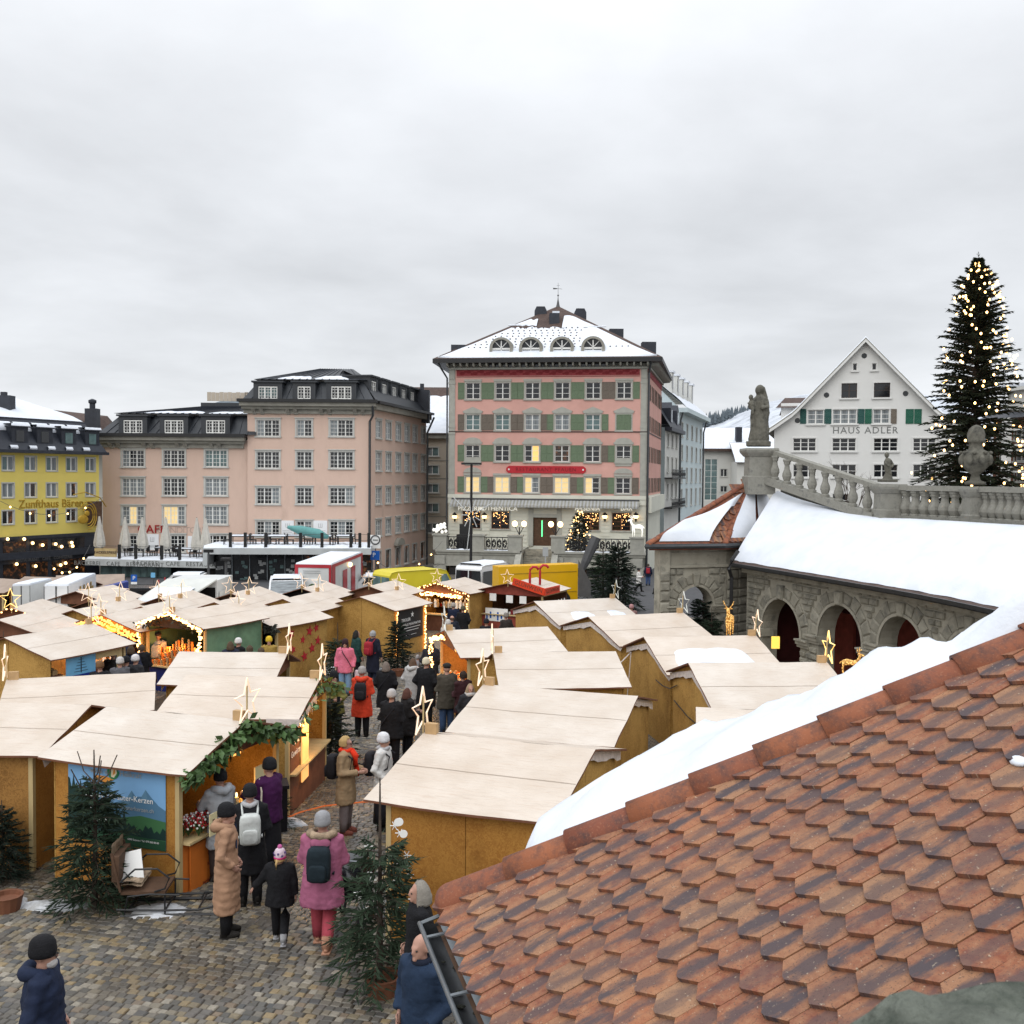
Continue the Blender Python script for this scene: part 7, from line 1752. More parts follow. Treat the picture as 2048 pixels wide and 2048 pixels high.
for i in range(48):
 y=-1.15+2.3*(i%16)/15.5;tier=i//16;p=C1.P(C1.X1-.02-.2*tier,y+sr_.uniform(-.03,.03),.94+.12*tier);hh=(1.0+1.3*math.exp(-((y)/.6)**2)*sr_.uniform(.6,1.2))*(.7+.3*tier)
 put(CAND[i%2],'candle',None,T(*p)@Matrix.Diagonal((1,1,hh,1)),label='warm-lit orange candle on the green-sided stall',cat='candle',group='candles on the green-sided stall')
for y in(-.7,0,.7):lamp(C1.P(C1.X1-.25,y,1.55),11,(1,.42,.1),.05)
shelf(C1,(1.3,1.65),'dark_wood')
for i,(x,z,r_)in enumerate(((.85,1.85,.17),(.45,1.78,.21),(-.62,1.82,.2),(.05,1.5,.16),(-.5,1.2,.15),(.95,1.35,.19),(.15,.85,.2),(.6,1.1,.2))):
 pts=[]
 for k in range(10):a=math.pi/2+math.pi*k/5;q=r_*(1 if k%2==0 else.42);pts.append((q*math.cos(a),-.02,q*math.sin(a)))
 m=MB();m.prism(pts,(0,.02,0));put(m,'red_star',C2.o,side_mx(C2,-x if C2.ns>0 else x,z,.004)@Matrix.Rotation(sr_.uniform(-.3,.3),4,'Y'),mats='red_sign')
m=MB();icicles(m,(C2.L/2+.03,-C2.hd,EH),(C2.L/2+.03,0,RH),12);icicles(m,(C2.L/2+.03,0,RH),(C2.L/2+.03,C2.hd,EH),12);m.v=[(x,y,z-.12 if z<2.2 else z)for x,y,z in m.v];put(m,'leaf_fringe',C2.o,C2.mx,mats='dark_leaf')
mx=side_mx(D5,0,0,.02);m=MB();m.box(-1.15,1.0,-.012,0,.75,2.12);bo=put(m,'banner',D5.o,mx,mats='banner_black')
text('TIROLER',.2,'white_letter',bo,mx@T(-.5,-.016,1.62),depth=.001);text('VANILLE MANUFAKTUR',.155,'white_letter',bo,mx@T(-.05,-.016,1.4),depth=.001)
m=MB();m.box(-.75,.75,-.016,-.013,1.24,1.26);m.box(-.75,.6,-.016,-.013,1.12,1.14);m.box(-.5,.4,-.016,-.013,.92,.935);m.poly([(.05+(.15 if k%2==0 else.06)*math.cos(math.pi/2+math.pi*k/5),-.016,1.82+(.15 if k%2==0 else.06)*math.sin(math.pi/2+math.pi*k/5))for k in range(10)]);put(m,'print',bo,mx,mats='white_letter')
m=MB()
for x in(-1.3,1.15):string_lights(m,[tuple((mx@Vector((x,-.06,2.1)))),tuple(mx@Vector((x,-.06,.1)))],34,.02,.02)
put(m,'fairy_lights',D5.o,mats='bulb_soft',kind='stuff')
m=MB();string_lights(m,[(E6.X1+.2,-1.5,2.0),(E6.X1+.2,-.6,2.05),(E6.X1+.2,.5,2.0),(E6.X1+.2,1.5,1.95)],70,.03,.09);put(m,'fairy_lights',E6.o,E6.mx,mats='bulb',kind='stuff');goods(E6,12,('paper','kraft','silver_car'),(0,.3),1.3,hgt=(.3,.5));lamp(E6.P(.6,0,1.9),40)
mx=E7.mx;X=E7.L/2;s_=E7.ns
f1=MB();f1.box(X-.02,X+.04,min(0,s_*E7.hd),max(0,s_*E7.hd),-.17,.17)
ridge_pt,eave_pt=Vector((X+.06,s_*.35,RH+.12)),Vector((X+.06,s_*(E7.hd+.06),EH+.16));far_e=Vector((X-1.9,s_*(E7.hd+.06),EH+.16))
def sign_bar(a,b,txt):
 d=b-a;L=d.length;q=d.to_track_quat('X','Z').to_matrix().to_4x4();m_=mx@Matrix.Translation((a+b)/2)@q
 m=MB();m.box(-L/2,L/2,-.03,.03,-.19,.19);o=put(m,'sign_board',E7.o,m_,mats='orange_red');
 for k in(0,math.pi):text(txt,.3,'dark_wood',o,m_@T(0,-.036 if k==0 else.036,-.0,k),depth=.003,font_w=1.1)
 return o
sign_bar(ridge_pt,eave_pt,'GLÜHWEIN');sign_bar(eave_pt,far_e,'GLÜHWEIN')
for a in((X-.9,s_*.9),(X-2.1,s_*.95)):
 b=Vector((a[0],a[1],RH-.25));m=MB();m.tube([b,b+Vector((0,0,.75)),b+Vector((.02,s_*.02,.95)),b+Vector((-.08,s_*.14,1.1)),b+Vector((-.15,s_*.32,1.08)),b+Vector((-.2,s_*.42,.95))],.07,7);put(m,'candy_cane',E7.o,mx,mats='red_sign',smooth=True)
for y,z in((-1.0,1.85),(0,1.8),(.8,1.8)):m=MB();m.box(E7.X1+.03,E7.X1+.05,y-.2,y+.2,z-.2,z+.2);put(m,'price_sheet',E7.o,mx,mats='paper')
m=MB();m.box(E7.X1+.03,E7.X1+.05,-1.45,-.1,.55,1.25);bb=put(m,'blue_white_banner',E7.o,mx,mats='paper');m=MB()
for k in range(6):m.box(E7.X1+.052,E7.X1+.056,-1.4+.22*k,-1.3+.22*k,.6+.1*(k%3),.95+.1*(k%2))
put(m,'print',bb,mx,mats='sign_blue');goods(E7,10,('paper','dark_letter'),(0,.4),.95);lamp(E7.P(0,0,1.9),7)
m=MB()
for i in range(6):x=-1.3+.4*i;m.ball((x,s_*(E7.Yw+.02),1.55),.1,.03,.14,8,5)
put(m,'shelf_goods',E7.o,mx,mats='paper')
for S in(R1,R2,L0,L1,L2,B1,B2,B3,B4):
 m=MB();x=S.X0-.05
 m.rings([[(x,S.ns*S.hd*t,EH+(RH-EH)*(1-t)-.045)for t in np.linspace(0,1,9)],[(x-.02,S.ns*S.hd*t*.96,EH+(RH-EH)*(1-t)-.045-.14-.08*noise.noise(Vector((t*5,S.hd,S.L))))for t in np.linspace(0,1,9)]],cap=False,close=False)
 m.rings([[(x,-S.ns*S.hd*t,EH+(RH-EH)*(1-t)-.045)for t in np.linspace(0,1,9)],[(x-.02,-S.ns*S.hd*t*.96,EH+(RH-EH)*(1-t)-.045-.14-.08*noise.noise(Vector((t*5,S.hd,S.L+3))))for t in np.linspace(0,1,9)]],cap=False,close=False)
 put(m,'film_edge',S.o,S.mx,mats='clear_film')
def cable(pts,r,matn,label):
 m=MB();m.tube(pts,r,5);put(m,'power_cable',mats=matn,label=label,cat='cable')
a,b,c=B3.P(B3.X0-.04,-.9*1,1.75),B3.P(B3.X0-.04,.4,1.6),B4.P(B4.X0-.04,-1.6*B4.ns,1.95)
cable([a,a.lerp(c,.35)-V3((0,0,.1)),a.lerp(c,.7)-V3((0,0,.12)),c],.012,'black_metal','thin black cable sagging across snowy back-row stall wall')
a,c=B4.P(B4.X0-.04,-1.7,1.55),B4.P(B4.X0-.04,1.9,1.5);cable([a,a.lerp(c,.3)-V3((0,0,.07)),a.lerp(c,.6)-V3((0,0,.09)),c],.012,'black_metal','thin black cable along wall below reindeer stall roof')
a=R3.P(R3.X0-.1,-.6*1,2.4);c=B3.P(B3.X0-.1,1.6,2.1);cable([a,a.lerp(c,.5)-V3((0,0,.2)),c,c-V3((.1,.1,1.2))],.016,'clear_film','white cable hanging between back-row stalls')
p=[PH(*q,.02)for q in((565,1640),(600,1625),(650,1612),(720,1605),(800,1600))];cable(p,.022,'orange_cable','orange power cable lying across the cobbled path')
# ------------------------------------------------------------------ vehicles and containers
def wheel(par,mx):
 m=MB();m.lathe([(.2,-.1),(.33,-.09),(.35,0),(.33,.09),(.2,.1)],16);w_=put(m,'wheel',par,mx@Matrix.Rotation(R(90),4,'X'),mats='rubber');m=MB();m.lathe([(.02,-.105),(.2,-.1),(.2,.1),(.02,.105)],12);put(m,'rim',w_,mx@Matrix.Rotation(R(90),4,'X'),mats='silver_car')
def vehicle(name,label,cat,loc,rz,L,W_,H,prof,matn,side_win,front_win=None,rear_win=None,snow=False,winmat='glass'):
 o=thing(name,label,cat,loc,rz);mx=WM[o];m=MB()
 def yy(z):return W_/2*(1-.16*max(0,(z-.95*H*.5)/H))
 n=len(prof);m.rings([[(x,-yy(z)*.94,z)for x,z in prof],[(x,-yy(z),z*.99+.004)for x,z in prof],[(x,yy(z),z*.99+.004)for x,z in prof],[(x,yy(z)*.94,z)for x,z in prof]]);put(m,'body',o,mx,mats=matn)
 for k in(-1,1):
  for q in side_win:m=MB();m.poly([(x,k*(yy(z)+.012),z)for x,z in q][::-k]);put(m,'side_window',o,mx,mats=winmat)
  for x in(L*.33,-L*.3):wheel(o,mx@T(x,k*(W_/2-.1),.34))
  m=MB();x=L/2-.04;m.ball((x-.1,k*W_*.36,.75),.14,.18,.12,8,5);put(m,'headlight',o,mx,mats='silver_car')
  m=MB();m.box(-L/2-.01,-L/2+.05,min(k*W_*.4,k*W_*.48),max(k*W_*.4,k*W_*.48),.8,1.2);put(m,'tail_light',o,mx,mats='red_paint')
  m=MB();m.box(L*.22,L*.27,k*(W_/2+.1)-.1,k*(W_/2+.1)+.1,1.05,1.3);put(m,'mirror',o,mx,mats='black_metal')
 for w_,nm in((front_win,'windscreen'),(rear_win,'rear_window')):
  if w_:
   (xa,za),(xb,zb)=w_;s_=1 if nm=='windscreen' else-1;m=MB()
   for a_,b_ in(((-.92,-.04),(.04,.92))if rear_win and nm=='rear_window' else((-.9,.9),)):m.poly([(xa+s_*.03,yy(za)*a_,za),(xa+s_*.03,yy(za)*b_,za),(xb+s_*.03,yy(zb)*b_,zb),(xb+s_*.03,yy(zb)*a_,zb)][::s_])
   put(m,nm,o,mx,mats=winmat)
 m=MB();m.box(L/2-.1,L/2+.04,-W_*.46,W_*.46,.35,.6);put(m,'bumper',o,mx,mats='rubber')
 if snow:
  m=MB();zt_=max(z for x,z in prof);xs_=[x for x,z in prof if z>zt_-.12];a,b=min(xs_)+.1,max(xs_)-.1;m.rings([[(a+(b-a)*i/8,y,zt_+(.09 if k in(1,2)else-.02))for i in range(9)]for k,y in enumerate((-W_*.42,-W_*.36,W_*.36,W_*.42))],cap=False,close=False);put(m,'snow',o,mx,mats='snow',smooth=True)
 return o
def van_prof(L,H):h=L/2;return[(-h,.35),(-h,H-.25),(-h+.12,H-.06),(-h+.5,H),(h-1.9,H),(h-1.45,H-.12),(h-.75,1.22),(h-.12,1.0),(h,.75),(h,.35)]
def vanw(L,H):h=L/2;return[[(h-1.85,1.25),(h-.95,1.25),(h-1.5,H-.3),(h-1.85,H-.3)]],((h-.78,1.26),(h-1.42,H-.2)),((-h,1.2),(-h+.02,H-.35))
def gl(px,py,h):p=PH(px,py,h);return(p.x,p.y,G(p.y))
a_,b_,c_=vanw(5.2,2.5);vehicle('delivery_van','lime yellow delivery van with two rear windows behind the stalls','van',gl(842,1136,2.5),R(38),5.2,2.0,2.5,van_prof(5.2,2.5),'lime_paint',a_,b_,c_,winmat='teal_glass')
vehicle('delivery_van','white delivery van with dark rear windows beside yellow truck','van',gl(978,1124,2.5),R(62),5.2,2.0,2.5,van_prof(5.2,2.5),'white_paint',a_+[[(-2.4,1.25),(.2,1.25),(.2,2.1),(-2.4,2.1)]],b_,c_,snow=True)
cp=[(-2.2,.35),(-2.25,.9),(-1.95,1.0),(-1.4,1.5),(.5,1.52),(1.2,1.02),(2.0,.88),(2.2,.6),(2.2,.35)]
cw=[[(-1.55,1.02),(-.4,1.02),(-.4,1.42),(-1.25,1.42)],[(-.3,1.02),(.95,1.02),(.42,1.43),(-.3,1.42)]]
vehicle('parked_car','white minibus with large grey windscreen left of the container','car',gl(573,1158,1.9),R(-78),4.6,1.95,1.9,[(-2.3,.35),(-2.3,1.75),(-2.1,1.9),(.7,1.9),(1.35,1.25),(2.1,1.05),(2.3,.7),(2.3,.35)],'white_paint',[[(-2.1,1.2),(.7,1.2),(.5,1.75),(-2.1,1.75)]],((1.32,1.28),(.72,1.87)),None,snow=True,winmat='curtain_glass')
vehicle('parked_car','white estate car with dark windows right of the container','car',gl(771,1150,1.5),R(8),4.4,1.8,1.52,cp,'white_paint',cw,((1.18,1.05),(.52,1.5)),((-1.93,1.03),(-1.42,1.48)),snow=True)
vehicle('parked_car','dark off-road car behind the big-starred stall','car',gl(281,1172,1.75),R(190),4.4,1.85,1.75,[(-2.2,.4),(-2.2,1.5),(-2.0,1.72),(.6,1.75),(1.05,1.2),(2.1,1.1),(2.2,.8),(2.2,.4)],'dark_car',[[(-2.0,1.15),(-.8,1.15),(-.8,1.6),(-1.9,1.6)],[(-.7,1.15),(.85,1.15),(.55,1.6),(-.7,1.6)]],((1.0,1.22),(.65,1.7)),None)
vehicle('parked_car','white car with snow on its roof behind the food truck','car',gl(392,1148,1.5),R(5),4.4,1.8,1.52,cp,'white_paint',cw,((1.18,1.05),(.52,1.5)),((-1.93,1.03),(-1.42,1.48)),snow=True)
vehicle('parked_car','pale grey car at the left edge with bare windscreen','car',gl(2,1190,1.5),R(60),4.4,1.8,1.52,cp,'silver_car',cw,((1.18,1.05),(.52,1.5)),((-1.93,1.03),(-1.42,1.48)),winmat='teal_glass')
def box_body(name,label,cat,corners,h,parts,z0=.55):
 """trailer or container given by three roof corners: left, near, right"""
 l,n,r_=[Vector((p.x,p.y,0))for p in corners];d1=l-n;d2=r_-n;far=n+d1+d2
 o=thing(name,label,cat,(n.x,n.y,G(n.y)));g0=G(n.y);q=[l,n,r_,far];m=MB();m.rings([[Vector((p.x,p.y,g0+z0))for p in q],[Vector((p.x,p.y,g0+h))for p in q]]);put(m,'body',o,mats=parts['body'])
 def fr(a,b,u0,u1,z0_,z1_,off=.03):
  d=(b-a);L=d.length;d.normalize();nn_=Vector((d.y,-d.x,0));nn_=nn_ if nn_.dot(n-(l+r_)/2)>0 else-nn_;return[Vector((*(a+d*(L*u)+nn_*off).xy,g0+z))for u,z in((u0,z0_),(u1,z0_),(u1,z1_),(u0,z1_))]
 return o,fr,l,n,r_,far,g0
def snow_top(o,q,z):
 m=MB();c=sum(q,Vector())/4;m.rings([[Vector((*(p.lerp(c,.02)).xy,z+.005))for p in q],[Vector((*(p.lerp(c,.03)).xy,z+.08))for p in q],[Vector((*(p.lerp(c,.3)).xy,z+.13))for p in q]]);put(m,'snow',o,mats='snow')
cs=[PH(590,1129,2.6),PH(663,1130,2.6),PH(724,1116,2.6)]
o,fr,l,n_,r_,far,g0=box_body('toilet_container','white and red toilet container with two red doors and snowy roof','container',cs,2.6,{'body':'offwhite_paint'},.1)
for a,b,u in((l,n_,(0,.09)),(l,n_,(.93,1.0)),(n_,r_,(0,.1)),(n_,r_,(.96,1))):m=MB();m.poly(fr(a,b,*u,.1,2.6));put(m,'corner_frame',o,mats='red_paint')
for a,b in((l,n_),(n_,r_)):m=MB();m.poly(fr(a,b,0,1,2.42,2.61,.04));put(m,'roof_rail',o,mats='red_paint')
for u in((.33,.47),(.6,.74)):m=MB();m.poly(fr(n_,r_,*u,.3,2.0));put(m,'door',o,mats='red_paint')
m=MB();p=fr(n_,r_,.5,.56,2.1,2.3,.1);m.ball(sum(p,Vector())/4,.12,.12,.15);put(m,'wall_lamp',o,mats='lamp_glow')
m=MB();m.poly(fr(l,n_,.25,.72,.6,1.85,.02));pl=put(m,'poster',o,mats='paper');m=MB();m.poly(fr(l,n_,.22,.7,2.1,2.14));m.poly(fr(l,n_,.22,.7,2.22,2.26));m.poly(fr(l,n_,.28,.69,1.1,1.13));put(m,'print',pl,mats='pale_letter')
q=fr(l,n_,.48,.485,1.2,1.21,.035);c=q[0];m=MB();dd=(n_-l).normalized();m.poly([c+dd*(.28*math.cos(t))+Vector((0,0,.3*math.sin(t)))for t in(math.pi*k/10 for k in range(11))]);put(m,'print',pl,mats='leaf');snow_top(o,[l,n_,r_,far],g0+2.6)
for lab,cs,h,bm,nm in(('white box trailer with snowy roof and rear doors at left',[PH(24,1172,2.4),PH(60,1171,2.4),PH(104,1164,2.4)],2.4,'offwhite_paint','box_trailer'),('long white box trailer with snow, golden lettering on its side',[PH(88,1172,2.5),PH(137,1172,2.5),PH(192,1157,2.5)],2.5,'white_paint','box_trailer'),('blue tarpaulin box trailer behind the grey-roofed stall',[PH(208,1173,2.3),PH(212,1175,2.3),PH(257,1167,2.3)],2.3,'blue_paint','tarp_trailer')):
 o,fr,l,n_,r_,far,g0=box_body(nm,lab,'trailer',cs,h,{'body':bm})
 if bm!='blue_paint':
  snow_top(o,[l,n_,r_,far],g0+h)
  for u in((.02,.49),(.51,.98)):m=MB();m.poly(fr(l,n_,*u,.6,h-.1));put(m,'door',o,mats=bm)
  for u in((0,.03),(.47,.53),(.97,1)):m=MB();m.poly(fr(l,n_,*u,.55,h,.04));put(m,'door_frame',o,mats='pole_grey')
  if 'golden' in lab:m=MB();[m.poly(fr(n_,r_,.3+.065*k,.345+.065*k,1.5,2.1+.2*(k%2)))for k in range(9)];put(m,'lettering',o,mats='gold')
 for t in(.3,.7):p=n_.lerp(r_,t);m=MB();m.lathe([(.1,-.1),(.34,-.1),(.34,.1),(.1,.1)],12);put(m,'wheel',o,T(p.x,p.y,g0+.34)@Matrix.Rotation(R(90),4,'X'),mats='rubber')
cs=[PH(985,1132,2.55),PH(998,1134,2.55),PH(1156,1131,2.55)]
o,fr,l,n_,r_,far,g0=box_body('yellow_truck','long yellow truck parked behind the hot wine stall','truck',cs,2.55,{'body':'yellow_paint'},.4)
m=MB();m.poly(fr(n_,r_,.02,.98,2.1,2.14));m.poly(fr(n_,r_,.02,.98,.9,.94));put(m,'body_rib',o,mats='gold');text('POST',.8,'red_letter',o,Matrix.Translation(sum(fr(n_,r_,.86,.88,1.5,1.6),Vector())/4)@Matrix.Rotation(math.atan2((r_-n_).y,(r_-n_).x),4,'Z'),depth=.01)if False else None
for t in(.15,.8):p=n_.lerp(r_,t);m=MB();m.lathe([(.1,-.12),(.48,-.12),(.48,.12),(.1,.12)],14);put(m,'wheel',o,T(p.x,p.y,g0+.48)@Matrix.Rotation(R(90),4,'X'),mats='rubber')
m=MB();p=r_;m.poly([r_+V3((.02,0,g0+.6)),r_+V3((.75,-.4,g0+.6)),r_+V3((.75,-.4,g0+1.5)),r_+V3((.02,0,g0+2.8))]);put(m,'cab_side',o,mats='pole_grey')
cs=[PH(335,1160,2.7),PH(434,1161,2.7),PH(465,1154,2.7)]
o,fr,l,n_,r_,far,g0=box_body('food_truck','white food trailer with long snowy awning and dark opening','food truck',cs,2.7,{'body':'offwhite_paint'})
d1=(l-n_);m=MB();off=Vector(((n_-r_).normalized()*1.0));q0=Vector((*n_.xy,g0+2.7));q1=Vector((*l.xy,g0+2.7));dn=V3((d1.y,-d1.x,0)).normalized();dn=dn if dn.y<0 else-dn
q2=q1+dn*2.2+V3((-.6,0,-.75));q3=q0+dn*2.2+V3((-.8,0,-.75));m.rings([[q0,q1,q2,q3],[p+V3((0,0,.06))for p in(q0,q1,q2,q3)]]);put(m,'awning',o,mats='tarp')
m=MB();m.rings([[q1.lerp(q2,.4)+V3((.3,0,.08)),q0.lerp(q3,.4)+V3((-.3,0,.08))],[q1.lerp(q2,.5)+V3((.2,0,.15)),q0.lerp(q3,.5)+V3((-.2,0,.15))],[q2+V3((.2,0,.13)),q3+V3((-.2,0,.13))],[q2+V3((.1,-.02,.05)),q3+V3((-.1,-.02,.05))]],cap=False,close=False);put(m,'snow',o,mats='snow',smooth=True)
m=MB();m.poly(fr(l,n_,.03,.97,.9,2.4));put(m,'serving_hatch',o,mats='black_void');m=MB();m.poly(fr(n_,r_,.1,.95,.8,2.2));put(m,'side_print',o,mats='pale_plaster')
for p in(q2,q3):m=MB();m.bar((p.x,p.y,g0),p,.06);put(m,'awning_pole',o,mats='pole_grey')
# ------------------------------------------------------------------ street furniture
def post_thing(name,label,cat,px,py,Y,h_top,r_=.06,matn='pole_grey',zb=None):
 p=PY(px,py,Y);zb=G(Y)if zb is None else zb;o=thing(name,label,cat,(p.x,p.y,zb));m=MB();m.lathe([(r_*1.3,0),(r_,.4),(r_*.8,p.z-zb)],8);put(m,'pole',o,WM[o],mats=matn);return o,p
o,p=post_thing('street_lamp','tall black lamp mast with star decoration before pink house','street lamp',943,928,76,0,.11,'black_metal')
m=MB();m.box(p.x-.75,p.x+.75,p.y-.2,p.y+.2,p.z-.05,p.z+.1);put(m,'lamp_head',o,mats='black_metal')
m=MB();c=V3((p.x,p.y-.15,PY(943,1030,76).z))
for k in range(9):a=R(20+40*k+(k%2)*8);L=.7+.9*(k%3==0);m.tube([c+V3((.2*math.cos(a),0,.2*math.sin(a))),c+V3((L*math.cos(a),0,L*math.sin(a)*1.6))],.03,4)
put(m,'star_rays',o,mats='offwhite_paint')
for px,py,sym,lab in((269,1146,'P','blue parking sign with white letter P before café'),(307,1140,'','small light blue information sign before café')):
 o,p=post_thing('road_sign',lab,'sign',px,py+10,68,0,.05);m=MB();s_=.2 if sym else.14;m.box(-s_,s_,-.03,.0,-s_*1.15,s_*1.15);pn=put(m,'sign_panel',o,T(p.x,p.y-.08,p.z),mats='sign_blue' if sym else 'light_blue')
 if sym:text('P',.36,'white_letter',pn,T(p.x,p.y-.115,p.z),depth=.004);m=MB();m.box(-s_,s_,-.03,0,-s_*1.15-.18,-s_*1.15-.03);put(m,'sign_plate',o,T(p.x,p.y-.08,p.z),mats='paper')
o,p=post_thing('road_sign','round white no-parking zone sign with blue plate at hotel corner','sign',751,1082,84,0,.05);m=MB();m.box(-.42,.42,-.03,0,0,1.1);pn=put(m,'sign_panel',o,T(p.x,p.y-.08,p.z-.6),mats='paper');m=MB();m.tube([(p.x+.36*math.cos(t),p.y-.12,p.z+.1+.36*math.sin(t))for t in(2*math.pi*k/14 for k in range(14))],.06,5,closed=True);m.box(p.x-.2,p.x+.2,p.y-.14,p.y-.1,p.z+.05,p.z+.12);put(m,'ring',pn,mats='pole_grey');m=MB();m.box(p.x-.4,p.x+.35,p.y-.12,p.y-.08,p.z-1.55,p.z-.8);pb=put(m,'sign_plate',o,mats='sign_blue');text('P',.5,'white_letter',pb,T(p.x-.1,p.y-.125,p.z-1.15),depth=.004)
o,p=post_thing('street_lamp','slim grey lamp column before the café terrace corner','street lamp',417,1102,66,0,.08);m=MB();m.box(p.x-.3,p.x+.3,p.y-.1,p.y+.1,p.z-.1,p.z+.1);put(m,'lamp_head',o,mats='black_metal')
o,p=post_thing('street_lamp','short dark lamp column before the souvenir shop','street lamp',452,1119,64,0,.1,'pole_grey');m=MB();m.box(p.x-.28,p.x+.28,p.y-.28,p.y+.28,p.z-.05,p.z+.1);put(m,'lamp_head',o,mats='black_metal')
for(a,b,lab)in(((745,1137,80),(885,1082,92),'string of bulbs strung from the hotel corner'),((742,1112,80),(880,1128,90),'lower light string before the hotel side'),((0,1002,76),(205,995,84),'light string in front of the yellow house'),((100,1128,70),(180,1090,80),'light string near the yellow house corner')):
 p,q=PY(*a),PY(*b);pts=[p.lerp(q,t)-V3((0,0,1.2*4*t*(1-t)))for t in np.linspace(0,1,12)];o=thing('light_string',lab,'light string',p);m=MB();m.tube(pts,.018,4);put(m,'wire',o,mats='pole_grey');m=MB()
 for i in range(1,11,2):m.ball(pts[i]-V3((0,0,.08)),.08,n=6,m=4)
 put(m,'bulbs',o,mats='bulb',kind='stuff')
deer('reindeer_figure','golden lit reindeer figure standing before the pavilion drainpipe',tuple(PY(1459,1270,32.0)),.98,R(250),'deer_gold');deer('reindeer_figure','golden lit reindeer figure low at the middle arch',tuple(PY(1700,1352,24.5)),.62,R(-35),'deer_gold')
p=PH(326,1818,.0);o=thing('sleigh','black iron sleigh frame with seat and curled runners','sleigh',(p.x,p.y,G(p.y)),R(4));mx=WM[o]
for y in(-.28,.28):
 m=MB();m.tube([(-.55,y,.12),(0,y,.1),(.55,y,.1),(.75,y,.14),(.82,y,.24),(.76,y,.34),(.64,y,.34),(.6,y,.26)],.016,5);m.tube([(-.5,y,.03),(.85,y,.03)],.025,5);m.tube([(-.45,y,.03),(-.4,y,.3),(-.1,y,.33),(.3,y,.31)],.013,5);m.tube([(.1,y,.03),(.1,y,.32)],.013,5);m.tube([(-.5,y,.5),(-.3,y,.68),(0,y,.68),(.16,y,.55),(.1,y,.4),(-.04,y,.36)],.014,5);put(m,'runner',o,mx,mats='black_metal')
m=MB();m.box(-.5,.1,-.27,.27,.32,.36);put(m,'seat',o,mx,mats='dark_wood');m=MB();m.bar((-.5,-.27,.36),(-.62,-.27,.9),.03);m.bar((-.5,.27,.36),(-.62,.27,.9),.03);m.box(-.62,-.52,-.27,.27,.5,.85);put(m,'backrest',o,mx,mats='dark_wood')
m=MB()
for x in(-.4,.1,.55):m.bar((x,-.28,.1),(x,.28,.1),.02)
put(m,'crossbar',o,mx,mats='black_metal')
m=MB();rr_=[]
for k in range(11):
 t=k/10;row=[(-.62+.1*max(0,t-.3)+(.55*max(0,t-.4)),-.26+.52*j/8+.03*noise.noise(V3((t*4,j,0))),.98-1.0*min(t,.5)*1.1+(.04 if t>.5 else 0)+.03*noise.noise(V3((t*5,j*.7,3)))-.12*max(0,t-.85))for j in range(9)];rr_.append(row)
m.rings(rr_,cap=False,close=False);m.rings([[(x,y,z-.05)for x,y,z in r_]for r_ in rr_][::-1],cap=False,close=False);put(m,'fur_throw',None,mx@T(.0,0,.03),mats='fur',smooth=True,label='brown and white fur throw draped over the sleigh seat',cat='fur')
m=MB();m.box(-.15,.15,-.008,.008,0,.4);put(m,'white_board',None,mx@T(-.38,-.1,.45)@Matrix.Rotation(R(-22),4,'X')@Matrix.Rotation(R(-12),4,'Y'),mats='paper',label='white paper board propped on the sleigh fur',cat='sign')
def heap(px,py,rx,ry,h,label,rz=0):
 p=PH(px,py,0);m=MB();n=20;rr_=[]
 for k in range(6):
  t=k/5;rr_.append([(rx*(1-t*.85)*(1+.3*noise.noise(V3((math.cos(a)*1.6+px,math.sin(a)*1.6,t))))*math.cos(a),ry*(1-t*.85)*(1+.3*noise.noise(V3((math.cos(a)*1.6,math.sin(a)*1.6+px,t))))*math.sin(a),h*(1-(1-t)**2)+.02*noise.noise(V3((a*3,t*4,px))))for a in(2*math.pi*j/n for j in range(n))])
 m.rings(rr_);put(m,'snow_heap',None,T(p.x,p.y,G(p.y)-.01,rz),mats='old_snow',smooth=True,label=label,cat='snow')
heap(110,1815,.62,.22,.1,'trampled snow patch left of the big fir');heap(15,1812,.3,.28,.14,'snow heap at the left edge by brown planter');heap(312,1826,.55,.3,.07,'snow patch under the sleigh');heap(575,1652,.36,.16,.16,'grey snow lump by the dark planter');heap(600,1560,.4,.25,.25,'snow pile against the sheeted stall side');heap(800,1340,1.5,.4,.1,'snow strip before the vanilla stall');heap(660,1345,.5,.4,.25,'snow heap beside fir and starred stall');heap(575,1590,.25,.2,.3,'white snow clump behind dark planter')
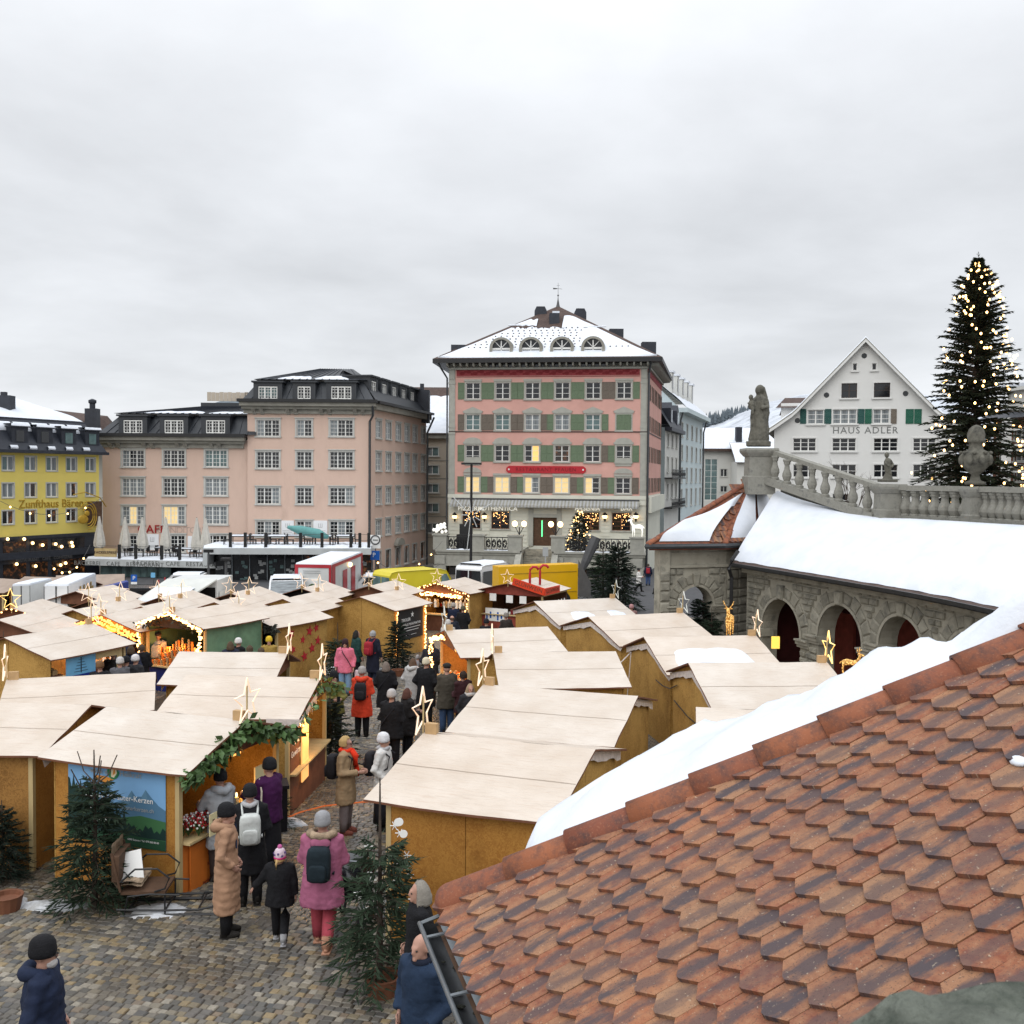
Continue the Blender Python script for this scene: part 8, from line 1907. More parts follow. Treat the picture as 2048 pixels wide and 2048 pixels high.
# ------------------------------------------------------------------ firs
def spruce(h,r,nb,nt_,seed,tl=.2,tw=.035,droop=.25,leader=.12,bare=.05,openness=.0,trunk_r=None,pw=.85):
 q=random.Random(seed);c=MB();t_=MB();tr_=trunk_r or h*.016+.012
 t_.tube([(0,0,0),(.01,0,h*.5),(0,.01,h)],tr_,7,.008)
 for i in range(nb):
  f=bare+(1-bare-leader)*(i+q.random())/nb;z=h*f
  env=r*(1-f)**pw*q.uniform(.72,1.12)*(min(1,(1-f)*12)*q.uniform(.8,1.05)if pw<.8 else 1)+.06*r*(pw>.8);a=i*2.39996+q.uniform(-.4,.4)
  if q.random()<openness:continue
  dx,dy=math.cos(a),math.sin(a);rise=(.12+.5*f)*env
  def bp(s):return Vector((dx*env*s,dy*env*s,z+rise*s-droop*env*s*s*(1.15-f)))
  t_.tube([bp(0),bp(.5),bp(1)],.008*h/2.2+.002,3,.002)
  side=Vector((-dy,dx,0))
  for k in range(nt_):
   s=.12+.9*(k+q.random())/nt_;p=bp(min(1,s));sg=1 if k%2 else-1
   L=tl*(1.15-.6*s)*q.uniform(.7,1.25)*(.55+.75*(1-f))
   d=(Vector((dx,dy,0))*q.uniform(.5,1.0)+side*sg*q.uniform(.3,1.0)+Vector((0,0,q.uniform(-.55,.25)))).normalized()*L
   w1=d.cross(Vector((0,0,1)));w1=(w1.normalized()if w1.length>1e-4 else side)*tw;w2=Vector((0,0,tw*.8))
   for w_ in(w1,w2):c.poly([p,p+d*.35+w_,p+d,p+d*.35-w_])
   if k>nt_-3:c.poly([bp(1),bp(1)+Vector((dx,dy,.1))*L*.6+w1*.6,bp(1)+Vector((dx,dy,.15))*L*1.1,bp(1)+Vector((dx,dy,.1))*L*.6-w1*.6])
 for i in range(10):
  z=h*(1-leader)+h*leader*i/10;a=i*2.4;L=tl*.5*(1-i/11);p=Vector((0,0,z));d=Vector((math.cos(a),math.sin(a),.8)).normalized()*L;w1=d.cross(Vector((0,0,1))).normalized()*tw*.5;c.poly([p,p+d*.4+w1,p+d,p+d*.4-w1])
 return t_,c
TV={}
def tree_var(k,args,leafm):
 if k not in TV:t_,c=spruce(*args);TV[k]=(t_.mesh('trunk','trunk'),c.mesh('crown',leafm))
 return TV[k]
def small_tree(label,pxb,pyb,py_top,var,rz=0,group='small cut firs in the market',sx=1.,h0=2.2):
 p=PH(pxb,pyb,0);g0=G(p.y);top=PY(pxb,py_top,p.y).z;s=(top-g0)/h0
 o=thing('fir_tree',label,'fir tree',(p.x,p.y,g0),rz,group);mx=WM[o]@Matrix.Diagonal((s*sx,s*sx,s,1));t_,c=var
 put(t_,'trunk',o,mx);put(c,'crown',o,mx);return o,mx,s
vA=tree_var('A',(2.2,.78,105,24,1,.22,.014,.5,.22,.05,.12),'needles');vB=tree_var('B',(2.2,.72,85,22,2,.24,.014,.35,.34,.06,.15),'needles_light')
vC=tree_var('C',(2.2,.85,130,22,3,.22,.017,.45,.12,.04,.05),'needles_dark');vD=tree_var('D',(2.2,.6,40,9,4,.3,.018,.15,.3,.05,.3),'needles')
o,mx,s=small_tree('bushy dark fir before the mountain banner, bare crooked leader',190,1815,1500,vA,.4)
m=MB()
for a,z0,L in((.3,1.7,.35),(2.2,1.75,.4),(3.6,1.62,.36),(5.0,1.8,.3),(1.2,1.6,.3)):m.tube([(0,0,z0),(L*.55*math.cos(a),L*.55*math.sin(a),z0+.12),(L*math.cos(a)*.9,L*math.sin(a)*.9,z0+.38)],.012,4,.008)
put(m,'bare_twigs',o,mx,mats='trunk')
small_tree('dark fir at the left picture edge beside brown planter',5,1760,1600,vC,1,sx=1.15)
o,mx,s=small_tree('pale-tipped fir hung with white snowflakes beside foreground stall',760,1975,1555,vB,2.2,sx=.85)
fl=MB()
for k in range(6):a=math.pi*k/3;fl.bar((0,0,0),(.055*math.cos(a),0,.055*math.sin(a)),.012,.006)
fl.ball((0,0,0),.02,.006,.02,6,4);flm=fl.mesh('snowflake','white_letter')
dk_=MB();dk_.lathe([(.0,-.004),(.048,-.003),(.048,.003),(0,.004)],12);dkm=dk_.mesh('wooden_disc','paper')
q=random.Random(8)
for i in range(30):
 z=q.uniform(.55,1.75);rr_=.72*(1-z/2.35)+.05;a=q.uniform(-3.0,.1);p=mx@Vector((rr_*math.cos(a),rr_*math.sin(a),z));put(flm if i%3 else dkm,'snowflake' if i%3 else 'wooden_disc',o,Matrix.Translation(p)@(Matrix.Identity(4)if i%3 else Matrix.Rotation(R(90),4,'X')))
small_tree('wide dark fir right of the icicle-valance stall',660,1545,1385,vC,.7,sx=1.2);small_tree('dark cut fir bundle in black planter by the sheeted stall',560,1655,1560,vD,1.1,sx=1.5)
small_tree('green fir between red-starred stall and vanilla stall',675,1358,1245,vB,.2,sx=1.15);small_tree('dark fir in wooden box before black vanilla banner',795,1345,1232,vC,.5)
small_tree('small fir beside the fairy-lit post of the gingerbread stall',838,1400,1300,vB,.9);small_tree('tall dark fir left of arcade, behind back-row stalls',1236,1222,1078,vC,1.3,sx=1.05);small_tree('frost-white dusted fir behind the hot wine stall',1205,1205,1085,vA,.3,sx=1.2)
small_tree('dark fir standing inside the pavilion arch',1405,1335,1185,vC,.9,sx=1.2);small_tree('thin bare-branched fir at left edge before the blue-banner stall',8,1420,1262,vD,.2)
small_tree('fir with dark boughs under the pavilion behind reindeer',1422,1345,1215,vA,.4)
p=TF.M(TF.uv(1155,1095)[0]-.0,zt,-2.2).translation;o=thing('terrace_tree','small lit Christmas tree on the pink house terrace','fir tree',p);s=1.75;mx=WM[o]@Matrix.Diagonal((s,s,s,1));put(vC[0],'trunk',o,mx);put(vC[1],'crown',o,mx);m=MB()
for i in range(70):z=q.uniform(.1,2.1);a=q.uniform(0,6.3);rr_=.8*(1-z/2.3)+.04;m.ball((rr_*math.cos(a),rr_*math.sin(a),z),.03,n=4,m=3)
put(m,'fairy_lights',o,mx,mats='bulb',kind='stuff')
Yt=46.;pt=PY(1957,503,Yt);ztop=pt.z;zb0=.2;hT=ztop-zb0
t_,c=spruce(hT,3.35,620,50,12,.46,.034,.5,.02,.02,.14,.16,.6)
o=thing('great_fir','tall Christmas fir with many warm lights behind the balustrade','fir tree',(pt.x,pt.y,zb0));put(t_,'trunk',o,WM[o],mats='trunk');put(c,'crown',o,WM[o],mats='fir_green')
bm2=MB();bm2.ball((0,0,0),.05,.05,.06,7,5);bme2=bm2.mesh('light_bulb','bulb');q=random.Random(4)
for i in range(270):
 f=q.uniform(.05,.97);a=q.uniform(-math.pi,.0)if i%6 else q.uniform(0,6.3);rr_=(3.4*(1-f)**.6*min(1,(1-f)*12))*q.uniform(.72,1.0);put(bme2,'light_bulb',o,WM[o]@T(rr_*math.cos(a),rr_*math.sin(a),f*hT+.25*rr_*(f-.3)))
p=PY(1700,1020,48);m=MB();q=random.Random(6)
def twig(m,p,d,L,r_,n):
 e=p+d*L;m.tube([p,p.lerp(e,.5)+Vector((q.uniform(-.05,.05),q.uniform(-.05,.05),.03))*L,e],r_,4,r_*.5)
 if n:
  for k in range(3):twig(m,p.lerp(e,q.uniform(.4,1)),(d+Vector((q.uniform(-.8,.8),q.uniform(-.8,.8),q.uniform(-.2,.5)))).normalized(),L*.6,r_*.55,n-1)
for k in range(4):twig(m,Vector((q.uniform(-.3,.3),0,0)),Vector((q.uniform(-.5,.5),0,1)).normalized(),1.6,.03,3)
put(m,'bare_shrub',None,T(p.x,p.y,3.6),mats='trunk',label='bare twiggy shrub behind the sloping balustrade',cat='shrub')
for px,py,lab in((14,1822,'brown planter at the left edge under the fir'),(795,1352,'wooden box planter under the vanilla stall fir'),(765,1990,'round brown planter under the snowflake fir')):
 p=PH(px,py,0);m=MB();m.lathe([(.17,0),(.21,.2),(.22,.23),(.18,.23),(.17,.17)],14);put(m,'planter',None,T(p.x,p.y,G(p.y)),mats='brown_wood',label=lab,cat='planter')
p=PH(545,1660,0);m=MB();m.box(-.24,.24,-.22,.22,0,.8);m.box(-.27,.27,-.25,.25,.78,.84);put(m,'planter',None,T(p.x,p.y,G(p.y),.3),mats='black_cloth',label='tall black planter at the candle stall corner',cat='planter')
# ------------------------------------------------------------------ people
ARM={'down':((.26,.03,1.12),(.265,-.07,.87)),'pocket':((.295,.07,1.14),(.185,-.085,.97)),'hold':((.255,.02,1.12),(.09,-.27,1.12)),'reach':((.25,-.12,1.16),(.13,-.40,1.14)),'push':((.25,-.05,1.13),(.2,-.36,1.04)),'hand':((.25,.02,1.13),(.27,-.03,.88))}
LEG={'stand':(((.095,-.005,.49),(.1,.02,.09)),((-.095,-.005,.49),(-.1,.02,.09))),'walk':(((.09,-.14,.50),(.095,-.2,.1)),((-.09,-.03,.49),(-.095,.26,.17)))}
def arm_pts(pose,k):
 e,w_=ARM[pose]
 if pose=='hand' and k>0:e,w_=(.31,-.02,1.2),(.47,-.06,1.02)
 return[Vector((k*.175,0,1.405)),Vector((k*e[0],e[1],e[2])),Vector((k*w_[0],w_[1],w_[2]))]
def loft(m,pr,n=14):
 m.rings([[(ox+rx*math.cos(t),oy+ry*math.sin(t),z)for t in(2*math.pi*j/n for j in range(n))]for z,rx,ry,ox,oy in pr])
def body(pose,leg):
 m=MB();loft(m,[(.84,.13,.1,0,0),(.95,.155,.11,0,0),(1.06,.135,.095,0,0),(1.25,.155,.105,0,0),(1.38,.17,.095,0,.01),(1.43,.11,.07,0,.01),(1.455,.06,.06,0,.012),(1.52,.055,.058,0,0)])
 for kn,an in LEG[leg]:k=1 if kn[0]>0 else-1;m.tube([(k*.085,0,.88),kn,an],lambda t:.088-.048*t,9);m.ball((an[0],an[1]-.07,an[2]-.045),.045,.125,.045,8,6)
 for k in(1,-1):p=arm_pts(pose,k);m.tube([p[0]-Vector((k*.04,0,0))]+p,lambda t:.052-.024*t,8)
 m.ball((0,.012,1.615),.078,.096,.09,12,9);m.ball((0,-.028,1.56),.057,.068,.082,10,8);m.ball((0,-.1,1.572),.0155,.022,.026,6,5);m.ball((0,-.083,1.505),.03,.022,.02,6,5);m.ball((0,-.088,1.612),.05,.016,.014,8,5)
 for k in(1,-1):m.ball((k*.079,.012,1.585),.014,.024,.034,6,5)
 return m
def hands(pose):
 m=MB()
 for k in(1,-1):
  p=arm_pts(pose,k);d=(p[2]-p[1]).normalized();w_=p[2]+d*.01;inn=Vector((-k,0,0));inn=(inn-d*inn.dot(d)).normalized();up=d.cross(inn).normalized()
  m.rings([[w_+d*s+up*(a*.036*(1 if s>.01 else.8))+inn*(b*.014)for a,b in((1,0),(.6,1),(-.6,1),(-1,0),(-.6,-1),(.6,-1))]for s in(-.02,.02,.06,.085)])
  for f,(o_,L)in enumerate(((.027,.062),(.009,.072),(-.009,.068),(-.026,.052))):b=w_+d*.08+up*o_;m.tube([b,b+d*L*.5+inn*.006,b+d*L*.8+inn*.022,b+d*L*.9+inn*.042],.0085,5,.006)
  b=w_+d*.02+up*.034;m.tube([b,b+up*.022+d*.03+inn*.01,b+up*.022+d*.062+inn*.024],.0095,5,.007)
 return m
COATZ=[(1.475,.07,.07),(1.45,.105,.085),(1.415,.165,.105),(1.36,.2,.125),(1.25,.205,.14),(1.08,.19,.138),(.95,.20,.148),(.84,.215,.155),(.7,.222,.158),(.5,.225,.16),(.3,.235,.165)]
def coat(pose,hem,vol):
 m=MB();pr=[(z,rx*vol,ry*vol,0,.008)for z,rx,ry in COATZ if z>hem];l=pr[-1];k=next((c for c in COATZ if c[0]<=hem),COATZ[-1]);pr.append((hem,k[1]*vol,k[2]*vol,0,.008));loft(m,pr,18)
 for k in(1,-1):p=arm_pts(pose,k);m.tube([p[0]-Vector((k*.05,0,.0)),p[0],p[1],p[2]+(p[1]-p[2])*.08],lambda t:(.088-.03*t)*vol,10)
 return m
BODY,COAT={},{}
PS=[]
def cloth(c,b=.45,sc=22):
 k='cloth_%d_%d_%d'%tuple(int(x*1000)for x in c)
 return mat(k,c,.85,.18,6,b,sc,.2).name if k not in MATS else k
BLK_,NAVY,DGREY=(.011,.011,.013),(.012,.017,.038),(.04,.04,.043)
def P_(label,px,py,h,yaw,pose='down',leg='stand',coatc=BLK_,hem=.62,vol=1.,legs=BLK_,shoes=(.02,.018,.016),hat=None,hatc=BLK_,hair=None,haircol=(.08,.055,.035),head=None,puffy=False,extras=(),face=False,group='shoppers in the market',eye=False):
 PS.append(dict(locals()))
P_('man in navy padded jacket and black beanie at bottom left, facing right',88,1878,1.76,100,'pocket','walk',(.013,.02,.045),.72,1.15,(.012,.014,.02),hat='beanie',hair='beard',haircol=(.45,.43,.42),puffy=True,extras=('glasses','hood'),eye=True,head=1.79)
P_('woman in long quilted camel coat with black beanie and navy bag',455,1872,1.72,100,'pocket','stand',(.34,.20,.125),.34,1.02,BLK_,hat='beanie',puffy=True,extras=('sidebag','hood'),eye=True)
P_('person in black with pale grey backpack behind the camel coat',500,1812,1.7,195,'hold','stand',BLK_,.5,1.05,BLK_,hat='beanie',extras=('backpack_grey','greyscarf'))
P_('person in hooded pale grey coat and black beanie at the counter',440,1545,1.66,225,'reach','stand',(.33,.345,.37),.55,1.02,(.04,.03,.028),hat='beanie',head=1.66,extras=('hood','belt'))
P_('person in purple jacket with lettered canvas tote bag at the counter',538,1522,1.74,240,'reach','stand',(.045,.008,.05),.78,1.1,BLK_,hat='beanie',head=1.74,extras=('tote','skirt'))
P_('child in black snowsuit with patterned pink and white hat',560,1888,1.22,185,'hand','walk',BLK_,.72,1.2,BLK_,shoes=(.3,.3,.31),hat='beanie',hatc=(.62,.5,.56),hair='tail',haircol=(.45,.3,.13),extras=('hatband',))
P_('woman in mauve parka with dark backpack and rose trousers, walking away',645,1900,1.74,180,'push','walk',(.33,.105,.18),.58,1.22,(.33,.055,.075),shoes=(.38,.2,.13),hat='beanie',hatc=(.27,.27,.28),extras=('backpack_navy','furhood'))
P_('woman in camel coat with bright red scarf, facing right',692,1668,1.7,80,'hold','stand',(.29,.20,.115),.55,1.05,(.17,.14,.14),shoes=(.16,.05,.035),hair='short',haircol=(.42,.28,.12),extras=('redscarf','backpack_dark','glasses'),eye=True)
P_('woman in white jacket and white knit hat beside the foreground stall',767,1660,1.68,75,'pocket','stand',(.58,.57,.55),.72,1.1,BLK_,hat='beanie',hatc=(.62,.62,.64),extras=('backpack_dark','greyscarf','skirt'),eye=True)
P_('grey-haired woman in long black coat, face turned left',838,1765,1.68,-75,'pocket','stand',BLK_,.3,1.05,(.02,.03,.06),hair='bob',haircol=(.24,.22,.19),eye=True,head=1.68)
P_('bald man in blue padded jacket looking down left by the gutter',842,1872,1.73,-40,'pocket','stand',(.016,.03,.06),.7,1.06,(.02,.022,.03),hair='bald',haircol=(.55,.5,.46),eye=True,head=1.73,extras=('collar',))
P_('woman in pink jacket and jeans with black shoulder strap, facing viewer',690,1392,1.7,0,'down','stand',(.58,.15,.22),.72,1.1,(.17,.28,.42),hat='beanie',hatc=(.03,.015,.018),hair='bob',haircol=(.04,.03,.025),extras=('strap','bagwhite'),eye=True)
P_('person in red-orange coat with dark backpack, walking away',724,1474,1.72,178,'hold','stand',(.56,.05,.02),.52,1.15,BLK_,hat='beanie',hatc=(.3,.28,.27),extras=('backpack_dark','hood'))
P_('woman in long black coat with diagonal strap, walking away',772,1452,1.68,170,'pocket','walk',BLK_,.5,1.12,BLK_,hair='bob',haircol=(.16,.13,.11),extras=('strap',))
P_('man in olive jacket and black hat looking at his phone',668,1490,1.74,25,'hold','stand',(.13,.115,.03),.75,1.18,(.03,.035,.04),hat='beanie',extras=('phone',),eye=True)
P_('person in dark green jacket with tan bag by the vanilla stall',713,1366,1.72,120,'down','stand',(.015,.045,.04),.7,1.1,BLK_,hair='bob',haircol=(.02,.018,.016),extras=('tanbag',))
P_('grey-haired person in long navy coat with red backpack',746,1370,1.76,150,'down','stand',(.012,.014,.026),.4,1.0,(.015,.02,.04),hair='short',haircol=(.3,.3,.3),extras=('backpack_red',))
P_('person in black coat with cream knit hat near gingerbread stall',852,1450,1.74,160,'pocket','stand',BLK_,.5,1.15,BLK_,hat='beanie',hatc=(.6,.54,.4))
P_('person in pale grey hooded jacket beside cream knit hat',826,1440,1.66,150,'pocket','stand',(.42,.41,.4),.6,1.15,(.3,.28,.27),hair='bob',haircol=(.1,.06,.04),extras=('hood',))
P_('man in brown-grey jacket, flat cap and jeans at gingerbread stall',893,1470,1.78,205,'hold','stand',(.06,.052,.04),.66,1.15,(.04,.07,.14),hat='cap',hatc=(.02,.018,.016))
P_('person in dark maroon jacket right of the flat-cap man',925,1478,1.68,215,'hold','stand',(.035,.012,.014),.68,1.1,BLK_,hair='short',haircol=(.03,.02,.015))
P_('woman in dark coat wrapped in pale grey scarf, facing left',940,1515,1.68,20,'pocket','stand',(.02,.02,.024),.5,1.1,BLK_,hair='bob',haircol=(.3,.22,.14),extras=('bigscarf',),eye=True)
P_('man in black jacket and light grey beanie holding a phone',783,1540,1.72,165,'hold','stand',BLK_,.7,1.2,BLK_,hat='beanie',hatc=(.42,.4,.39),extras=('strap',))
P_('person in black jacket beside light grey beanie, fur-trimmed bag',815,1520,1.62,120,'hold','stand',(.015,.013,.013),.62,1.2,BLK_,hair='bob',haircol=(.09,.04,.03),extras=('furbag',))
P_('person in cream jacket, beige backpack and jeans at candle stall',317,1375,1.72,185,'hold','stand',(.56,.5,.42),.8,1.15,(.045,.09,.17),hat='cap',hatc=(.05,.04,.035),extras=('backpack_beige','plasticbag'))
for px,hy,lab,cc,hc,hr in((226,1303,'person with cream bobble hat at blue-banner stall',(.05,.05,.05),(.6,.56,.44),None),(200,1326,'person with brown fur hood before the open hatch',BLK_,(.16,.085,.04),None),(180,1337,'child with salmon pink hat before the open hatch',(.4,.2,.15),(.65,.22,.17),None),(249,1277,'person in navy cap behind the blue-banner crowd',NAVY,(.02,.025,.05),None),(271,1313,'person with white hat in the blue-banner crowd',(.03,.03,.034),(.62,.6,.6),None),(252,1316,'person in black hood between two white hats',BLK_,(.012,.012,.014),None),(283,1290,'man in black coat right of the blue-banner crowd',BLK_,None,'short'),(262,1292,'woman in dark blue jacket behind white hat',(.02,.025,.05),None,'bob'),(240,1318,'person in pale grey hood at crowd centre',(.1,.1,.11),(.5,.48,.46),None),(438,1274,'man in black hat before the foliage stall',BLK_,(.012,.012,.013),None),(461,1284,'woman with brown hair and dark coat at foliage stall',(.02,.024,.045),None,'bob'),(477,1279,'person with white knit hat at the foliage stall',BLK_,(.62,.61,.6),None),(500,1292,'person in grey-blue jacket with backpack at foliage stall',(.15,.18,.2),None,'short'),(522,1296,'person in slate jacket right at the foliage stall',(.05,.06,.07),None,'short'),(907,1208,'person in navy jacket and grey hat before the hanging goods',NAVY,(.32,.29,.26),None),(926,1214,'tall man in black coat before the hanging goods',BLK_,(.09,.08,.05),None),(904,1232,'bald man in navy jacket near the hot wine stall',(.015,.018,.03),None,'bald'),(896,1242,'person in white hooded jacket near the lit column',(.5,.47,.43),(.5,.48,.46),None),(973,1240,'person in black hood beside the hot wine stall',BLK_,(.015,.015,.02),None),(1012,1228,'woman with fur hood before blue and white banner',(.035,.028,.025),(.2,.18,.16),None),(862,1283,'woman with pink headband behind gingerbread stall',(.02,.022,.03),None,'bob'),(1263,1211,'person with dusky pink hat behind back-row stall',(.3,.17,.16),(.42,.22,.22),None)):
 P_(lab,px,hy,1.7 if 'child' not in lab else 1.3,180+(px*37)%70-35,'hold' if px%2 else 'pocket','stand',cc,.6,1.12,BLK_,hat='beanie' if hc else None,hatc=hc or BLK_,hair=hr,head=1.7 if 'child' not in lab else 1.3,extras=('backpack_dark',)if 'backpack' in lab else())
P_('vendor in yellow hat inside the foliage stall',538,1276,1.7,10,'hold','stand',(.3,.2,.05),.7,1.05,BLK_,hat='beanie',hatc=(.6,.4,.03),head=1.7)
P_('small child in grey patterned snowsuit by the gingerbread fir',836,1312,1.1,150,'down','stand',(.2,.19,.2),.5,1.3,(.15,.15,.15),hat='beanie',hatc=(.3,.28,.28),head=1.1)
P_('woman in white coat and dark hat walking right by the lane',1277,1184,1.68,70,'hold','walk',(.62,.6,.57),.65,1.1,BLK_,hat='beanie',hatc=(.02,.02,.02))
P_('person with red backpack and jeans walking to the lane',1296,1172,1.74,170,'down','stand',NAVY,.75,1.1,(.04,.07,.16),hair='short',haircol=(.05,.04,.03),extras=('backpack_red',))
P_('figure in black jacket and pale trousers at the pavilion corner',1314,1224,1.6,160,'hold','stand',BLK_,.85,1.05,(.6,.58,.55),hat='beanie',hatc=(.5,.5,.5))
for p in PS:
 BODY.setdefault((p['pose'],p['leg']),None);COAT.setdefault((p['pose'],p['hem'],p['vol']),None)
for k in BODY:BODY[k]=remeshed(body(*k),.0145,'body','skin',3)
for k in COAT:COAT[k]=remeshed(coat(*k),.021,'coat','black_cloth',3)
dg=bpy.context.evaluated_depsgraph_get();RM=[]
for o,nm in REM:
 me=bpy.data.meshes.new_from_object(o.evaluated_get(dg));me.name=nm;RM.append(me)
for o,nm in REM:bpy.data.objects.remove(o)
for k in BODY:
 me=RM[BODY[k]];h_=hands(k[0]);bm=bmesh.new();bm.from_mesh(me);vs_=[bm.verts.new(v)for v in h_.v]
 for f in h_.f:
  try:bm.faces.new([vs_[i]for i in f]).smooth=True
  except ValueError:pass
 bm.to_mesh(me);bm.free();BODY[k]=me
CM={}
def coat_mesh(key,matn,puffy):
 k=key+(matn,puffy)
 if k in CM:return CM[k]
 me=RM[COAT[key]].copy();n=len(me.vertices);co=np.zeros(n*3,np.float32);no=np.zeros(n*3,np.float32);me.vertices.foreach_get('co',co);me.vertices.foreach_get('normal',no)
 co=co.reshape(-1,3);no=no.reshape(-1,3);d=np.array([noise.noise(Vector((x*9,y*9,z*4)))*.013+abs(noise.noise(Vector((x*7,y*7,z*17))))*.016+noise.noise(Vector((x*24,y*24,z*18)))*.005 for x,y,z in co],np.float32)
 if puffy:d+=.011*(np.abs(np.sin(co[:,2]*math.pi/.105))**.5-.6)
 co+=no*d[:,None];me.vertices.foreach_set('co',co.ravel());me.materials.clear();me.materials.append(MATS[matn]);me.name='coat';me.update();CM[k]=me;return me
SIMPLE={}
def once(k,f):
 if k not in SIMPLE:SIMPLE[k]=f()
 return SIMPLE[k]
def trousers(leg,matn,wide=1.):
 m=MB()
 for kn,an in LEG[leg]:k=1 if kn[0]>0 else-1;kn=Vector(kn);an=Vector(an);m.tube([(k*.08,0,.93),(k*.09,0,.8),kn+Vector((0,0,.02)),kn.lerp(an,.6),an+Vector((0,-.01,-.015))],lambda t:(.115-.05*t)*wide,11)
 m.ball((0,.01,.9),.17,.13,.13,10,6);return m.mesh('trousers',matn,True)
def shoes(leg,matn):
 m=MB()
 for kn,an in LEG[leg]:
  x,y,z=an;b=max(0,z-.09);m.ball((x,y-.06,b+.05),.052,.135,.052,10,6);m.box(x-.05,x+.05,y-.18,y+.07,b+.0,b+.022);m.tube([(x,y,b+.05),(x,y+.005,b+.2)],.058,9)
 return m.mesh('shoes',matn,True)
def beanie(matn):
 m=MB();m.lathe([(.098,-.03),(.104,0),(.102,.035),(.1,.04),(.096,.08),(.078,.115),(.045,.138),(.0,.145)],16,(0,.012,1.615),1,1.14);return m.mesh('hat',matn,True)
def cap(matn):
 m=MB();m.lathe([(.094,0),(.106,.03),(.1,.07),(.06,.1),(0,.106)],16,(0,.005,1.635),1,1.16);m.lathe([(.0,0),(.085,.005),(.08,.018),(0,.02)],12,(0,-.1,1.635),.9,.8);return m.mesh('hat',matn,True)
def hairm(style,matn):
 m=MB();low={'bob':.155,'short':.075,'bald':.05,'tail':.09,'beard':.06}[style]
 rr_=[]
 for i in range(10):
  f=i/9;z=1.715-(1.715-(1.62-low))*f;r_=.03+.066*math.sin(min(1,f*1.9)*math.pi/2)+(.012 if style=='bob' and f>.6 else 0)
  ring=[]
  for j in range(18):
   t=2*math.pi*j/18;x,y=r_*math.cos(t),r_*1.17*math.sin(t)+.016
   if y<-.03 and z<1.665:y=max(y,-.035);x*=1.0
   ring.append((x*(1.05 if style=='bob' else 1),y,z+.006*math.sin(5*t+i)))
  rr_.append(ring)
 if style=='beard':
  m.ball((0,-.055,1.515),.055,.055,.05,9,7)
 if style=='bald':rr_=[[(x*.99,max(y,-.0),z)for x,y,z in r_]for r_ in rr_[5:]]
 if style!='beard':m.rings(rr_,cap=style!='bald')
 if style=='tail':m.tube([(.03,.1,1.58),(.05,.14,1.5),(.05,.13,1.36)],.03,7,.012)
 return m.mesh('hair',matn,True)
def rbox(m,c,d,b=.25,mx=None):
 x,y,z=d[0]/2,d[1]/2,d[2]/2;rr_=[]
 for zz,k in((-1,.72),(-.88,.95),(-.3,1),(.5,1),(.85,.9),(1,.62)):
  rr_.append([((c[0]+x*k*(abs(math.cos(t))**.5)*math.copysign(1,math.cos(t))),c[1]+y*k*(abs(math.sin(t))**.5)*math.copysign(1,math.sin(t)),c[2]+z*zz)for t in(2*math.pi*(j+.5)/16 for j in range(16))])
 if mx:rr_=[[mx@Vector(p)for p in r_]for r_ in rr_]
 return m.rings(rr_)
BAGC={'backpack_grey':(.50,.52,.50),'backpack_navy':(.012,.02,.026),'backpack_dark':(.018,.017,.02),'backpack_red':(.28,.02,.03),'backpack_beige':(.36,.31,.24)}
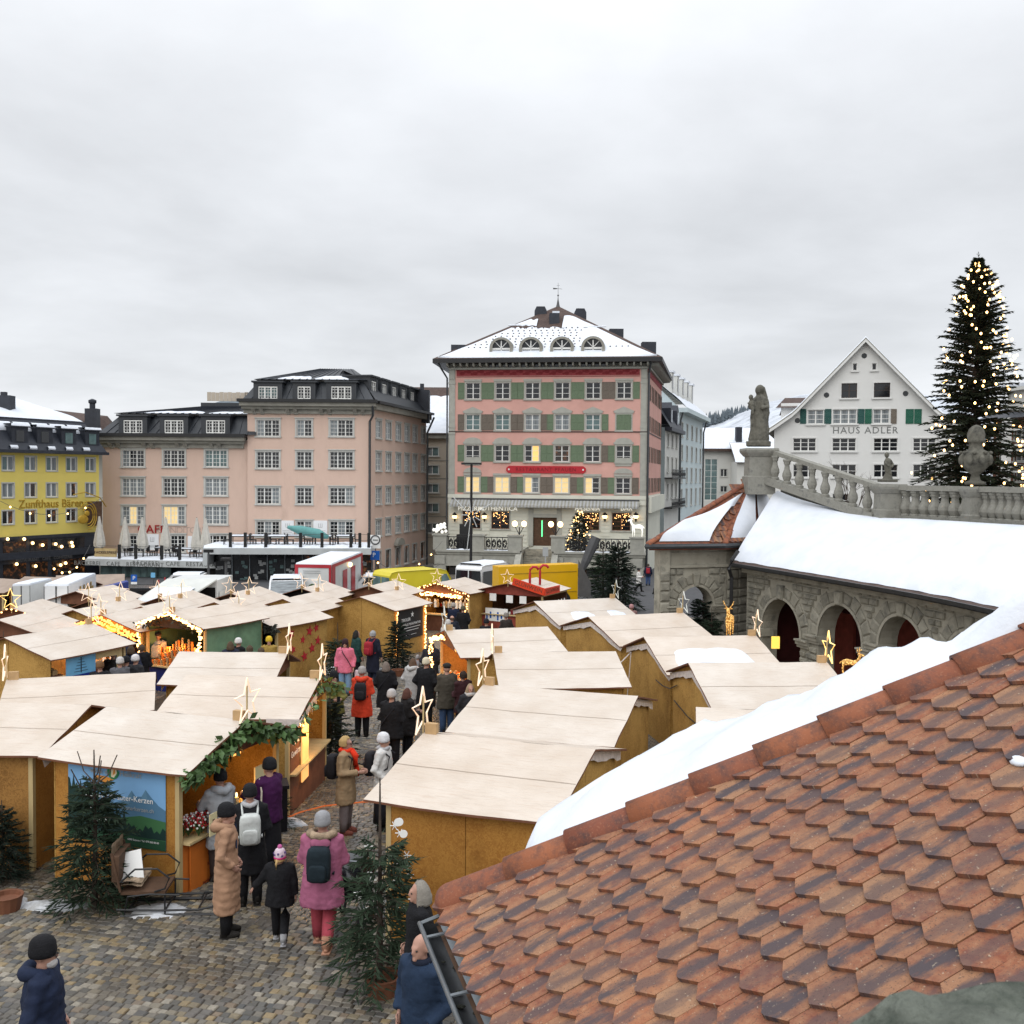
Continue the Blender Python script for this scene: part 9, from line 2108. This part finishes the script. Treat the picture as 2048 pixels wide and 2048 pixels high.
def extra(e,p,o,mx):
 if e.startswith('backpack'):
  c=cloth(BAGC[e]);m=MB();v=.145*p['vol'];rbox(m,(0,v+.09,1.18),(.29,.17,.42));rbox(m,(0,v+.19,1.1),(.21,.06,.2));put(m,'backpack',None,mx,mats=c,smooth=True,label='%s backpack worn by %s'%({'grey':'pale grey','navy':'dark teal','dark':'black','red':'red','beige':'beige'}[e.split('_')[1]],' '.join(p['label'].split()[:7])),cat='backpack')
  m=MB()
  for k in(-1,1):m.tube([(k*.1,v+.02,1.36),(k*.115,.02,1.475),(k*.13,-v+.0,1.36),(k*.16,-v+.03,1.15),(k*.16,v-.02,1.02)],.016,5)
  put(m,'shoulder_straps',o,mx,mats=c)
 elif e=='hood':m=MB();m.tube([(.1,-.06,1.46),(.125,.05,1.475),(.07,.13,1.46),(0,.155,1.43),(-.07,.13,1.46),(-.125,.05,1.475),(-.1,-.06,1.46)],lambda t:.035+.035*math.sin(math.pi*t),9);put(m,'hood',o,mx,mats=cloth(p['coatc']),smooth=True)
 elif e=='furhood':
  m=MB();m.tube([(.11,-.06,1.47),(.15,.05,1.49),(.09,.14,1.49),(0,.165,1.48),(-.09,.14,1.49),(-.15,.05,1.49),(-.11,-.06,1.47)],.05,9);put(m,'fur_trim',o,mx,mats='fur',smooth=True)
  m=MB();m.ball((0,.16,1.40),.13,.06,.09,10,7);put(m,'hood',o,mx,mats=cloth(p['coatc']),smooth=True)
 elif e=='collar':m=MB();m.lathe([(.085,0),(.1,.03),(.085,.075),(.07,.06)],14,(0,.01,1.44));put(m,'collar',o,mx,mats=cloth((.012,.016,.03)),smooth=True)
 elif e in('redscarf','greyscarf','bigscarf'):
  c=cloth({'redscarf':(.66,.035,.01),'greyscarf':(.36,.36,.37),'bigscarf':(.42,.4,.38)}[e]);m=MB();r_=.05 if e=='bigscarf' else.036;m.tube([(.09*math.cos(t),.01+.095*math.sin(t),1.475+.012*math.sin(3*t))for t in(2*math.pi*k/12 for k in range(12))],r_,8,closed=True)
  if e=='redscarf':m.tube([(.03,-.09,1.47),(.05,-.165,1.36),(.05,-.175,1.15),(.06,-.17,1.02)],.045,8,.05);m.tube([(-.02,-.09,1.47),(-.02,-.165,1.38),(-.0,-.17,1.22)],.04,8,.045)
  put(m,'scarf',o,mx,mats=c,smooth=True)
 elif e=='sidebag':
  m=MB();m.ball((.26,.02,.86),.085,.17,.15,10,8);put(m,'shoulder_bag',None,mx,mats=cloth((.02,.03,.06)),smooth=True,label='slouchy navy shoulder bag on the camel quilted coat',cat='bag');m=MB();m.tube([(.28,.02,.98),(.2,-.02,1.38),(.05,-.1,1.45),(-.15,-.13,1.2)],.012,5);put(m,'bag_strap',o,mx,mats=cloth(NAVY))
 elif e=='tote':
  b=mx@T(.31,-.02,.62);m=MB();m.rings([[(x,y*k,z)for x,y in((-.03,-.2),(.03,-.2),(.03,.2),(-.03,.2))]for z,k in((0,.95),(.02,1),(.38,1))]);to=put(m,'tote_bag',None,b,mats='canvas_beige',label='beige canvas tote bag with black lettering at the candle stall',cat='bag')
  for k,s_ in enumerate(('die','wichtigen','Dinge')):text(s_,.088,'black_cloth',to,b@T(.034,0,.2,R(90))@Matrix.Rotation(R(-82),4,'Y')@T(0,0,.09-.09*k),depth=.001)
  m=MB();m.tube([(.3,-.12,1.0),(.24,-.05,1.3),(.2,0,1.47),(.24,.08,1.3),(.3,.12,1.0)],.014,5);put(m,'bag_handle',to,mx,mats='canvas_beige')
 elif e=='skirt':m=MB();loft(m,[(1.0,.17,.13,0,0),(.8,.2,.15,0,0),(.4,.22,.17,0,0),(.16,.24,.18,0,0)],14);put(m,'skirt',o,mx,mats=cloth((.012,.012,.015)),smooth=True)
 elif e=='belt':m=MB();m.tube([(.2*math.cos(t),.008+.15*math.sin(t),1.05)for t in(2*math.pi*k/16 for k in range(16))],.02,5,closed=True);put(m,'belt',o,mx,mats=cloth(p['coatc']))
 elif e=='strap':m=MB();v=p['vol'];m.tube([(-.12,.1*v,1.42),(-.1,-.05,1.46),(-.05,-.15*v,1.35),(.12,-.165*v,1.1),(.2,-.12,.93),(.2,.1,.95),(.1,.16*v,1.1),(-.12,.13*v,1.38)],.014,5);put(m,'bag_strap',o,mx,mats='black_cloth')
 elif e=='glasses':
  m=MB()
  for k in(-1,1):m.tube([(k*.032+.025*math.cos(t),-.108,1.592+.02*math.sin(t))for t in(2*math.pi*j/8 for j in range(8))],.004,4,closed=True);m.bar((k*.057,-.105,1.595),(k*.082,.0,1.598),.006)
  m.bar((-.01,-.108,1.594),(.01,-.108,1.594),.006);put(m,'glasses',o,mx,mats='black_metal')
 elif e=='hatband':m=MB();m.lathe([(.106,0),(.11,.015),(.106,.03)],14,(0,.012,1.575),1,1.14);put(m,'hat_band',o,mx,mats=cloth((.5,.02,.16)),smooth=True);m=MB();m.ball((0,.012,1.775),.045);put(m,'bobble',o,mx,mats=cloth((.42,.1,.25)),smooth=True);m=MB();[m.ball((.1*math.cos(t),.012+.115*math.sin(t),1.66+.025*math.sin(t*5)),.022,n=6,m=4)for t in(2*math.pi*k/9 for k in range(9))];put(m,'hat_pattern',o,mx,mats=cloth((.12,.08,.2)))
 elif e=='phone':m=MB();m.box(-.04,.04,-.4,-.39,1.1,1.22);put(m,'phone',None,mx,mats='glass',label='dark phone held by the man in olive jacket',cat='phone')
 elif e in('tanbag','furbag','bagwhite','plasticbag'):
  c,l={'tanbag':(cloth((.2,.13,.09)),'tan bag carried by the green-jacketed person'),'furbag':('fur','furry pale bag beside the black jackets'),'bagwhite':(cloth((.55,.45,.48)),'small white bag at the side of the pink jacket'),'plasticbag':('paper','white plastic carrier bag beside the candle stall shopper')}[e]
  m=MB();rbox(m,(.36 if e!='tanbag' else.3,.02,.62),(.3,.22,.42)if e!='bagwhite' else(.14,.1,.34));put(m,'carrier_bag',None,mx,mats=c,smooth=True,label=l,cat='bag')
eyem=MB()
for k in(-1,1):eyem.ball((k*.031,-.087,1.592),.0125,.009,.0085,7,5)
for p in PS:
 h=p['h']
 if p['head']:w_=PH(p['px'],p['py'],p['head'])
 else:w_=PH(p['px'],p['py'],0)
 s=h/1.7;base=Matrix.Translation((w_.x,w_.y,G(w_.y)+.006))@Matrix.Rotation(R(p['yaw']),4,'Z')@Matrix.Diagonal((s,s,s,1))
 o=put(BODY[(p['pose'],p['leg'])],'person',None,base,label=p['label'],cat='person',group=p['group'])
 put(coat_mesh((p['pose'],p['hem'],p['vol']),cloth(p['coatc']),p['puffy']),'coat',o,base)
 lc_=cloth(p['legs']);put(once(('t',p['leg'],lc_),lambda:trousers(p['leg'],lc_)),'trousers',o,base)
 sc2=cloth(p['shoes']);put(once(('s',p['leg'],sc2),lambda:shoes(p['leg'],sc2)),'shoes',o,base)
 if p['hat']:hc=cloth(p['hatc'],.7,60);put(once((p['hat'],hc),lambda:(beanie if p['hat']=='beanie' else cap)(hc)),'hat',o,base)
 if p['hair']:hc2=cloth(p['haircol'],.6,70);put(once((p['hair'],hc2),lambda:hairm(p['hair'],hc2)),'hair',o,base)
 if p['eye']:put(once('eye',lambda:eyem.mesh('eyes','eye',True)),'eyes',o,base)
 for e in p['extras']:extra(e,p,o,base)
for idx,pos,rz,lab,s in((SI,PY(1517,893,38.9),R(-15),'large dark stone Madonna statue on the pavilion pedestal',1.0),(SI2,PY(1775,964,33.5),R(10),'small dark stone figure on the balustrade corner pier',1.0)):
 top=PY(1517,777,38.9).z if s==1.0 and idx==SI else PY(1775,908,33.5).z;k=(top-pos.z)/(2.2 if idx==SI else 1.24);put(RM[idx],'statue',None,T(*pos,rz)@Matrix.Diagonal((k,k,k,1))@T(0,0,.16 if idx==SI else.1),label=lab,cat='statue')
p=PH(700,1848,0);o=thing('pushchair','black covered pushchair pushed by the mauve parka woman','pushchair',(p.x,p.y,G(p.y)),R(170));mx=WM[o]
m=MB();m.ball((0,0,.62),.27,.4,.27,12,9);put(m,'seat_shell',o,mx,mats='black_cloth',smooth=True);m=MB();rr_=[[(.29*math.cos(t),.12+.38*math.cos(u)*1.0,.66+.34*math.sin(t)*(.6+.4*math.sin(u)))for t in(math.pi*k/10 for k in range(11))]for u in(math.pi*k/6*.9 for k in range(7))];m.rings(rr_,cap=False,close=False);put(m,'hood',o,mx,mats='dark_car',smooth=True)
m=MB()
for k in(-1,1):m.bar((k*.24,.42,1.02),(k*.24,-.3,.3),.025);m.bar((k*.24,.3,.2),(k*.24,-.2,.55),.025)
m.bar((-.24,.42,1.02),(.24,.42,1.02),.035);put(m,'frame',o,mx,mats='gutter_light')
for x,y in((-.26,.32),(.26,.32),(-.22,-.34),(.22,-.34)):m=MB();m.tube([(x,y+.12*math.cos(t),.14+.12*math.sin(t))for t in(2*math.pi*k/12 for k in range(12))],.022,5,closed=True);put(m,'wheel',o,mx,mats='rubber')
p=PH(402,1690,.45);m=MB();m.box(-.13,.13,-.06,.06,0,.36);m.tube([(-.06,0,.36),(-.05,0,.46),(.05,0,.46),(.06,0,.36)],.008,4);put(m,'paper_bag',None,T(*p,.5),mats='kraft',label='brown paper carrier bag hanging from the candle stall counter',cat='bag')
# ------------------------------------------------------------------ turn lettering into meshes
dg=bpy.context.evaluated_depsgraph_get();fonts=[o for o in SC.objects if o.type=='FONT']
for o in fonts:
 me=bpy.data.meshes.new_from_object(o.evaluated_get(dg));me.name='lettering';n=bpy.data.objects.new('lettering',me);COL.objects.link(n);n.parent=o.parent;n.matrix_basis=o.matrix_basis;bpy.data.objects.remove(o)
